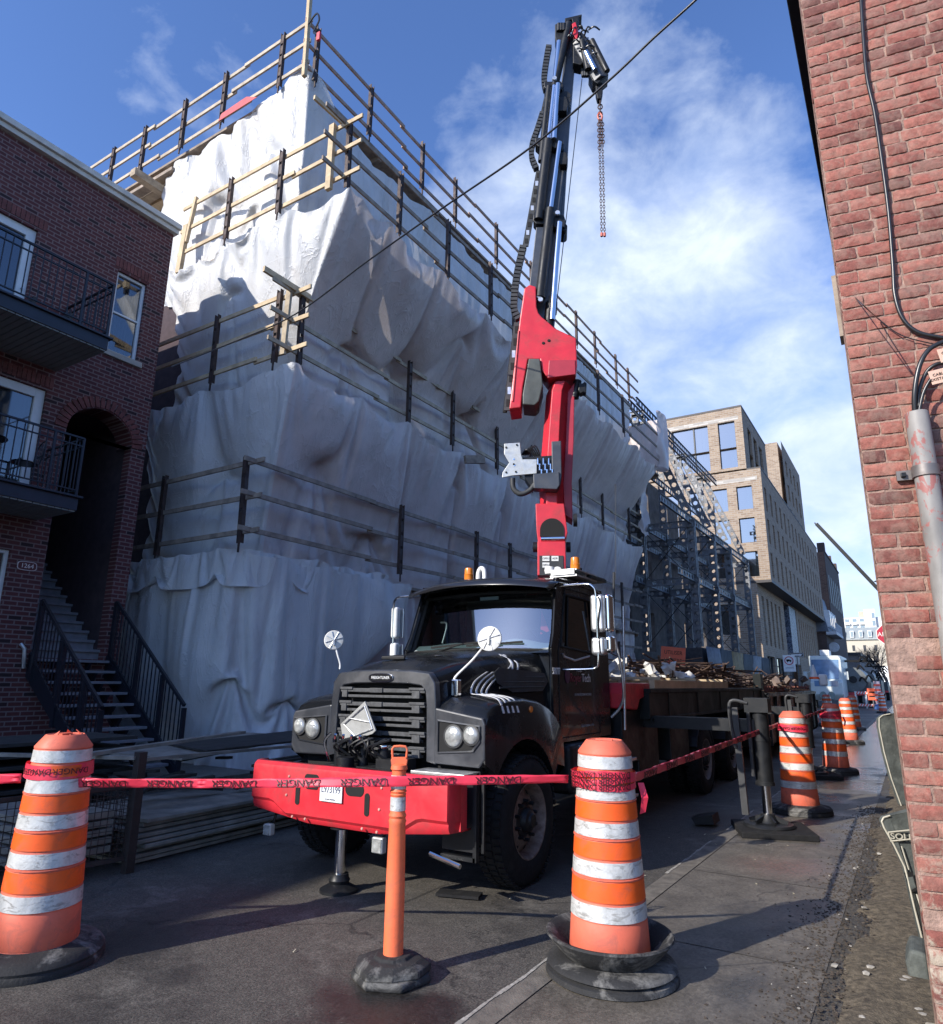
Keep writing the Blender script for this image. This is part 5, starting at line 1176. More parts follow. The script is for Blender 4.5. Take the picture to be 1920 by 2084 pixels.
# ---- boom, in the upright plane through its column that faces the street corner
P0 = V((-3.95, 8.4, 0)); NV = V((P0.x, P0.y, 0)).normalized(); ER = V((NV.y, -NV.x, 0))
def BP(x, y, d=0): return AP(x, y, P0-NV*d, NV)
def bprism(px, d0, d1):
    b_ = MB(); base = [AP(x, y, P0, NV) for x, y in px]; n_ = len(px)
    b_.add([p-NV*d0 for p in base]+[p-NV*d1 for p in base], [tuple(range(n_)), tuple(range(n_, 2*n_))[::-1]]+[(i, n_+i, n_+(i+1) % n_, (i+1) % n_) for i in range(n_)]); return b_
def btube(px, r, d=.0, seg=12): return MB().tube([AP(x, y, P0, NV)-NV*d for x, y in px], r, seg)
bm = thing_part('boom', tk)
redsh = red
b = bprism([(1095, 1108), (1151, 1108), (1152, 1176), (1095, 1176)], .22, -.25); b.build('turret', redsh, bm, bev=.01)
q_ = bprism([(1099, 1137), (1146, 1137), (1147, 1176), (1099, 1176)], .235, .22).build('control_panel', plastic, bm)
stk = mat('sticker_white', (.72, .72, .7), .5, var=.03)
for (x0, y0, s_) in ((1112, 1143, 'OPSU'), (1130, 1143, 'ADR'), (1112, 1156, 'OPSU')):
    bprism([(x0-7, y0-5), (x0+7, y0-5), (x0+7, y0+5), (x0-7, y0+5)], .242, .236).build('sticker', stk, bm)
    text_mesh(s_, .035, 'sticker_text', blacksteel, frame(BP(x0, y0)-NV*.244, ER, (0, 0, 1)), bm)
pc = BP(1135, 1168)-NV*.25; MB().lathe([(0, .03), (.055, .025), (.06, 0)], pc, 24, (-NV).to_track_quat('Z', 'Y').to_matrix()).build('dial', stk, bm, smooth=40)
b = bprism([(1091, 1032), (1148, 1032), (1155, 1090), (1150, 1108), (1096, 1110), (1093, 1085)], .2, -.22); b.build('boom_joint', redsh, bm, bev=.01)
ctr = [(1100+48*(.5+.5*math.cos(PI-PI*k/16)), 1086-24*math.sin(PI*k/16)) for k in range(17)]+[(1148, 1098), (1100, 1098)]
bprism(ctr, .215, .2).build('joint_cover', rub, bm)
MB().tube([BP(1102, 1103)-NV*.21, BP(1149, 1102)-NV*.21], .03, 14).build('pivot_pin', chrome, bm, smooth=50)
for x in (1090, 1157): MB().tube([BP(x, 1115)-NV*.05-ER*.03, BP(x, 1115)-NV*.05+ER*.03], .07, 18).build('pivot_cap', blacksteel, bm, smooth=40)
# lower boom, hexagonal tube seen from its front
low = [(1100, 1030), (1097, 990), (1100, 935), (1106, 860), (1110, 800), (1122, 784), (1165, 782), (1163, 860), (1160, 935), (1158, 1000), (1160, 1035)]
secs = []
for xl, xr, y in ((1099, 1148, 1034), (1098, 1148, 1000), (1102, 1150, 930), (1108, 1152, 860), (1112, 1156, 805), (1120, 1162, 786)):
    a, c_ = BP(xl, y), BP(xr, y); w_ = (c_-a).length
    secs.append([a-NV*.0, a+ER*w_*.28-NV*.17, a+ER*w_*.72-NV*.17, c_-NV*.0+ER*.02, c_+NV*.24+ER*.02, a+NV*.24])
MB().loft(secs, True, True).build('lower_boom', redsh, bm, bev=.008)
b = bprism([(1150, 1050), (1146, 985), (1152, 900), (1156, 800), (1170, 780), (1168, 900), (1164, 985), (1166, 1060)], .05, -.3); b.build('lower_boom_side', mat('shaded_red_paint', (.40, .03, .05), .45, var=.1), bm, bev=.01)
MB().tube([BP(1170, 1062)-NV*.1-ER*.02, BP(1170, 1062)-NV*.1+ER*.03], .09, 18).build('side_pivot', blacksteel, bm, smooth=40)
btube([(1176, 775), (1170, 810)], .06).build('elbow_link', blacksteel, bm, smooth=40)
bprism([(1178, 783), (1185, 786), (1190, 782), (1194, 786), (1193, 806), (1188, 803), (1182, 806), (1177, 800)], .1, -.05).build('roller', blacksteel, bm, bev=.01)
# elbow housing
hs_ = [(1069, 604), (1079, 597), (1092, 601), (1093, 641), (1097, 654), (1104, 662), (1113, 669), (1130, 684), (1172, 704), (1174, 759), (1172, 775), (1116, 784), (1104, 768), (1100, 746), (1076, 746), (1066, 800), (1062, 842), (1039, 845), (1060, 665)]
bprism(hs_, .24, -.2).build('elbow_housing', redsh, bm, bev=.015)
bprism([(1116, 784), (1118, 749), (1170, 748), (1171, 777)], .255, .24).build('elbow_skirt', bpy.data.materials['shaded_red_paint'], bm, bev=.006)
MB().tube([BP(1058, 690)-NV*.245, BP(1046, 830)-NV*.245], .012, 6).build('edge_weld', redsh, bm)
bprism([(1078, 747), (1100, 747), (1106, 800), (1098, 832), (1090, 840), (1066, 838), (1066, 818)], .28, -.15).build('cylinder_shroud', mat('grey_green_shroud', (.07, .078, .072), .5, var=.3, dirt=(.12, .12, .11), dirtamt=.4), bm, bev=.015)
for q in ((1107, 714), (1118, 709)): MB().lathe([(0, .01), (.02, .008), (.024, 0)], BP(*q)-NV*.24, 12, (-NV).to_track_quat('Z', 'Y').to_matrix()).build('grease_cap', rub, bm)
# telescopic sections
tel = mat('dark_grey_boom_paint', (.045, .052, .066), .38, var=.2, scale=5, coat=.2, dirt=(.09, .09, .1), dirtamt=.4)
def tbox(x0, y0, x1, y1, wpx0, wpx1, d0, d1):
    return bprism([(x0-wpx0, y0), (x0+wpx0, y0), (x1+wpx1, y1), (x1-wpx1, y1)], d0, d1)
tbox(1102, 652, 1138, 300, 21, 17, .02, -.26).build('boom_section', tel, bm, bev=.01)
tbox(1133, 440, 1150, 200, 15, 13, .0, -.22).build('boom_section', tel, bm, bev=.01)
tbox(1146, 262, 1164, 70, 13, 11, -.02, -.2).build('boom_section', tel, bm, bev=.01)
tbox(1085, 600, 1100, 470, 8, 8, .10, .02).build('boom_rib', tel, bm, bev=.01)
def cyl_(pts, r, d, m_, nm): btube(pts, r, d, 16).build(nm, m_, bm, smooth=50)
cyl_([(1100, 618), (1121, 440)], .075, .16, blacksteel, 'cylinder_barrel'); cyl_([(1121, 440), (1139, 305)], .038, .16, chrome, 'cylinder_rod')
cyl_([(1124, 665), (1133, 540), (1139, 470)], .042, .20, chrome, 'cylinder_rod')
cyl_([(1097, 460), (1116, 300)], .075, .14, blacksteel, 'cylinder_barrel'); cyl_([(1116, 310), (1138, 100)], .040, .14, chrome, 'cylinder_rod')
cyl_([(1129, 190), (1158, 62)], .062, .12, blacksteel, 'cylinder_barrel'); cyl_([(1128, 300), (1136, 190)], .040, .18, chrome, 'cylinder_rod')
cyl_([(1112, 660), (1115, 690), (1122, 620)], .08, .05, blacksteel, 'cylinder_barrel')
cyl_([(1102, 340), (1118, 190)], .05, .12, blacksteel, 'cylinder_barrel')
for (x, y, w_, h_) in ((1112, 302, 22, 9), (1136, 306, 12, 8), (1128, 188, 20, 8), (1106, 458, 20, 9), (1138, 462, 14, 12), (1143, 225, 14, 14), (1147, 335, 9, 12), (1126, 625, 9, 14), (1140, 84, 10, 20)):
    bprism([(x-w_, y-h_), (x+w_*.7, y-h_*1.1), (x+w_, y), (x+w_*.8, y+h_), (x-w_*.7, y+h_), (x-w_, y+h_*.3)], .14, -.05).build('cylinder_bracket', blacksteel, bm, bev=.012)
for (x, y) in ((1098, 617), (1101, 624), (1135, 450), (1129, 180)):
    c_ = BP(x, y)-NV*.18; MB().lathe([(0, .03), (.035, .03), (.04, 0)], c_, 14, (-NV).to_track_quat('Z', 'Y').to_matrix()).build('pin', alu, bm)
for (x, y, r_) in ((1137, 460, .10), (1150, 205, .09), (1153, 215, .07), (1147, 470, .06)):
    MB().tube([BP(x, y)-NV*.1, BP(x, y)+NV*.2], r_, 18).build('sheave', blacksteel, bm, smooth=40)
# cable chain, ribbed
def chain(px, w_, d):
    pts = curve_pts([BP(x, y)-NV*d for x, y in px], 8); b_ = MB(); L_ = sum((pts[i+1]-pts[i]).length for i in range(len(pts)-1)); n_ = int(L_/.062); u = 0
    acc = [0]
    for i in range(len(pts)-1): acc.append(acc[-1]+(pts[i+1]-pts[i]).length)
    for k in range(n_):
        t = L_*(k+.5)/n_; i = max(j for j in range(len(acc)) if acc[j] <= t); i = min(i, len(pts)-2)
        dr = (pts[i+1]-pts[i]).normalized(); p = pts[i]+dr*(t-acc[i]); b_.box(p, (w_, .045, .10), Matrix((dr.cross(NV), dr, NV)).transposed())
    b_.tube(pts, w_*.36, 6); return b_
chm = mat('chain_plastic', (.03, .032, .035), .5, var=.2, dirt=(.12, .12, .11), dirtamt=.4)
chain([(1057, 655), (1047, 630), (1052, 570), (1066, 505)], .10, .05).build('cable_chain', chm, bm)
chain([(1093, 350), (1083, 325), (1084, 300), (1094, 270), (1105, 235)], .08, .05).build('cable_chain', chm, bm)
chain([(1112, 190), (1108, 165), (1114, 120), (1118, 100)], .09, .05).build('cable_chain', chm, bm)
def perf(x0, y0, x1, y1, w_, n_):
    b_ = tbox(x0, y0, x1, y1, w_, w_, .06, .03); 
    for k in range(n_):
        t = (k+.6)/(n_+.2); x, y = x0+(x1-x0)*t, y0+(y1-y0)*t; h_ = abs(y1-y0)/n_*.28
        b_2 = bprism([(x-w_*.5, y-h_), (x+w_*.5, y-h_), (x+w_*.5, y+h_), (x-w_*.5, y+h_)], .066, .061); b_2.build('slot', alu if k % 3 == 1 else rub, bm)
    b_.build('cable_tray', chm, bm)
perf(1070, 505, 1098, 352, 6, 9); perf(1033, 838, 1054, 660, 7, 7); perf(1105, 240, 1118, 180, 5, 3)
MB().beam(BP(1028, 840)-NV*.0, BP(1050, 660)-NV*.0, .02, .06).build('tray_edge', rub, bm)
# head and folded jib
for i in range(3): MB().tube([BP(1138+i*5, 66)-NV*.14, BP(1138+i*5, 80)-NV*.14], .045, 12).build('head_valve', blacksteel, bm, smooth=40)
bprism([(1150, 50), (1184, 42), (1184, 45), (1178, 49), (1174, 66), (1168, 68), (1164, 52), (1154, 56), (1153, 70), (1149, 72)], .12, -.12).build('head_bracket', blacksteel, bm, bev=.008)
bprism([(1164, 66), (1171, 62), (1177, 82), (1174, 98), (1168, 90)], .16, .05).build('head_flag', red, bm, bev=.006)
bprism([(1166, 72), (1185, 76), (1206, 98), (1204, 124), (1182, 142), (1166, 138)], .10, -.1).build('jib_head', blacksteel, bm, bev=.015)
random.seed(5)
q = MB()
for k in range(16):
    a = BP(random.uniform(1168, 1200), random.uniform(72, 130))-NV*random.uniform(.08, .16); c_ = a+ER*random.uniform(-.15, .2)+V((0, 0, random.uniform(-.25, .1)))
    q.tube(curve_pts([a, a.lerp(c_, .5)-NV*.06, c_], 4), .014, 6)
q.build('hydraulic_hoses', cabm, bm, smooth=60)
q = MB(); q.tube([BP(1178, 95)-NV*.05, BP(1222, 172)-NV*.05], .13, 6); q.build('jib', tel, bm, bev=.008)
cyl_([(1204, 96), (1235, 158)], .05, .12, blacksteel, 'jib_cylinder'); cyl_([(1192, 128), (1210, 164)], .045, .2, chrome, 'jib_rod'); cyl_([(1184, 100), (1196, 158)], .05, .15, blacksteel, 'jib_link')
bprism([(1198, 160), (1232, 150), (1238, 164), (1216, 182), (1206, 176)], .12, -.12).build('jib_end', blacksteel, bm, bev=.01)
bprism([(1212, 176), (1227, 174), (1227, 192), (1224, 206), (1216, 206), (1213, 194)], .06, -.06).build('hook_block', blacksteel, bm, bev=.012)
for x in (1190, 1194, 1186): btube([(x, 158), (x+1, 166)], .03, .1).build('hose_end', chm, bm)
q = MB(); q.tube([BP(1185, 160), BP(1126, 682)], .007, 5); q.build('winch_rope', cabm, bm)
# manifold box on the lower boom
mvm = mat('brushed_plate', (.50, .51, .50), .4, .6, var=.15, scale=14, dirt=(.3, .3, .28), dirtamt=.4)
bprism([(1030, 919), (1061, 917), (1063, 940), (1066, 950), (1094, 950), (1094, 978), (1047, 982), (1026, 986), (1027, 976), (1040, 957), (1030, 940)], .34, .31).build('side_plate', mvm, bm, bev=.004)
bprism([(1066, 944), (1132, 940), (1132, 1000), (1082, 1002), (1070, 985)], .30, .05).build('manifold', blacksteel, bm, bev=.01)
bprism([(1123, 914), (1142, 913), (1143, 985), (1140, 1000), (1124, 980)], .33, .17).build('valve_cover', tel, bm, bev=.01)
bprism([(1087, 980), (1138, 975), (1139, 1002), (1134, 1010), (1088, 1008)], .36, .17).build('lower_box', tel, bm, bev=.01)
q = MB()
for k in range(9): a = BP(1096+k*3.6, 948+(k % 3)*11)-NV*.33; MB().tube([a, a+V((0, 0, -.09))], .014, 8).build('fitting', chrome, bm, smooth=40)
for (x, y) in ((1034, 927), (1055, 922), (1034, 976), (1053, 975), (1049, 950), (1050, 962)): MB().tube([BP(x, y)-NV*.34, BP(x, y)-NV*.345], .012, 8).build('fitting', chrome, bm, smooth=40)
for (x, y) in ((1034, 927), (1055, 922), (1034, 976), (1053, 975), (1049, 960)): MB().tube([BP(x, y)-NV*.345, BP(x, y)-NV*.35], .014, 10).build('bolt_hole', rub, bm)
q = MB(); q.tube(curve_pts([BP(1046, 986)-NV*.3, BP(1048, 1006)-NV*.3, BP(1062, 1017)-NV*.3, BP(1080, 1010)-NV*.3, BP(1090, 998)-NV*.3], 6), .036, 12); q.build('hose_sleeve', chm, bm, smooth=50)
q = MB()
for k in range(5): q.tube(curve_pts([BP(1064+k*3, 935)-NV*.2, BP(1074+k*4, 928-k*2)-NV*.28, BP(1088+k*3, 938)-NV*.24, BP(1100, 950)-NV*.2], 4), .011, 6)
q.build('hydraulic_hoses', cabm, bm, smooth=60)
# chain sling hanging from the hook
sg = thing('chain_sling', BP(1222, 206), 'orange and brown chain sling hanging straight down from the crane hook', 'chain sling')
chn = mat('rusty_chain', (.13, .085, .07), .6, .5, var=.4, scale=20); sgo = mat('orange_hook_paint', (.5, .09, .05), .5)
def links(p, q_, step, r, mt, nm):
    b_ = MB(); p, q_ = V(p), V(q_); L_ = (q_-p).length; n_ = int(L_/step); d_ = (q_-p).normalized()
    for k in range(n_):
        c_ = p+d_*(k+.5)*step; s2 = ER if k % 2 else NV
        b_.tube([c_+d_*step*.7*math.sin(a)+s2*r*1.6*math.cos(a) for a in [2*PI*j/8 for j in range(9)]], r*.5, 5, False)
    return b_.build(nm, mt, sg)
links(BP(1222, 206), BP(1222, 240), .07, .022, chn, 'ring_chain')
q = MB(); q.tube(curve_pts([BP(1222, 228), BP(1217, 236), BP(1222, 246), BP(1226, 238), BP(1222, 230)], 4), .016, 6); q.build('sling_hook', sgo, sg)
for x0, x1, y1 in ((1219, 1221, 305), (1222, 1224, 300), (1226, 1228, 303)): links(BP(x0, 244), BP(x1, y1), .055, .016, chn, 'short_leg')
for x0, x1 in ((1221, 1225), (1227, 1231)):
    links(BP(x0, 300), BP(x1, 476), .05, .010, chn, 'long_leg'); MB().tube([BP(x1, 474), BP(x1, 481)], .02, 8).build('grab_hook', sgo, sg)
# ---- outriggers
def outrigger(x, y, pad, lab=None):
    o_ = thing_part('outrigger', tk)
    b_ = MB(); b_.bx((CX+.9, y-.08, 1.08), (x-.05, y+.08, 1.22)); b_.bx((x-.14, y-.12, 1.3), (x+.12, y+.12, 1.46)); b_.cyl((x, y, .52), (x, y, 1.34), .095, .095, 24); b_.cyl((x, y, .98), (x, y, 1.02), .105, .105, 24); b_.cyl((x, y, .50), (x, y, .54), .105, .105, 24); b_.build('cylinder', blacksteel, o_, smooth=40)
    MB().cyl((x, y, .12), (x, y, .52), .05, .05, 20).build('rod', chrome, o_, smooth=40)
    q_ = MB(); q_.beam((x-.22, y-.1, .18), (x-.25, y-.1, 1.35), .07, .05, (0, 1, 0)); q_.tube(curve_pts([(x-.1, y-.12, 1.4), (x-.28, y-.14, 1.42), (x-.30, y-.14, 1.2), (x-.26, y-.13, .9)], 5), .02, 8); q_.tube([(x-.1, y-.11, .6), (x-.1, y-.11, 1.3)], .022, 8); q_.build('guide_arm', plastic, o_, smooth=40)
    f_ = MB(); f_.lathe([(0, .20), (.07, .2), (.09, .15), (.12, .11), (.26, .10), (.28, .08), (.28, .07), (0, .07)], (x, y, 0), 28)
    for k in range(6): a = k*PI/3; f_.beam((x+.05*math.cos(a), y+.05*math.sin(a), .17), (x+.2*math.cos(a), y+.2*math.sin(a), .115), .02, .05)
    f_.build('foot', blacksteel, o_, smooth=35)
    R = Matrix.Rotation(.35, 3, 'Z'); MB().box((x+.04, y-.02, .035), (.78, .78, .065), R).build('pad', black, o_, bev=.01)
    return o_
outrigger(-1.56, 8.88, 1); outrigger(-1.75, 14.6, 1)
MB().prism([(0, 0), (.22, .02), (.2, .12), (-.04, .07)], lambda u, v, w_: V((-2.35+u, 8.75+w_, .02+v)), 0, .3).build('scrap_plate', blacksteel, tk)
MB().box((-3.16, 4.93, .02), (.34, .14, .02), Matrix.Rotation(.3, 3, 'Z')).build('wheel_chock', black, tk)
# ================================================================= DRUMS, POST, TAPE
def shiny(name, c, r=.45, sc=12):
    return mat(name, c, r, var=.07, scale=sc, dirt=(c[0]*.4+.04, c[1]*.5+.04, c[2]*.5+.05), dirtamt=.75, bmp=.08, bscale=18)
orange = shiny('orange_sheeting', (.90, .115, .012)); orange2 = shiny('faded_orange_plastic', (.72, .15, .085), .55)
m, nt2, b = newmat('reflective_white'); vec = mapped(nt2)
vv = N(nt2, 'ShaderNodeTexVoronoi'); vv.inputs['Scale'].default_value = 70; nt2.links.new(vec, vv.inputs['Vector'])
c = ramp(nt2, noi(nt2, vec, 14, 6, .7, .4), [(.3, (.46, .47, .46)), (.6, (.68, .68, .66))])
c = mixc(nt2, ramp(nt2, noi(nt2, mapped(nt2, (1, 1, 3)), 9, 6, .7, 1.0), [(.54, 0), (.64, .7)]), c, (.22, .20, .18))
nt2.links.new(c, b.inputs['Base Color']); b.inputs['Roughness'].default_value = .32; b.inputs['Metallic'].default_value = .15; bump(nt2, b, vv.outputs['Distance'], .25, .003); refl = m
def make_drum():
    t_ = thing('traffic_drum', (0, 0, 0), 'x', 'traffic drum', 'orange and white traffic drums along the street')
    R = lambda z: .230-.072*(z-.12)/1.07
    bands = [(.12, .30, orange2), (.31, .40, refl), (.41, .52, orange), (.535, .62, refl), (.63, .725, orange), (.74, .825, refl), (.835, .93, orange), (.94, 1.02, refl), (1.03, 1.10, orange), (1.11, 1.185, refl)]
    prof = [(.232, .10)]
    for k, (a, c_, m_) in enumerate(bands):
        prof += [(R(a)-.004, a-.002), (R(a), a+.004), (R(c_), c_-.004), (R(c_)-.004, c_+.002)]
        if k in (2, 4, 6) : prof += [(R(c_)+.006, c_+.004), (R(c_)+.006, c_+.009), (R(c_)-.004, c_+.012)]
    prof += [(.160, 1.19), (.160, 1.20), (.112, 1.262), (.105, 1.268), (.10, 1.262), (0, 1.258)]
    MB().lathe(prof, seg=64).build('body', orange2, t_, smooth=45)
    for a, c_, m_ in bands[1:]:
        dent = MB(); secs = []
        for z in (a+.003, (a+c_)/2, c_-.003): secs.append([V(((R(z)+.0025)*math.cos(t), (R(z)+.0025)*math.sin(t), z)) for t in [2*PI*k/64 for k in range(64)]])
        dent.loft(secs, True).build('reflective_band' if m_ is refl else 'orange_band', m_, t_, smooth=60)
    MB().prism([(-.05, -.012), (.05, -.012), (.05, .012), (-.05, .012)], lambda u, v, w_: V((u, v, w_)), 1.262, 1.272).build('handle', orange2, t_)
    return t_
rubber = mat('dusty_rubber', (.022, .022, .023), .8, var=.3, scale=8, bmp=.3, dirt=(.30, .29, .27), dirtamt=.8)
def dish(t_, x=0, y=0):
    MB().lathe([(.22, .10), (.25, .12), (.30, .185), (.345, .215), (.36, .215), (.365, .205), (.33, .165), (.27, .10), (.22, .085)], (x, y, 0), 56).build('upper_ring', rubber, t_, smooth=50)
    MB().lathe([(0, .085), (.25, .095), (.30, .09), (.355, .075), (.365, .06), (.34, .045), (.37, .035), (.375, .01), (.36, 0), (0, 0)], (x+.01, y-.01, .001), 56).build('base_ring', rubber, t_, smooth=50)
def flat(t_, th=.085):
    MB().lathe([(0, .10), (.24, .115), (.30, .10), (.35, .09), (.375, .06), (.37, .045), (.38, .03), (.375, .0), (0, 0)], (0, 0, .001), 56).build('base_ring', rubber, t_, smooth=50)
proto = make_drum(); proto['label'] = 'nearest orange and white traffic drum standing in a flared rubber dish at the centre'
first = True; drums = {}
dl = [((-1.66, 4.20), 'near', None, 'd'), ((-4.56, 2.50), 'left', 'leftmost big orange and white traffic drum with a torn scuffed top', 'f'),
      ((-1.42, 10.42), 'm1', 'traffic drum just behind the outrigger foot, half lit by a strip of sun', 'f'), ((-1.42, 15.5), 'm2', 'traffic drum beside the second outrigger pad, tape end tied round it', 'f'),
      ((-1.72, 23.5), 'm3', 'traffic drum right behind the one with the tied tape end, dark lower band', 'f'), ((-2.05, 31), 'm4', 'small traffic drum leaning out behind the third drum of the row, on the wet road', 'f'),
      ((-3.05, 32.5), 'm5', 'distant traffic drum in front of the white van, right one of two', 'f'), ((-3.75, 33.5), 'm6', 'distant traffic drum in front of the white van, left one of two', 'f'), ((-1.75, 52), 'm7', 'slim far traffic drum alone on the wet street beside the brick wall edge', 'f')]
for k, (xy, key, lab, kind) in enumerate(dl):
    d_ = proto if k == 0 else None
    if d_ is None:
        d_ = proto.copy(); COL.objects.link(d_)
        for ch in list(proto.children):
            if ch.name.split('.')[0] in ('upper_ring', 'base_ring'): continue
            c_ = ch.copy(); COL.objects.link(c_); c_.parent = d_
        d_['label'] = lab
    drums[key] = (d_, xy, kind)
for key, (d_, xy, kind) in drums.items():
    ORG[d_.name] = V((0, 0, 0))
    (dish if kind == 'd' else flat)(d_)
    d_.location = (*xy, .004 if key != 'left' else 0); d_.rotation_euler = (random.uniform(-.015, .015), random.uniform(-.015, .015), random.uniform(0, 6))
    d_['label'] = d_['label']
# torn cap on the left drum
dlx = drums['left'][0]; q = MB()
for k in range(7):
    a = k*.9; r_ = .13; q.add([V((r_*math.cos(a), r_*math.sin(a), 1.225)), V((r_*.5*math.cos(a+.5), r_*.5*math.sin(a+.5), 1.29-.02*(k % 3))), V((r_*math.cos(a+.6), r_*math.sin(a+.6), 1.235)), V((r_*1.2*math.cos(a+.3), r_*1.2*math.sin(a+.3), 1.20))], [(0, 1, 2, 3)])
q.build('torn_cap', orange2, dlx, solid=.004)
# delineator post
dp = thing('delineator_post', (-2.66, 3.47, 0), 'slim orange delineator post with loop handle on a broken rubber base', 'delineator post')
po = (-2.66, 3.47, 0); x, y, _ = po
MB().lathe([(.060, .08), (.056, .12), (.054, .5), (.048, .80), (.052, .812), (.046, .828), (.052, .842), (.044, .86), (.043, .95), (.048, .957), (.043, .965), (.050, .975), (.043, .985), (.041, 1.07), (.042, 1.09), (.05, 1.098), (.046, 1.12), (.03, 1.13), (0, 1.13)], po, 32).build('post', shiny('salmon_orange_plastic', (.86, .17, .065), .5), dp, smooth=40)
for a, c_ in ((.87, .945), (.99, 1.065)): MB().lathe([(.0465, a), (.0455, c_)], po, 32).build('reflective_band', refl, dp, smooth=40)
q = MB(); lm = bpy.data.materials['salmon_orange_plastic']; er = V((math.cos(.55), math.sin(.55), 0)); O = V((x, y, 1.12))
q.prism([(-.045, 0), (.045, 0), (.05, .03), (.04, .045), (-.04, .045), (-.05, .03)], lambda u, v, w_: O+er*u+V((0, 0, v))+V((.52*w_, -.85*w_, 0)), -.02, .02)
lp = [O+er*u+V((0, 0, v)) for u, v in [(-.04, .03), (-.045, .09), (-.035, .105), (.0, .108), (.035, .105), (.045, .09), (.04, .03)]]
q.tube(lp, .0075, 8); q.build('loop_handle', lm, dp, bev=.004, smooth=50)
def octa(r_, z, n=7, ph=.2, jit=.0): return [(x+(r_+jit*math.sin(k*5.1))*math.cos(2*PI*k/n+ph), y+(r_+jit*math.cos(k*3.3))*math.sin(2*PI*k/n+ph), z) for k in range(n)]
q = MB(); q.loft([octa(.225, .0), octa(.235, .02), octa(.225, .045)], True, True); q.build('base_plate', rubber, dp, bev=.008)
q = MB(); q.loft([octa(.215, .046, 9, .5, .02), octa(.21, .075, 9, .5, .02), octa(.16, .10, 9, .5, .01), octa(.11, .105, 9, .5), octa(.10, .12, 9, .5), octa(.065, .12, 9, .5)], True, True); q.build('base_block', rubber, dp, bev=.006)
# tape
tapem = mat('red_danger_tape', (.80, .045, .085), .35, var=.12, scale=9); tapei = mat('tape_ink', (.06, .008, .012), .5)
def tape(pts, lab, step=.42, size=.062, wd=.058, flip=True, tw=.25, start=.1):
    t_ = thing('danger_tape', pts[0], lab, 'danger tape'); P_ = curve_pts(pts, 24) if len(pts) > 2 else [V(pts[0]).lerp(V(pts[1]), k/40) for k in range(41)]
    acc = [0]
    for i in range(len(P_)-1): acc.append(acc[-1]+(P_[i+1]-P_[i]).length)
    L_ = acc[-1]
    def at(u):
        u = max(0, min(L_-1e-4, u)); i = max(j for j in range(len(acc)-1) if acc[j] <= u); d_ = (P_[i+1]-P_[i]); p = P_[i]+d_*((u-acc[i])/d_.length); d_ = d_.normalized()
        z = V((0, 0, 1)); side = d_.cross(z).normalized(); a = tw*math.sin(u*2.3+1)+.15*math.sin(u*7)
        upv = (z*math.cos(a)+side*math.sin(a)); upv = (upv-d_*upv.dot(d_)).normalized(); return p, d_, upv, upv.cross(d_)*-1
    n_ = int(L_/.03); secs = [[], [], [], [], []]
    for k in range(n_+1):
        u = L_*k/n_; p, d_, upv, nn = at(u); cr_ = .004*math.sin(u*31)+.005*noise.noise(V((u*6, 0, 3)))
        h_ = wd/2*(1-.12*abs(math.sin(u*1.7)))
        for j, t in enumerate((-1, -.5, 0, .5, 1)): secs[j].append(p+upv*h_*t+nn*(cr_*(1 if j % 2 else -1)))
    MB().loft(secs).build('ribbon', tapem, t_, smooth=60, solid=.0012)
    u = start; k = 0
    while u < L_-.1:
        p, d_, upv, nn = at(u)
        view = (EYE-p).normalized()
        if nn.dot(view) < 0: nn = -nn
        rx_ = upv.cross(nn); M0 = frame(p+nn*.0065, -rx_ if flip else rx_, -upv if flip else upv)
        bm_ = text_mesh('DANGER', size, None, tapei, M0, sx=1.12); bm_.build('lettering', tapei, t_); u += step; k += 1
    return t_
A_ = V((-4.42, 2.62, 1.0))
tape([(-6.6, 1.35, 1.0), (-5.5, 1.85, .985), (-4.76, 2.38, 1.0)], 'red danger tape running out of the picture at the left from the leftmost drum', start=.35)
tape([(-4.37, 2.52, .99), (-3.5, 3.02, 1.0), (-2.66, 3.405, 1.035), (-1.83, 4.06, 1.045)], 'red danger tape from the leftmost drum past the bumper to the nearest centre drum', start=.16, step=.40)
tape([(-1.50, 4.26, 1.05), (-1.54, 7.2, 1.07), (-1.58, 10.3, 1.10)], 'red danger tape sloping from the nearest centre drum to the drum at the outrigger', start=.35, step=.5, tw=.1)
tape([(-1.40, 10.5, 1.12), (-1.50, 13, 1.13), (-1.46, 15.3, 1.17)], 'short far danger tape between the outrigger drum and the next drum', start=.3, step=.5, tw=.2)
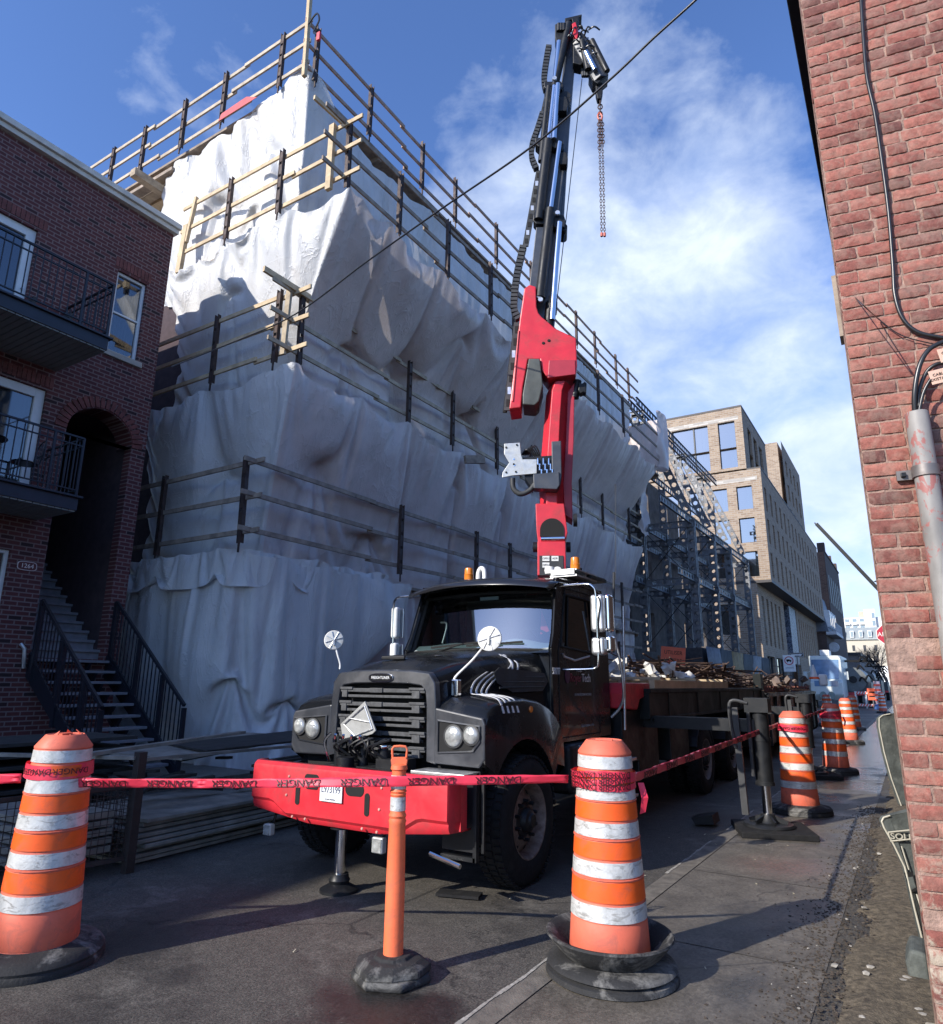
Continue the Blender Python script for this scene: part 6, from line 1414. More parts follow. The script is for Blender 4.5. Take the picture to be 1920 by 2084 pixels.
def wrap(xy, z0, z1, r0, lab, n_=3, tail=True):
    t_ = thing('tape_wrap', (*xy, z0), lab, 'danger tape'); c0 = V((*xy, 0))
    for k in range(n_):
        zc = z0+(z1-z0)*(k+.5)/n_; h_ = (z1-z0)/n_*.62; secs = []
        for j in range(6):
            ring = []
            for i in range(72):
                a = 2*PI*i/72; zz_ = zc+h_*(j/5-.5)*2*.8+.008*math.sin(a*2+k*2)+.004*noise.noise(V((a*4, j, k)))
                rr_ = r0-.067*(zz_-1.0)+.004+.0035*k+.004*abs(noise.noise(V((a*5, j*.8, k*3)))); ring.append(c0+V((rr_*math.cos(a), rr_*math.sin(a), zz_)))
            secs.append(ring)
        MB().loft(secs, True).build('ribbon', tapem, t_, smooth=50)
        va = math.atan2(-xy[1], -xy[0])
        for a in (va-.75, va+.35):
            zc2 = zc+.004; rr_ = r0-.067*(zc2-1)+.016+.004*k; 
            bmt = text_mesh('DANGER', .048, None, tapei, Matrix.Identity(4), sx=1.1); b2 = MB()
            b2.f = bmt.f; b2.v = [tuple(c0+V((rr_*math.cos(a-v[0]/rr_*1), rr_*math.sin(a-v[0]/rr_), zc2-v[1]+v[2]*0))+V((v[2]*math.cos(a), v[2]*math.sin(a), 0))) for v in bmt.v]
            b2.build('lettering', tapei, t_)
    if tail:
        q_ = MB(); a = math.radians(15); p = c0+V(((r0+.015)*math.cos(a), (r0+.015)*math.sin(a), z0+.03))
        q_.loft([[p+V((.0, 0, 0)), p+V((.03, -.03, -.08)), p+V((.015, -.03, -.17))], [p+V((.03, .02, .0)), p+V((.06, .0, -.08)), p+V((.04, 0, -.16))]]); q_.build('tail', tapem, t_)
wrap((-1.66, 4.20), 1.0, 1.10, .186, 'crumpled danger tape wound round the nearest centre drum', 3)
wrap((-4.56, 2.50), 1.02, 1.10, .186, 'danger tape wound round the top of the leftmost drum', 1, False)
wrap((-1.42, 10.42), 1.02, 1.10, .186, 'danger tape band on the drum behind the outrigger', 1, False)
wrap((-1.42, 15.5), 1.0, 1.14, .186, 'danger tape knotted round the drum past the second outrigger', 2)

# ================================================================= LOAD ON THE TRUCK BED AND BEHIND
cr_ = thing('timber_crate', (-3.9, 10.5, 1.55), 'pale new timber packing under the rubble on the truck bed', 'timber')
for k in range(5): MB().bx((-2.88-k*.45, 8.95+.1*(k % 2), 1.552), (-2.80-k*.45, 13.2-.2*(k % 2), 1.66)).build('plank', wood_new, cr_, bev=.005)
for k in range(3): MB().bx((-4.75, 9.2+k*1.8, 1.662), (-2.80, 9.35+k*1.8, 1.70)).build('crosspiece', wood_new, cr_, bev=.004)
random.seed(11)
def chunk(b_, c_, r_):
    vs = []; n_ = 7
    R = Matrix.Rotation(random.random()*6, 3, V((random.random(), random.random(), random.random()+.1)))
    for a in (-1, 1):
        for bb in (-1, 1):
            for cc in (-1, 1): vs.append(V(c_)+R @ V((a*r_*random.uniform(.5, 1.1), bb*r_*random.uniform(.4, 1), cc*r_*random.uniform(.3, .8))))
    b_.add(vs, [(0, 1, 3, 2), (4, 6, 7, 5), (0, 4, 5, 1), (2, 3, 7, 6), (0, 2, 6, 4), (1, 5, 7, 3)])
b = MB()
for k in range(48): 
    y = 9.3+random.random()*2.2; top = 1.72+.22*math.exp(-((y-10.2)/.9)**2); x = -3.0-random.random()*1.2
    chunk(b, (x, y, 1.68+random.random()*(top-1.68)), random.uniform(.04, .10))
tag(b.build('rubble', mat('white_plaster', (.62, .60, .56), .85, var=.2, scale=12)), 'heap of white broken plaster and bags on the truck bed', 'rubble', kind='stuff')
for q_, s_ in (((1318, 1335), .14), ((1372, 1378), .13), ((1402, 1372), .10)):
    p = AX(*q_, -3.15); b = MB(); chunk(b, (0, 0, 0), s_); b.v = [tuple(V(v)+p) for v in b.v]; 
b = MB(); rm_ = mat('rusty_scrap', (.10, .062, .045), .75, .3, var=.5, scale=6, dirt=(.2, .13, .1), dirtamt=.5)
for k in range(420):
    y = 10.8+random.random()*12; x = -3.1-random.random()*1.6; z = (1.66 if y < 16.5 else 1.5)+random.random()**1.3*.38*(1-.3*random.random()); a = random.gauss(0, .28); l = random.uniform(.5, 2.4); e = random.gauss(0, .07)
    d_ = V((math.sin(a), math.cos(a), e)); b.beam(V((x, y, z))-d_*l/2, V((x, y, z))+d_*l/2, random.uniform(.015, .05), random.uniform(.01, .03))
for k in range(26):
    y = 11+random.random()*11; a = random.random()*3; p = V((-3.2-random.random(), y, 1.9)); b.beam(p, p+V((.3*math.cos(a), .3*math.sin(a), random.uniform(-.15, .2))), .03, .012)
tag(b.build('scrap_metal', rm_), 'tangled heap of rusty steel strips and rods lying on the bed and the pallets', 'scrap metal', kind='stuff')
b = MB()
for k in range(130):
    y = 19+random.random()*7; x = -2.9-random.random()*1.9; chunk(b, (x, y, 1.45+random.random()*.35), random.uniform(.05, .13))
tag(b.build('mixed_debris', mat('brown_debris', (.16, .12, .10), .85, var=.7, scale=3)), 'brown bricks and rubbish heaped behind the truck', 'debris', kind='stuff')
sk = thing('debris_skip', (-3.8, 21.5, 0), 'dark steel skip full of debris standing behind the crane truck', 'skip')
b = MB(); b.bx((-4.9, 17.2, .25), (-2.86, 26.5, .32)); b.bx((-2.92, 17.2, .25), (-2.86, 26.5, 1.42)); b.bx((-4.9, 17.2, .3), (-4.84, 26.5, 1.42)); b.bx((-4.84, 17.2, .32), (-2.92, 17.26, 1.42)); b.bx((-4.84, 26.44, .32), (-2.92, 26.5, 1.42))
b.build('body', blacksteel, sk); b = MB()
for k in range(9): b.bx((-2.86, 17.3+k*1.12, .3), (-2.80, 17.38+k*1.12, 1.38))
b.bx((-2.87, 17.2, 1.36), (-2.79, 26.5, 1.44)); b.build('ribs', blacksteel, sk)
b = MB(); brm = mat('salvaged_brick', (.20, .075, .055), .85, var=.4, scale=5)
for k in range(34):
    for r_ in range(2): b.box((-2.98-.02*random.random(), 17.5+k*.26, 1.49+r_*.075), (.11, .2, .065), Matrix.Rotation(random.uniform(-.15, .15), 3, 'Z'))
b.build('brick_row', brm, sk, bev=.004)
mc = thing('mini_cone', AX(1657, 1375, -3.3), 'small white-topped orange cone standing in the debris of the skip', 'cone')
p = AX(1658, 1382, -3.3); MB().lathe([(.2, 0), (.16, .08), (.14, .08)], p, 20).build('base', orange, mc); MB().lathe([(.14, .08), (.03, .55), (0, .56)], p, 20).build('cone', white, mc, smooth=40)
bgw = thing('white_bag', AX(1675, 1385, -3.0), 'white plastic jug lying on the debris at the skip end', 'jug')
p = AX(1676, 1384, -3.0); MB().box(p, (.3, .3, .45)).build('body', white, bgw, bev=.06, seg=3)

# ================================================================= LUMBER AND MESH CRATE AT LEFT
st_ = thing('board_stack', (-6.6, 5.0, 0), 'low stack of grey weathered boards lying on the road at the left', 'board stack')
wg = mat('grey_board', (.24, .215, .18), .8, var=.35, scale=4, bmp=.25, dirt=(.1, .09, .08), dirtamt=.5)
random.seed(4)
for k in range(9):
    z = .03+k*.042; sx_ = random.uniform(-.06, .06)
    q = MB(); a0 = V((-6.02+sx_, 4.08+random.uniform(-.05, .08), z)); a1 = V((-6.22+sx_, 7.4, z))
    q.beam(a0+V((-.6, -.04, 0)), a1+V((-.6, -.05, 0)), 1.2, .032); q.build('board', wg, st_, bev=.004)
dk_ = mat('dark_junk', (.03, .028, .026), .9, var=.4)
q = MB(); 
for k in range(24): a = V((-6.4-random.random(), 4.3+random.random()*2.8, .42+random.random()*.3)); q.beam(a, a+V((random.uniform(-.3, .3), random.uniform(-1, 1), random.uniform(-.05, .1))), .08, .03)
tag(q.build('scrap_pile', dk_), 'dark pile of offcuts heaped on the board stack', 'scrap pile', kind='stuff')
ply = thing('plywood_sheets', (-7.5, 6.2, .7), 'dark plywood sheets laid flat above the board stack', 'plywood')
for k, (p, rz) in enumerate((((-7.7, 6.2, .80), .1), ((-7.3, 6.7, .86), -.25))): MB().box(p, (1.2, 2.2, .022), Matrix.Rotation(rz, 3, 'Z') @ Matrix.Rotation(.05, 3, 'X')).build('sheet', (wg, dk_)[k], ply)
mc_ = thing('mesh_crate', (-6.3, 3.6, 0), 'rusty wire mesh crate with square posts at the left, holding boards', 'mesh crate')
rs = mat('dark_rusty_frame', (.045, .034, .03), .7, .3, var=.3)
c1, c2, c3 = V((-5.88, 3.92, 0)), V((-6.05, 2.55, 0)), V((-7.3, 4.0, 0))
for c_ in (c1, c2): MB().bx((c_.x-.04, c_.y-.04, 0), (c_.x+.04, c_.y+.04, .98)).build('post', rs, mc_, bev=.004)
MB().bx((-7.34, 3.96, 0), (-7.26, 4.04, .98)).build('post', rs, mc_, bev=.004)
for (a, c_) in ((c2, c1), (c1, c3)):
    q = MB(); d_ = c_-a; n_ = int(d_.length/.055)
    for k in range(1, n_): p = a+d_*k/n_; q.beam(p+V((0, 0, .14)), p+V((0, 0, .68)), .005, .005)
    for k in range(11): q.beam(a+V((0, 0, .14+k*.054)), c_+V((0, 0, .14+k*.054)), .005, .005)
    for z in (.12, .70): q.beam(a+V((0, 0, z)), c_+V((0, 0, z)), .03, .03)
    q.build('mesh_panel', rs, mc_)
for k in range(5): MB().bx((-7.2, 3.1+.03*k, .16+k*.07), (-6.05, 3.85, .21+k*.07)).build('board', wg, mc_, bev=.004)
q = MB(); q.beam((-6.2, 3.6, .96), (-6.9, 5.9, 1.0), .09, .03); q.beam((-5.9, 3.9, .93), (-7.6, 3.4, .9), .08, .03); q.beam((-6.0, 3.95, .9), (-6.6, 6.4, .82), .05, .03); q.build('loose_batten', wg, mc_)
# steps / decking in deep shade at far left
dkg = thing('scrap_boards', (-9.0, 3.2, 0), 'dark boards stacked in deep shade at the far left behind the drum', 'boards')
for k in range(8): MB().bx((-9.6+.05*k, 1.5, .05+k*.12), (-8.2, 5.4, .09+k*.12)).build('board', dk_, dkg, bev=.004)

# ================================================================= PLASTIC SIGN BASES LEANING BY THE WALL
bsm = mat('grey_green_recycled_plastic', (.085, .095, .088), .7, var=.3, scale=12, bmp=.4, bscale=40, dirt=(.22, .23, .2), dirtamt=.5)
edge = mat('pale_worn_edge', (.50, .47, .38), .7, var=.2)
def leaning(a, c_, px, lab, txt=None, hole=True):
    n_ = V((c_[1]-a[1], -(c_[0]-a[0]), 0)).normalized()
    if n_.dot(EYE-V((*a, 0))) < 0: n_ = -n_
    P_ = [AP(x, y, (*a, 0), n_) for x, y in px]; P_ = [p if p.x < -.082 else V((-.082, p.y, max(0.01, p.z))) for p in P_]; ax = V((c_[0]-a[0], c_[1]-a[1], 0)).normalized()
    t_ = thing('sign_base', (*a, 0), lab, 'sign base', 'plastic sign bases leaning by the wall')
    q_ = MB(); N_ = len(P_); q_.add(P_+[p-n_*.06 for p in P_], [tuple(range(N_)), tuple(range(N_, 2*N_))[::-1]]+[(i, N_+i, N_+(i+1) % N_, (i+1) % N_) for i in range(N_)]); q_.build('slab', bsm, t_, bev=.01, seg=3)
    q_ = MB(); q_.tube([p+n_*.001 for p in P_[:-2]], .006, 6); q_.build('worn_edge', edge, t_)
    return t_, n_, ax
t_, n_, ax = leaning((-.30, 5.45), (.10, 5.60), [(1886, 1945), (1862, 1850), (1842, 1765), (1820, 1720), (1800, 1685), (1795, 1672), (1799, 1664), (1812, 1660), (1900, 1650), (1960, 1960)], 'nearest upright grey-green plastic sign base with raised lettering, pale top edge', True)
pt_ = lambda x, y: AP(x, y, (-.30, 5.45, 0), n_)
q = MB(); rc = [pt_(x, y)+n_*.003 for x, y in ((1808, 1694), (1866, 1688), (1872, 1706), (1813, 1712))]; q.tube(rc+[rc[0]], .005, 6); q.build('raised_frame', bpy.data.materials['pale_worn_edge'], t_)
c0 = pt_(1812, 1702); text_mesh('SOLBS', .05, 'lettering', bpy.data.materials['pale_worn_edge'], frame(c0+n_*.004, ax if ax.x > 0 else -ax, (0, 0, 1)), t_, depth=.003, align='LEFT', sx=1.2)
q = MB(); q.add([pt_(x, y)+n_*.004 for x, y in ((1840, 1776), (1858, 1774), (1868, 1812), (1852, 1818))], [(0, 1, 2, 3)]); q.build('slot', rub, t_)
q = MB(); q.add([pt_(x, y)+n_*.005 for x, y in ((1844, 1786), (1858, 1784), (1864, 1806), (1853, 1812))], [(0, 1, 2, 3)]); q.build('slot_tongue', bsm, t_)
q = MB(); q.tube([pt_(1835, 1722)+n_*.003, pt_(1850, 1770)+n_*.003], .004, 6); q.tube([pt_(1866, 1820)+n_*.003, pt_(1880, 1865)+n_*.003], .005, 6); q.build('rib', edge, t_)
leaning((-.34, 8.2), (.10, 8.45), [(1835, 1640), (1815, 1585), (1800, 1530), (1790, 1480), (1790, 1462), (1797, 1456), (1812, 1453), (1860, 1450), (1880, 1640)], 'further plastic sign base leaning by the wall, tilted and tall')
q = thing('foot_block', (-.12, 5.1, 0), 'rounded grey plastic block at the foot of the nearest sign base', 'block')
MB().prism([(-.10, 0), (.10, 0), (.10, .16), (-.06, .17), (-.12, .10)], lambda u, v, w_: V((-.16+u*.5, 5.0+w_, v)), 0, .3).build('body', bsm, q, bev=.02, seg=3)

# ================================================================= OVERHEAD CABLE
c1, c2 = AY(1416, 0, 5.0), AX(345, 748, -12.6); hn_ = V((c2.y-c1.y, -(c2.x-c1.x), 0)).normalized()
pts = [AP(x, y, c1, hn_) for x, y in ((1475, -60), (1416, 0), (1330, 78), (1235, 168), (1080, 300), (900, 424), (750, 530), (600, 640), (480, 694), (350, 746))]
tag(MB().tube(curve_pts(pts, 8), .011, 8).build('overhead_cable', cabm, smooth=60), 'black overhead cable crossing the sky down to the wrapped scaffold', 'cable')

# ================================================================= STEEL BRACING TOWERS
def perf_beam(b_, p, q_, w_, up, hole=.32, fl=.10):
    p, q_ = V(p), V(q_); d_ = q_-p; L_ = d_.length; d_.normalize(); s_ = d_.cross(V(up)).normalized(); n_ = s_.cross(d_)
    # two flanges and a web with round holes; web plane spanned by d_ and s_
    for k in (-1, 1): b_.beam(p+s_*k*w_/2, q_+s_*k*w_/2, .02, fl, n_)
    m_ = max(2, int(L_/.42)); c_ = L_/m_; r_ = w_*hole
    for i in range(m_):
        o_ = p+d_*(c_*(i+.5)); vs = []; fs = []
        for k in range(8):
            a = PI/4*k+PI/8; vs.append(o_+d_*r_*math.cos(a)+s_*r_*math.sin(a))
        cor = [(1, 0), (1, 1), (0, 1), (-1, 1), (-1, 0), (-1, -1), (0, -1), (1, -1)]
        for k in range(8):
            u, v = cor[k]; vs.append(o_+d_*u*c_/2+s_*v*w_/2)
        for k in range(8): fs.append((k, 8+(k+1) % 8, 8+k) if False else (k, (k+1) % 8, 8+(k+1) % 8, 8+k))
        b_.add(vs, [tuple(f_) for f_ in fs])
fac_ = thing('retained_facade', (-12, 42, 0), 'dark old masonry wall held up behind the steel bracing', 'wall')
b = MB(); fr = mat('old_grey_masonry', (.10, .085, .075), .9, var=.4, scale=2, bmp=.4); hl = [(y, y+1.6, z, z+2.2) for y in (34, 38, 42, 46, 50) for z in (3.4, 7.4, 11)]
wall_cells(b, XZ(-12.2, -1), [31.6, 54], [0, 13.6], hl, .4); b.build('wall', fr, fac_)
ys_t = (32.3, 36.3, 40.2, 45.3)
for i, y in enumerate(ys_t):
    t_ = thing('steel_tower', (-9.2, y, 3.2), ('first grey perforated steel bracing frame, nearest the wrapped building', 'second grey perforated steel bracing frame from the wrapped building', 'third grey perforated steel bracing frame from the wrapped building', 'last grey perforated steel bracing frame, slender against the tan hotel')[i], 'steel frame', 'perforated steel bracing frames')
    for xx, zt in ((-8.0, 9.2), (-10.4, 9.2)):
        b = MB(); perf_beam(b, (xx, y, 3.3), (xx, y, zt), .34, (0, -1, 0)); perf_beam(b, (xx, y+.22, 3.3), (xx, y+.22, zt), .34, (0, -1, 0)); b.build('column', galv, t_)
    for z in (6.3, 9.0):
        b = MB(); perf_beam(b, (-11.9, y-.05, z), (-7.8, y-.05, z), .32, (0, -1, 0)); b.build('cross_beam', galv, t_)
    b = MB(); perf_beam(b, (-10.4, y, 9.2), (-10.4, y, 15.0), .34, (0, -1, 0)); perf_beam(b, (-10.9, y, 15.0), (-9.9, y, 15.0), .3, (0, -1, 0)); b.build('upper_column', galv, t_)
    b = MB(); perf_beam(b, (-10.2, y+.1, 14.9), (-8.1, y+.1, 9.6), .36, (0, -1, 0)); b.build('raking_strut', galv, t_)
    b = MB()
    for z0 in (3.4, 6.4): b.tube([(-10.3, y, z0), (-8.1, y, z0+2.5)], .02, 6); b.tube([(-8.1, y, z0), (-10.3, y, z0+2.5)], .02, 6)
    b.build('tie_rods', blacksteel, t_)
t_ = thing('steel_girders', (-9, 40, 6), 'long perforated steel girders linking the bracing frames', 'girders')
for xx, z, y0, y1 in ((-7.95, 9.15, 27.5, 45.5), (-7.95, 6.4, 29.5, 45.5), (-10.3, 9.2, 30.5, 46), (-10.2, 15.1, 30.8, 47.5), (-9.8, 15.1, 30.8, 47.5), (-11.9, 9.2, 31.6, 50), (-10.3, 6.4, 31, 46), (-10.3, 12.2, 31.8, 47)):
    b = MB(); perf_beam(b, (xx, y0, z), (xx, y1, z), .34, (-1, 0, 0)); b.build('girder', galv, t_)
bl = thing('ballast_blocks', (-8.2, 39, 0), 'covered ballast blocks under the steel bracing with grey, black and ochre sheets', 'ballast')
b = MB()
for k in range(8): b.bx((-9.0, 31.2+k*2, 0), (-7.5, 33.1+k*2, 1.55)); b.bx((-8.9, 31.3+k*2, 1.57), (-7.6, 33.0+k*2, 3.2))
b.build('block', mat('dark_block', (.05, .05, .052), .85, var=.3), bl, bev=.02)
for k, c_ in enumerate(((.16, .17, .19), (.03, .03, .03), (.26, .17, .06), (.05, .05, .05), (.2, .2, .2), (.04, .04, .045))):
    y0 = 31.3+k*2.6; secs = [[V((-7.42+.06*math.sin(j*2+z_*3+k), y0+j*.26, z_)) for j in range(11)] for z_ in (3.25, 2.4, 1.6, .9)]
    MB().loft(secs).build('cover_sheet', mat('sheet_%d' % k if False else 'cover_sheet', c_, .7, var=.25), bl, smooth=60, solid=.01)

# ================================================================= SIGNS
osg = thing('orange_sign', (-8.6, 30.2, 0), 'square orange sign telling walkers to use the other sidewalk, behind the truck bed', 'sign')
c_ = AX(1370, 1344, -8.6); MB().beam((c_.x, c_.y+.05, 0), (c_.x, c_.y+.05, c_.z+.5), .06, .06, (0, 1, 0)).build('post', galv, osg)
Rz = Matrix.Rotation(.28, 3, 'Z'); MB().box(c_, (1.02, .02, 1.12), Rz @ Matrix.Rotation(.10, 3, 'Y')).build('panel', mat('sign_orange', (.80, .13, .05), .5, var=.05), osg)
MS = Matrix.Translation(c_) @ Rz.to_4x4() @ Matrix.Rotation(.10, 4, 'Y') @ Matrix.Rotation(PI/2, 4, 'X') @ Matrix.Translation((0, 0, .014))
for k, s_ in enumerate(('UTILISER', "L'AUTRE", 'TROTTOIR')): text_mesh(s_, .23, 'lettering', black, MS @ Matrix.Translation((0, .32-.33*k, 0)), osg, sx=.85)
ns = thing('no_trucks_sign', (-7.1, 54, 0), 'white no-trucks sign with red ring on a post by the tan hotel', 'sign')
c_ = AY(1607, 1350, 54); MB().beam((c_.x, c_.y+.06, 0), (c_.x, c_.y+.06, c_.z+1), .07, .07, (0, 1, 0)).build('post', galv, ns)
MB().box(c_, (.78, .02, 1.15)).build('panel', white, ns); q = MB(); q.tube([c_+V((.27*math.cos(a), -.014, .18+.27*math.sin(a))) for a in [2*PI*k/24 for k in range(25)]], .03, 6); q.build('ring', mat('sign_red', (.5, .02, .05), .5), ns)
q = MB(); q.box(c_+V((-.06, -.014, .20)), (.22, .01, .14)); q.box(c_+V((.1, -.014, .18)), (.09, .01, .10)); q.cyl(c_+V((-.1, -.02, .11)), c_+V((-.1, -.01, .11)), .035, .035, 10); q.cyl(c_+V((.09, -.02, .11)), c_+V((.09, -.01, .11)), .035, .035, 10); q.build('truck_pictogram', black, ns)
text_mesh('LIVRAISON', .11, 'lettering', black, frame(c_+V((0, -.014, -.32)), (1, 0, 0), (0, 0, 1)), ns)
a_ = thing('arrow_sign', (-6.7, 55, 0), 'small one-way arrow sign, black with white arrow, above the no-trucks sign', 'sign')
c_ = AY(1622, 1333, 55); MB().beam((c_.x, c_.y+.06, 0), (c_.x, c_.y+.06, c_.z+.1), .06, .06, (0, 1, 0)).build('post', galv, a_)
MB().box(c_, (.92, .02, .30)).build('panel', black, a_); MB().box(c_+V((0, -.012, 0)), (.88, .004, .26)).build('border', white, a_); MB().box(c_+V((0, -.015, 0)), (.84, .004, .22)).build('field', black, a_)
MB().prism([(-.36, -.045), (.2, -.045), (.2, -.09), (.38, 0), (.2, .09), (.2, .045), (-.36, .045)], lambda u, v, w_: c_+V((u, w_, v)), -.022, -.018).build('arrow', white, a_)
ar = thing('stop_sign', (-.55, 28, 3.3), 'red octagonal stop sign reading ARRET, sticking out past the brick wall', 'sign')
c_ = AY(1807, 1291, 28); oc = [(.36*math.cos(PI/8+k*PI/4), .36*math.sin(PI/8+k*PI/4)) for k in range(8)]
MB().prism(oc, lambda u, v, w_: c_+V((u, w_, v)), 0, .01).build('border', white, ar); MB().prism([(u*.93, v*.93) for u, v in oc], lambda u, v, w_: c_+V((u, w_, v)), -.004, -.001).build('panel', mat('stop_red', (.42, .01, .04), .4), ar)
text_mesh('ARRÊT', .21, 'lettering', white, frame(c_+V((0, -.006, .0)), (1, 0, 0), (0, 0, 1)), ar, sx=.95)
MB().beam(c_+V((0, .03, -.1)), c_+V((.5, .03, -.1)), .04, .04).build('bracket', galv, ar); MB().beam((c_.x+.02, c_.y+.04, 0), (c_.x+.02, c_.y+.04, c_.z+.3), .05, .05, (0, 1, 0)).build('post', galv, ar)
pa = thing('flag_boom', (-.2, 30, 4.5), 'long dark steel arm slanting up over the street from the right-hand wall', 'steel arm')
a0, a1 = AY(1662, 1066, 30), AY(1803, 1215, 30); d_ = (a1-a0); e_ = a0+d_*((-.07-a0.x)/d_.x)
MB().beam(a0, e_, .10, .13).build('arm', blacksteel, pa, bev=.01); MB().bx((e_.x-.05, 29.8, e_.z-.3), (e_.x+.01, 30.2, e_.z+.2)).build('wall_plate', blacksteel, pa)
q = MB(); q.tube([a0+V((-.06, 0, .05)), a0+V((.05, 0, -.08))], .03, 6); q.build('tip', galv, pa)
ll = thing('street_lamp', (-.9, 36, 6), 'small flat street lamp head sticking out from the brick wall edge', 'street lamp'); c_ = AY(1790, 1182, 36)
MB().lathe([(0, .02), (.18, 0), (.22, -.03), (0, -.05)], c_, 20).build('head', blacksteel, ll, smooth=50); MB().tube([c_+V((0, 0, .02)), c_+V((0, 0, .10))], .03, 8).build('photocell', blacksteel, ll); MB().beam(c_, V((-.06, 36, c_.z)), .05, .05).build('arm', blacksteel, ll)

# ================================================================= FAR STREET
hb_ = brickmat('tan_brick', (0, 2), [(0, (.25, .175, .12)), (.5, (.33, .24, .165)), (1, (.39, .295, .21))], (.36, .31, .26), bw=.45, bh=.14, mo=.02, strength=.3)
hb2 = brickmat('tan_brick_street', (1, 2), [(0, (.25, .165, .105)), (.5, (.33, .225, .145)), (1, (.38, .27, .18))], (.33, .28, .22), bw=.45, bh=.14, mo=.02, strength=.3)
hg = glass('hotel_glass', (.16, .2, .24), .03, .35); dkf = mat('window_frame_dark', (.03, .032, .036), .5)
ho = thing('tan_hotel', (-14, 70, 0), 'modern tan brick hotel with stepped blocks and big windows behind the steel frames', 'hotel')
def px_rect(x0, y0, x1, y1, Y_): a, c_ = AY(x0, y0, Y_), AY(x1, y1, Y_); return (min(a.x, c_.x), max(a.x, c_.x), min(a.z, c_.z), max(a.z, c_.z))
YF = 55
def glasses(rects, fn, nm='window', inset=.25, curt_=True):
    for k, (u0, u1, v0, v1) in enumerate(rects):
        q_ = MB(); q_.add([fn(u0, v0, inset), fn(u1, v0, inset), fn(u1, v1, inset), fn(u0, v1, inset)], [(0, 1, 2, 3)]); o_ = q_.build(nm, hg, ho)
        f_ = MB()
        for (p, q2) in (((u0, v0), (u1, v0)), ((u1, v0), (u1, v1)), ((u1, v1), (u0, v1)), ((u0, v1), (u0, v0))): f_.beam(fn(*p, inset-.03), fn(*q2, inset-.03), .10, .08)
        if u1-u0 > 2.4: um = u0+(u1-u0)*.6; f_.beam(fn(um, v0, inset-.03), fn(um, v1, inset-.03), .16, .1)
        f_.build('frame', dkf, o_)
        if curt_:
            cc = MB(); cc.loft([[fn(u0+(u1-u0)*(.62+.36*j/8), zz, inset+.12+.05*math.sin(j*2.1)) for j in range(9)] for zz in (v0, v1)]); cc.build('curtain', curt, o_, smooth=80)
lowR = []
for (y0, y1) in ((987, 1035), (1052, 1103), (1121, 1173)):
    for (x0, x1) in ((1518, 1546), (1477, 1503)): lowR.append(px_rect(x0+ (1-(y1-987)/186)*0, y0, x1, y1, YF))
zs_ = sorted(set()); rowsz = [(AY(1530, 1035, YF).z, AY(1530, 987, YF).z), (AY(1535, 1103, YF).z, AY(1535, 1052, YF).z), (AY(1540, 1173, YF).z, AY(1540, 1121, YF).z), ]
lowR = [(x0, x1, z0, z1) for z0, z1 in rowsz for x0, x1 in ((-9.9, -8.75), (-11.75, -10.6), (-13.6, -12.4), (-15.4, -14.2))]
b = MB(); wall_cells(b, YZ(YF), [-26, -8.0], [9.3, 18.0], lowR, .3); b.bx((-26, YF+.4, 9.3), (-8.35, 93, 17.7)); b.bx((-26, YF+.02, 9.2), (-8.02, 93, 9.3)); b.build('lower_block', hb_, ho)
glasses(lowR, YZ(YF))
upR = [px_rect(1466, 861, 1497, 911, YF), px_rect(1388, 868, 1452, 918, YF), px_rect(1470, 925, 1504, 965, YF), px_rect(1400, 930, 1455, 968, YF)]
z1a, z1b = upR[0][2], upR[0][3]; z2a, z2b = 18.35, 20.0
upR = [(x0, x1, a_, b__) for a_, b__ in ((z1a, z1b), (z2a, z2b)) for x0, x1 in ((-10.9, -9.6), (-14.6, -11.7), (-17.6, -16.2), (-21, -18.4))]
b = MB(); wall_cells(b, YZ(YF), [-26, -9.0], [18.0, 23.3], upR, .3); b.bx((-26, YF+.4, 18), (-9.35, 66, 23.0)); b.build('upper_block', hb_, ho); glasses(upR, YZ(YF))
stR = [(57.0, 58.6, z1a, z1b), (59.6, 61.2, z1a, z1b), (62.2, 63.8, z1a, z1b), (57.0, 58.6, z2a, z2b), (59.6, 61.2, z2a, z2b), (62.2, 63.8, z2a, z2b)]
b = MB(); wall_cells(b, XZ(-9.0, -1), [YF, 66], [18.0, 23.3], stR, .3); b.build('upper_street_wall', hb2, ho); glasses(stR, XZ(-9.0, -1), curt_=False)
# street face of the lower block: tall thin windows
R_ = []
for z0, z1 in rowsz+[(16.0-.0, 16.0)]:
    if z1-z0 < .1: continue
    for k in range(15): y = 56.0+k*2.45; R_.append((y, y+.85, z0, z1))
b = MB(); wall_cells(b, XZ(-8.0, -1), [YF, 93], [9.3, 18.0], R_, .35); b.build('street_wall', hb2, ho); glasses(R_, XZ(-8.0, -1), curt_=False)
b = MB(); b.bx((-26, YF, 18.0), (-7.97, 93, 18.12)); b.bx((-26, YF-.03, 23.3), (-8.97, 66, 23.45)); b.bx((-26, YF-.04, 9.1), (-7.95, 93, 9.3)); b.build('parapet_trim', mat('dark_trim', (.05, .045, .045), .6), ho)
b = MB(); b.bx((-26, YF-.012, 22.3), (-9.3, YF+.01, 22.62)); b.bx((-26, YF-.012, 17.1), (-8.3, YF+.01, 17.4)); b.build('pale_brick_course', brickmat('pale_course', (0, 2), [(0, (.36, .33, .3)), (1, (.55, .52, .48))], (.4, .36, .3), bw=.8, bh=.15, mo=.02), ho)
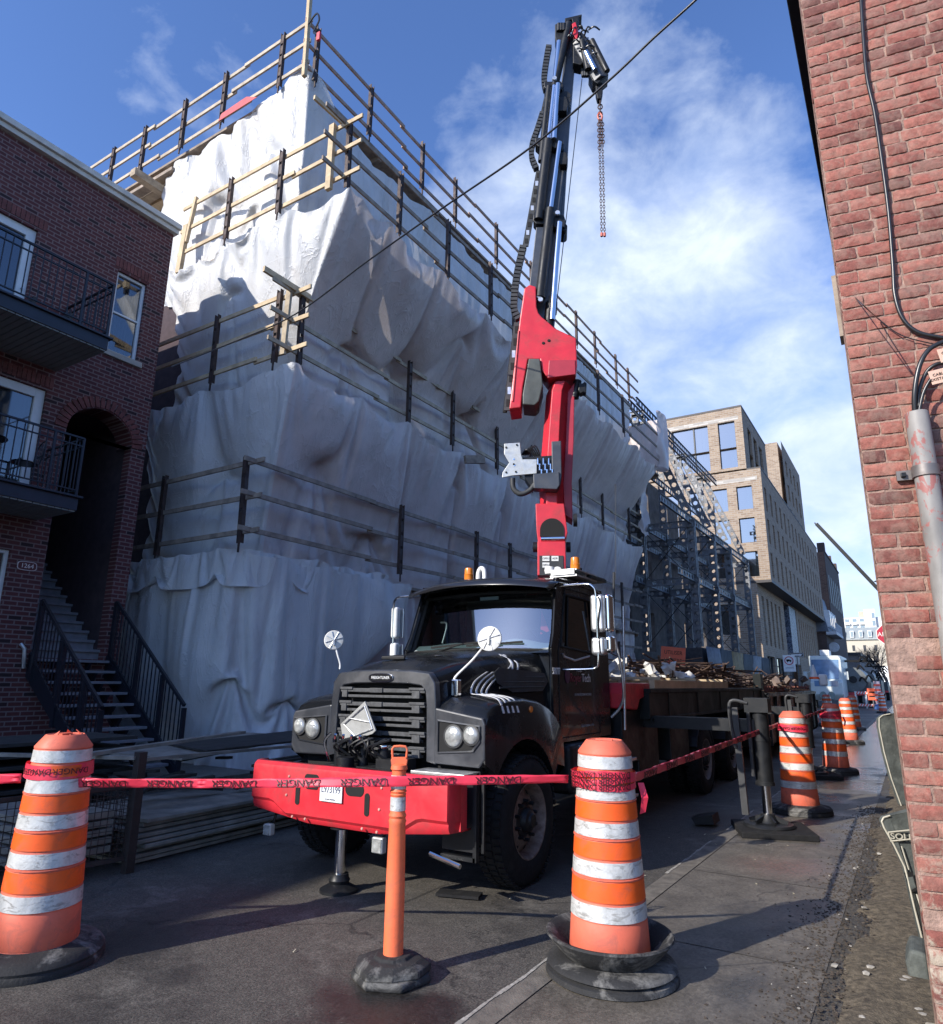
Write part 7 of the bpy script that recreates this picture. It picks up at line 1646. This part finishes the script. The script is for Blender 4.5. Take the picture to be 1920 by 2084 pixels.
# ground storeys
gR = [(56.5+k*2.0, 57.4+k*2.0, 4.6, 8.3) for k in range(5)]
b = MB(); wall_cells(b, XZ(-9.0, -1), [YF, 93], [0, 9.1], gR+[(56.6, 60, .2, 3.8), (61, 65.5, .2, 3.8), (67.5, 75.5, 0, 9.0)]+[(77+k*1.7, 77.7+k*1.7, 4.4, 8.2) for k in range(8)], .4); b.build('ground_street_wall', hb2, ho)
b = MB(); wall_cells(b, YZ(YF), [-26, -9.0], [0, 9.1], [(-11.9, -10.8, 5.3, 7.6), (-12.0, -10.7, 2.4, 3.8)], .3); b.build('ground_front_wall', hb_, ho)
glasses([(-11.9, -10.8, 5.3, 7.6), (-12.0, -10.7, 2.4, 3.8)], YZ(YF)); glasses(gR+[(56.6, 60, .2, 3.8), (61, 65.5, .2, 3.8)], XZ(-9.0, -1), curt_=False)
b = MB(); b.bx((-9.8, 67.5, 0), (-9.7, 75.5, 9.0)); b.build('entrance_recess', mat('dark_entry', (.02, .022, .03), .6), ho)
m, nt2, bb = newmat('blue_pattern_panel'); nz2 = noi(nt2, mapped(nt2), 2.2, 7, .8, 1.5); nt2.links.new(ramp(nt2, nz2, [(.46, (.02, .025, .05)), (.5, (.30, .36, .46)), (.55, (.03, .035, .06))]), bb.inputs['Base Color'])
MB().bx((-9.4, 70.5, 3.6), (-8.95, 74.6, 8.9)).build('patterned_panel', m, ho)
# third block beyond
tR = [(80+k*3.1, 81.2+k*3.1, 18.6+r_*2.75, 20.4+r_*2.75) for r_ in range(3) for k in range(4)]
b = MB(); wall_cells(b, XZ(-9.02, -1), [78, 93], [18.1, 27.6], tR, .35); b.build('far_tower_wall', hb2, ho); glasses(tR, XZ(-9.02, -1), curt_=False)
b = MB(); b.bx((-24, 78, 18.1), (-9.4, 92.9, 27.5)); b.bx((-26, 66, 18.1), (-11.5, 78, 23)); b.build('far_tower', hb_, ho)
# brown building and mansard house
dbk = brickmat('dark_brown_brick', (0, 2), [(0, (.12, .06, .04)), (1, (.20, .105, .07))], (.2, .15, .12), bw=.5, bh=.15, mo=.02)
dbk2 = mat('dark_brown_side', (.075, .05, .042), .85, var=.3, scale=1.5)
br_ = thing('brown_building', (-12, 110, 0), 'tall dark brown brick building beyond the hotel', 'building')
MB().bx((-22, 103, 0), (-8.05, 125, 19.3)).build('wall', dbk, br_); b = MB(); b.bx((-8.05, 103, 0), (-8.0, 125, 19.3)); b.build('street_wall', dbk2, br_)
b = MB(); b.bx((-8.8, 103.1, 19.3), (-7.9, 104.2, 20.6)); b.bx((-8.5, 112, 19.3), (-7.9, 112.8, 20.2)); b.bx((-8.5, 121, 19.3), (-7.9, 122, 20.4)); b.bx((-8.2, 103, 19.3), (-7.9, 125, 19.5)); b.build('parapet', dbk2, br_)
for k in range(6): MB().bx((-7.99, 105+k*3.2, 12.5), (-7.96, 106.2+k*3.2, 16.5)).build('window', dkf, br_)
mh = thing('mansard_house', (-9, 98, 0), 'old house with grey mansard roof and white balcony rail between hotel and brown building', 'house')
MB().bx((-20, 93.1, 0), (-8.0, 102.9, 7.6)).build('wall', dbk2, mh); b = MB(); slt = mat('slate', (.13, .15, .19), .6, var=.2)
b.add([(-7.7, 93.1, 8.0), (-7.7, 102.9, 8.0), (-8.6, 102.9, 12.6), (-8.6, 93.1, 12.6), (-20, 93.1, 8), (-20, 93.1, 12.6)], [(0, 1, 2, 3), (0, 3, 5, 4)]); b.build('roof', slt, mh)
for k in range(4): b = MB(); b.bx((-8.3, 94+k*2.3, 8.6), (-7.5, 95.2+k*2.3, 10.6)); d_ = b.build('dormer', white, mh); MB().bx((-7.49, 94.2+k*2.3, 8.8), (-7.47, 95.0+k*2.3, 10.3)).build('pane', hg, d_)
b = MB(); b.bx((-8.0, 93.1, 7.6), (-6.9, 102.9, 7.95)); b.build('balcony', mat('white_cornice', (.55, .56, .58), .6), mh)
b = MB(); b.beam((-6.95, 93.2, 9.0), (-6.95, 102.8, 9.0), .08, .08)
for k in range(24): b.beam((-6.95, 93.2+k*.41, 7.95), (-6.95, 93.2+k*.41, 9.0), .05, .05, (0, 1, 0))
b.build('rail', bpy.data.materials['white_cornice'], mh)
b = MB(); b.lathe([(0, .12), (.55, .12), (.6, 0), (.55, -.12), (0, -.12)], (-7.5, 95.0, 6.2), 20, Matrix.Rotation(PI/2, 3, 'X')); b.build('hanging_sign', bpy.data.materials['white_cornice'], mh)
# far apartments
fw = mat('far_white_wall', (.72, .72, .70), .7, var=.06); fb_ = mat('far_beige_wall', (.50, .45, .36), .8, var=.1)
ap = thing('white_apartments', (-8, 320, 0), 'far white apartment block with balconies closing the street', 'building')
b = MB(); b.bx((-21, 318, 10), (20, 330, 28.5)); b.bx((-13, 316, 10), (-9.2, 318, 31.5)); b.build('wall', fw, ap)
MB().bx((-15, 319, 28.5), (-11, 325, 31)).build('roof_house', mat('roof_beige', (.45, .42, .33), .8), ap)
for r_ in range(3):
    for k in range(9):
        x = -20.2+k*2.6
        if -13.6 < x < -9.0: continue
        q_ = MB(); q_.bx((x, 316.8, 20.3+r_*2.7), (x+1.9, 318, 20.5+r_*2.7)); q_.bx((x, 316.8, 20.5+r_*2.7), (x+1.9, 316.9, 21.3+r_*2.7)); o_ = q_.build('balcony', fw, ap)
        MB().bx((x+.2, 317.9, 20.6+r_*2.7), (x+1.7, 317.98, 22.6+r_*2.7)).build('window', hg, o_)
for k in range(4): MB().bx((-10.4, 315.9, 19+k*3), (-9.4, 315.98, 21+k*3)).build('window', hg, ap)
bh = thing('beige_mansard_block', (-8, 298, 0), 'long beige block with grey mansard roof and white dormers below the white apartments', 'building')
MB().bx((-24, 298, 0), (22, 310, 19)).build('wall', fb_, bh); b = MB(); b.loft([[(-24, 297.6, 19), (22, 297.6, 19)], [(-24, 299.2, 23.2), (22, 299.2, 23.2)], [(-24, 308, 23.4), (22, 308, 23.4)]]); b.build('roof', mat('mansard_grey', (.23, .26, .27), .7), bh)
MB().bx((-24, 297.3, 18.6), (22, 297.8, 19.1)).build('cornice', mat('cornice_grey', (.35, .37, .36), .7), bh)
for k in range(13): x = -20.5+k*2.9; q_ = MB(); q_.bx((x, 297.2, 19.4), (x+1.3, 299.5, 21.9)); o_ = q_.build('dormer', fw, bh); MB().bx((x+.2, 297.1, 19.7), (x+1.1, 297.19, 21.6)).build('pane', hg, o_)
for r_ in range(3):
    for k in range(9): x = -21+k*3.6; MB().bx((x, 297.9, 6.5+r_*4), (x+.9, 297.98, 8.6+r_*4)).build('window', dkf, bh)
MB().bx((-26, 280, 0), (22, 281, 8.5)).build('garden_wall', fw, bh)
sh_ = thing('long_shed', (-9, 160, 0), 'low dark-roofed terrace receding behind the parked machinery', 'building')
MB().bx((-16, 132, 0), (-6.9, 210, 6.6)).build('wall', mat('shed_wall', (.2, .18, .17), .9, var=.3), sh_); MB().bx((-16, 131.8, 6.6), (-6.6, 210, 7.1)).build('roof', dkf, sh_)
# vehicles
vt = thing('white_van', (-5.4, 60, 0), 'white step van facing the camera with blue sky in its big windscreen', 'van')
xc, yv = AY(1683, 1390, 60).x, 60.0; vm = mat('van_white', (.66, .70, .66), .4, var=.04); vg = mat('van_windscreen', (.16, .26, .40), .08, var=.3, scale=1.5, spec=.9)
b = MB(); b.prism([(yv, .6), (yv-.35, 1.0), (yv-.35, 1.9), (yv+.2, 2.1), (yv+.4, 3.9), (yv+6.5, 3.9), (yv+6.5, .6)], lambda u, v, w_: V((xc+w_, u, v)), -1.1, 1.1); b.build('body', vm, vt, bev=.06)
MB().add([(xc-.95, yv+.16, 2.15), (xc+.85, yv+.16, 2.15), (xc+.95, yv+.33, 3.6), (xc-.95, yv+.33, 3.6)], [(0, 1, 2, 3)]).build('windscreen', vg, vt)
MB().bx((xc-.8, yv-.37, 2.0-.4), (xc+.8, yv-.36, 2.0)).build('lower_screen', vg, vt); MB().bx((xc-.35, yv+.8, 3.92), (xc+.35, yv+2.2, 4.35)).build('roof_unit', white, vt, bev=.06)
q = MB()
for s_ in (-1, 1): q.prism([(s_*.28+.24*math.cos(a), .95+.28*math.sin(a)) for a in [2*PI*k/16 for k in range(16)]], lambda u, v, w_: V((xc+u, yv-.38+w_, v)), 0, .02)
q.build('grille', mat('van_grille', (.22, .28, .26), .5), vt); b = MB()
for s_ in (-1, 1): b.bx((xc+s_*1.0-.12, yv+.8, 0), (xc+s_*1.0+.12, yv+1.7, .9))
b.build('wheel', black, vt, bev=.1)
for s_ in (-1, 1): q = MB(); q.box((xc+s_*1.4, yv, 2.4), (.25, .1, .6)); q.beam((xc+s_*1.05, yv+.1, 2.7), (xc+s_*1.4, yv, 2.6), .03, .03); q.build('mirror', vm, vt)
q = MB()
for k in range(3): q.box((xc-.2+k*.2, yv+.3, 2.12), (.09, .05, .06))
q.build('marker_lights', white, vt)
def dark_truck(px, y, h_, lab, tankr):
    t_ = thing('vacuum_truck', (AY(px, 1390, y).x, y, 0), lab, 'truck'); x = AY(px, 1390, y).x
    MB().bx((x-1.1, y, .9), (x+1.1, y+7, h_*.5)).build('body', mat('truck_grey', (.05, .055, .06), .5, var=.3), t_, bev=.04); q = MB(); q.cyl((x-.1, y-.1, h_*.55), (x-.1, y+6, h_*.55), tankr, tankr, 28); q.build('tank', mat('tank_grey', (.12, .13, .13), .5, .2, var=.2), t_, smooth=40)
    q = MB(); q.cyl((x-.1, y-.2, h_*.55), (x-.1, y-.1, h_*.55), .28, .28, 18); q.cyl((x-.1, y-.24, h_*.55), (x-.1, y-.2, h_*.55), .12, .12, 18); q.build('hatch', blacksteel, t_)
    q = MB(); 
    for k in range(7): a = V((x+random.uniform(-1, 1), y-.1, h_*random.uniform(.5, .95))); q.tube(curve_pts([a, a+V((.2, -.1, .3)), a+V((.5, 0, -.1))], 4), .07, 6)
    q.bx((x-1.1, y, h_*.9), (x+1.1, y+.2, h_*.94)); q.build('hoses', black, t_)
    for s_ in (-1, 1): MB().cyl((x+s_*.75, y+1.2, .5), (x+s_*1.1, y+1.2, .5), .5, .5, 20).build('wheel', black, t_)
    MB().bx((x-1.1, y-.05, .95), (x+1.1, y, 1.15)).build('rear_bumper', red, t_)
dark_truck(1741, 64, 3.9, 'dark vacuum truck with round tank end right of the white van', .95); dark_truck(1768, 80, 4.4, 'grey service truck behind the vacuum truck', .7); dark_truck(1786, 100, 4.4, 'farthest dark truck in the parked row beside the bare tree', .7)
rc_ = thing('red_car', (AY(1812, 1380, 130).x, 130, 0), 'small dark red car parked far down the street', 'car'); x = AY(1812, 1380, 130).x
MB().prism([(-2.1, .4), (-2.1, 1.0), (-1.2, 1.1), (-.6, 1.6), (1.0, 1.6), (1.5, 1.1), (2.1, 1.0), (2.1, .4)], lambda u, v, w_: V((x+u, 130+w_, v)), -.85, .85).build('body', mat('car_red', (.28, .03, .05), .3, coat=.5), rc_, bev=.08)
MB().prism([(-1.0, 1.12), (-.5, 1.5), (.9, 1.5), (1.25, 1.12)], lambda u, v, w_: V((x+u, 130+w_, v)), -.87, .87).build('window', hg, rc_)
for s_ in (-1.3, 1.3): MB().cyl((x+s_, 129.1, .33), (x+s_, 129.3, .33), .33, .33, 18).build('wheel', black, rc_)
# barricade, orange sign, white tube marker
bc = thing('barricade', (AY(1760, 1415, 62).x, 62, 0), 'low red and white barricade across the far street', 'barricade'); xa, xb = AY(1742, 1415, 62).x, AY(1783, 1415, 62).x
bs = V((xa, 62, 0))
for z, h_ in ((1.05, .18), (.15, .18)):
    q = MB().bx((xa, 62, z), (xb, 62.05, z+h_)).build('board', white, bc)
    r_ = MB()
    for k in range(7): u = xa+(xb-xa)*(k+.1)/7; r_.add([(u, 61.99, z), (u+.1, 61.99, z), (u+.2, 61.99, z+h_), (u+.1, 61.99, z+h_)], [(0, 1, 2, 3)])
    r_.build('red_stripes', mat('stripe_red', (.8, .12, .08), .5), q)
for x in (xa, (xa+xb)/2, xb): MB().bx((x-.06, 62.06, 0), (x+.06, 62.1, 1.25)).build('upright', white, bc)
og = thing('far_orange_sign', (AY(1777, 1415, 61).x, 61, 0), 'small orange notice on the far barricade', 'sign'); c_ = AY(1776, 1413, 61)
MB().box(c_, (.62, .03, .85)).build('panel', bpy.data.materials['sign_orange'], og); q = MB(); q.bx((c_.x-.2, 60.97, c_.z+.1), (c_.x+.2, 60.98, c_.z+.2)); q.bx((c_.x-.22, 60.97, c_.z-.2), (c_.x+.22, 60.98, c_.z-.1)); q.build('black_marks', black, og); MB().bx((c_.x-.03, 61.02, 0), (c_.x+.03, 61.06, 1)).build('leg', galv, og)
tm = thing('tube_marker', (AY(1787, 1410, 60).x, 60, 0), 'white and pink striped tall marker on a blue foot in the far street', 'marker'); c_ = AY(1786, 1400, 60)
MB().cyl((c_.x, 60, .35), (c_.x, 60, 2.0), .22, .2, 20).build('tube', mat('pink_white', (.85, .62, .6), .5), tm, smooth=40)
for k in range(4): MB().cyl((c_.x, 60, .6+k*.35), (c_.x, 60, .75+k*.35), .23, .225, 20).build('stripe', bpy.data.materials['stripe_red'], tm)
MB().cyl((c_.x, 60, 0), (c_.x, 60, .38), .36, .32, 20).build('foot', mat('blue_foot', (.06, .13, .35), .5), tm, smooth=40)
# bare trees
barkm = mat('grey_bark', (.17, .13, .11), .9, var=.3, scale=20)
def bare_tree(p, h_, lab, seed):
    random.seed(seed); t_ = thing('bare_tree', p, lab, 'tree'); b_ = MB(); tw_ = MB()
    def grow(a, d_, L_, r_, lv):
        c_ = a+d_*L_; mid_ = a.lerp(c_, .5)+V((random.uniform(-.06, .06), random.uniform(-.06, .06), 0))*L_
        (b_ if lv < 2 else tw_).tube([a, mid_, c_], [r_, r_*.85, r_*.65], 5 if lv > 1 else 8, False)
        if lv >= 6: return
        for k in range(3 if lv < 5 else 2):
            e_ = (d_+V((random.uniform(-.75, .75), random.uniform(-.75, .75), random.uniform(-.2, .5)))).normalized(); grow(a.lerp(c_, random.uniform(.6, 1)), e_, L_*random.uniform(.6, .82), r_*.6, lv+1)
    grow(V(p), V((0, 0, 1)), h_*.27, h_*.018, 0)
    b_.build('trunk', barkm, t_, smooth=60); tw_.build('crown', barkm, t_)
bare_tree((AY(1806, 1390, 120).x, 120, 0), 11, 'bare grey tree standing over the far end of the street, nearer one', 2)
bare_tree((AY(1783, 1390, 170).x, 170, 0), 13, 'bare grey tree further back behind the parked trucks', 9)
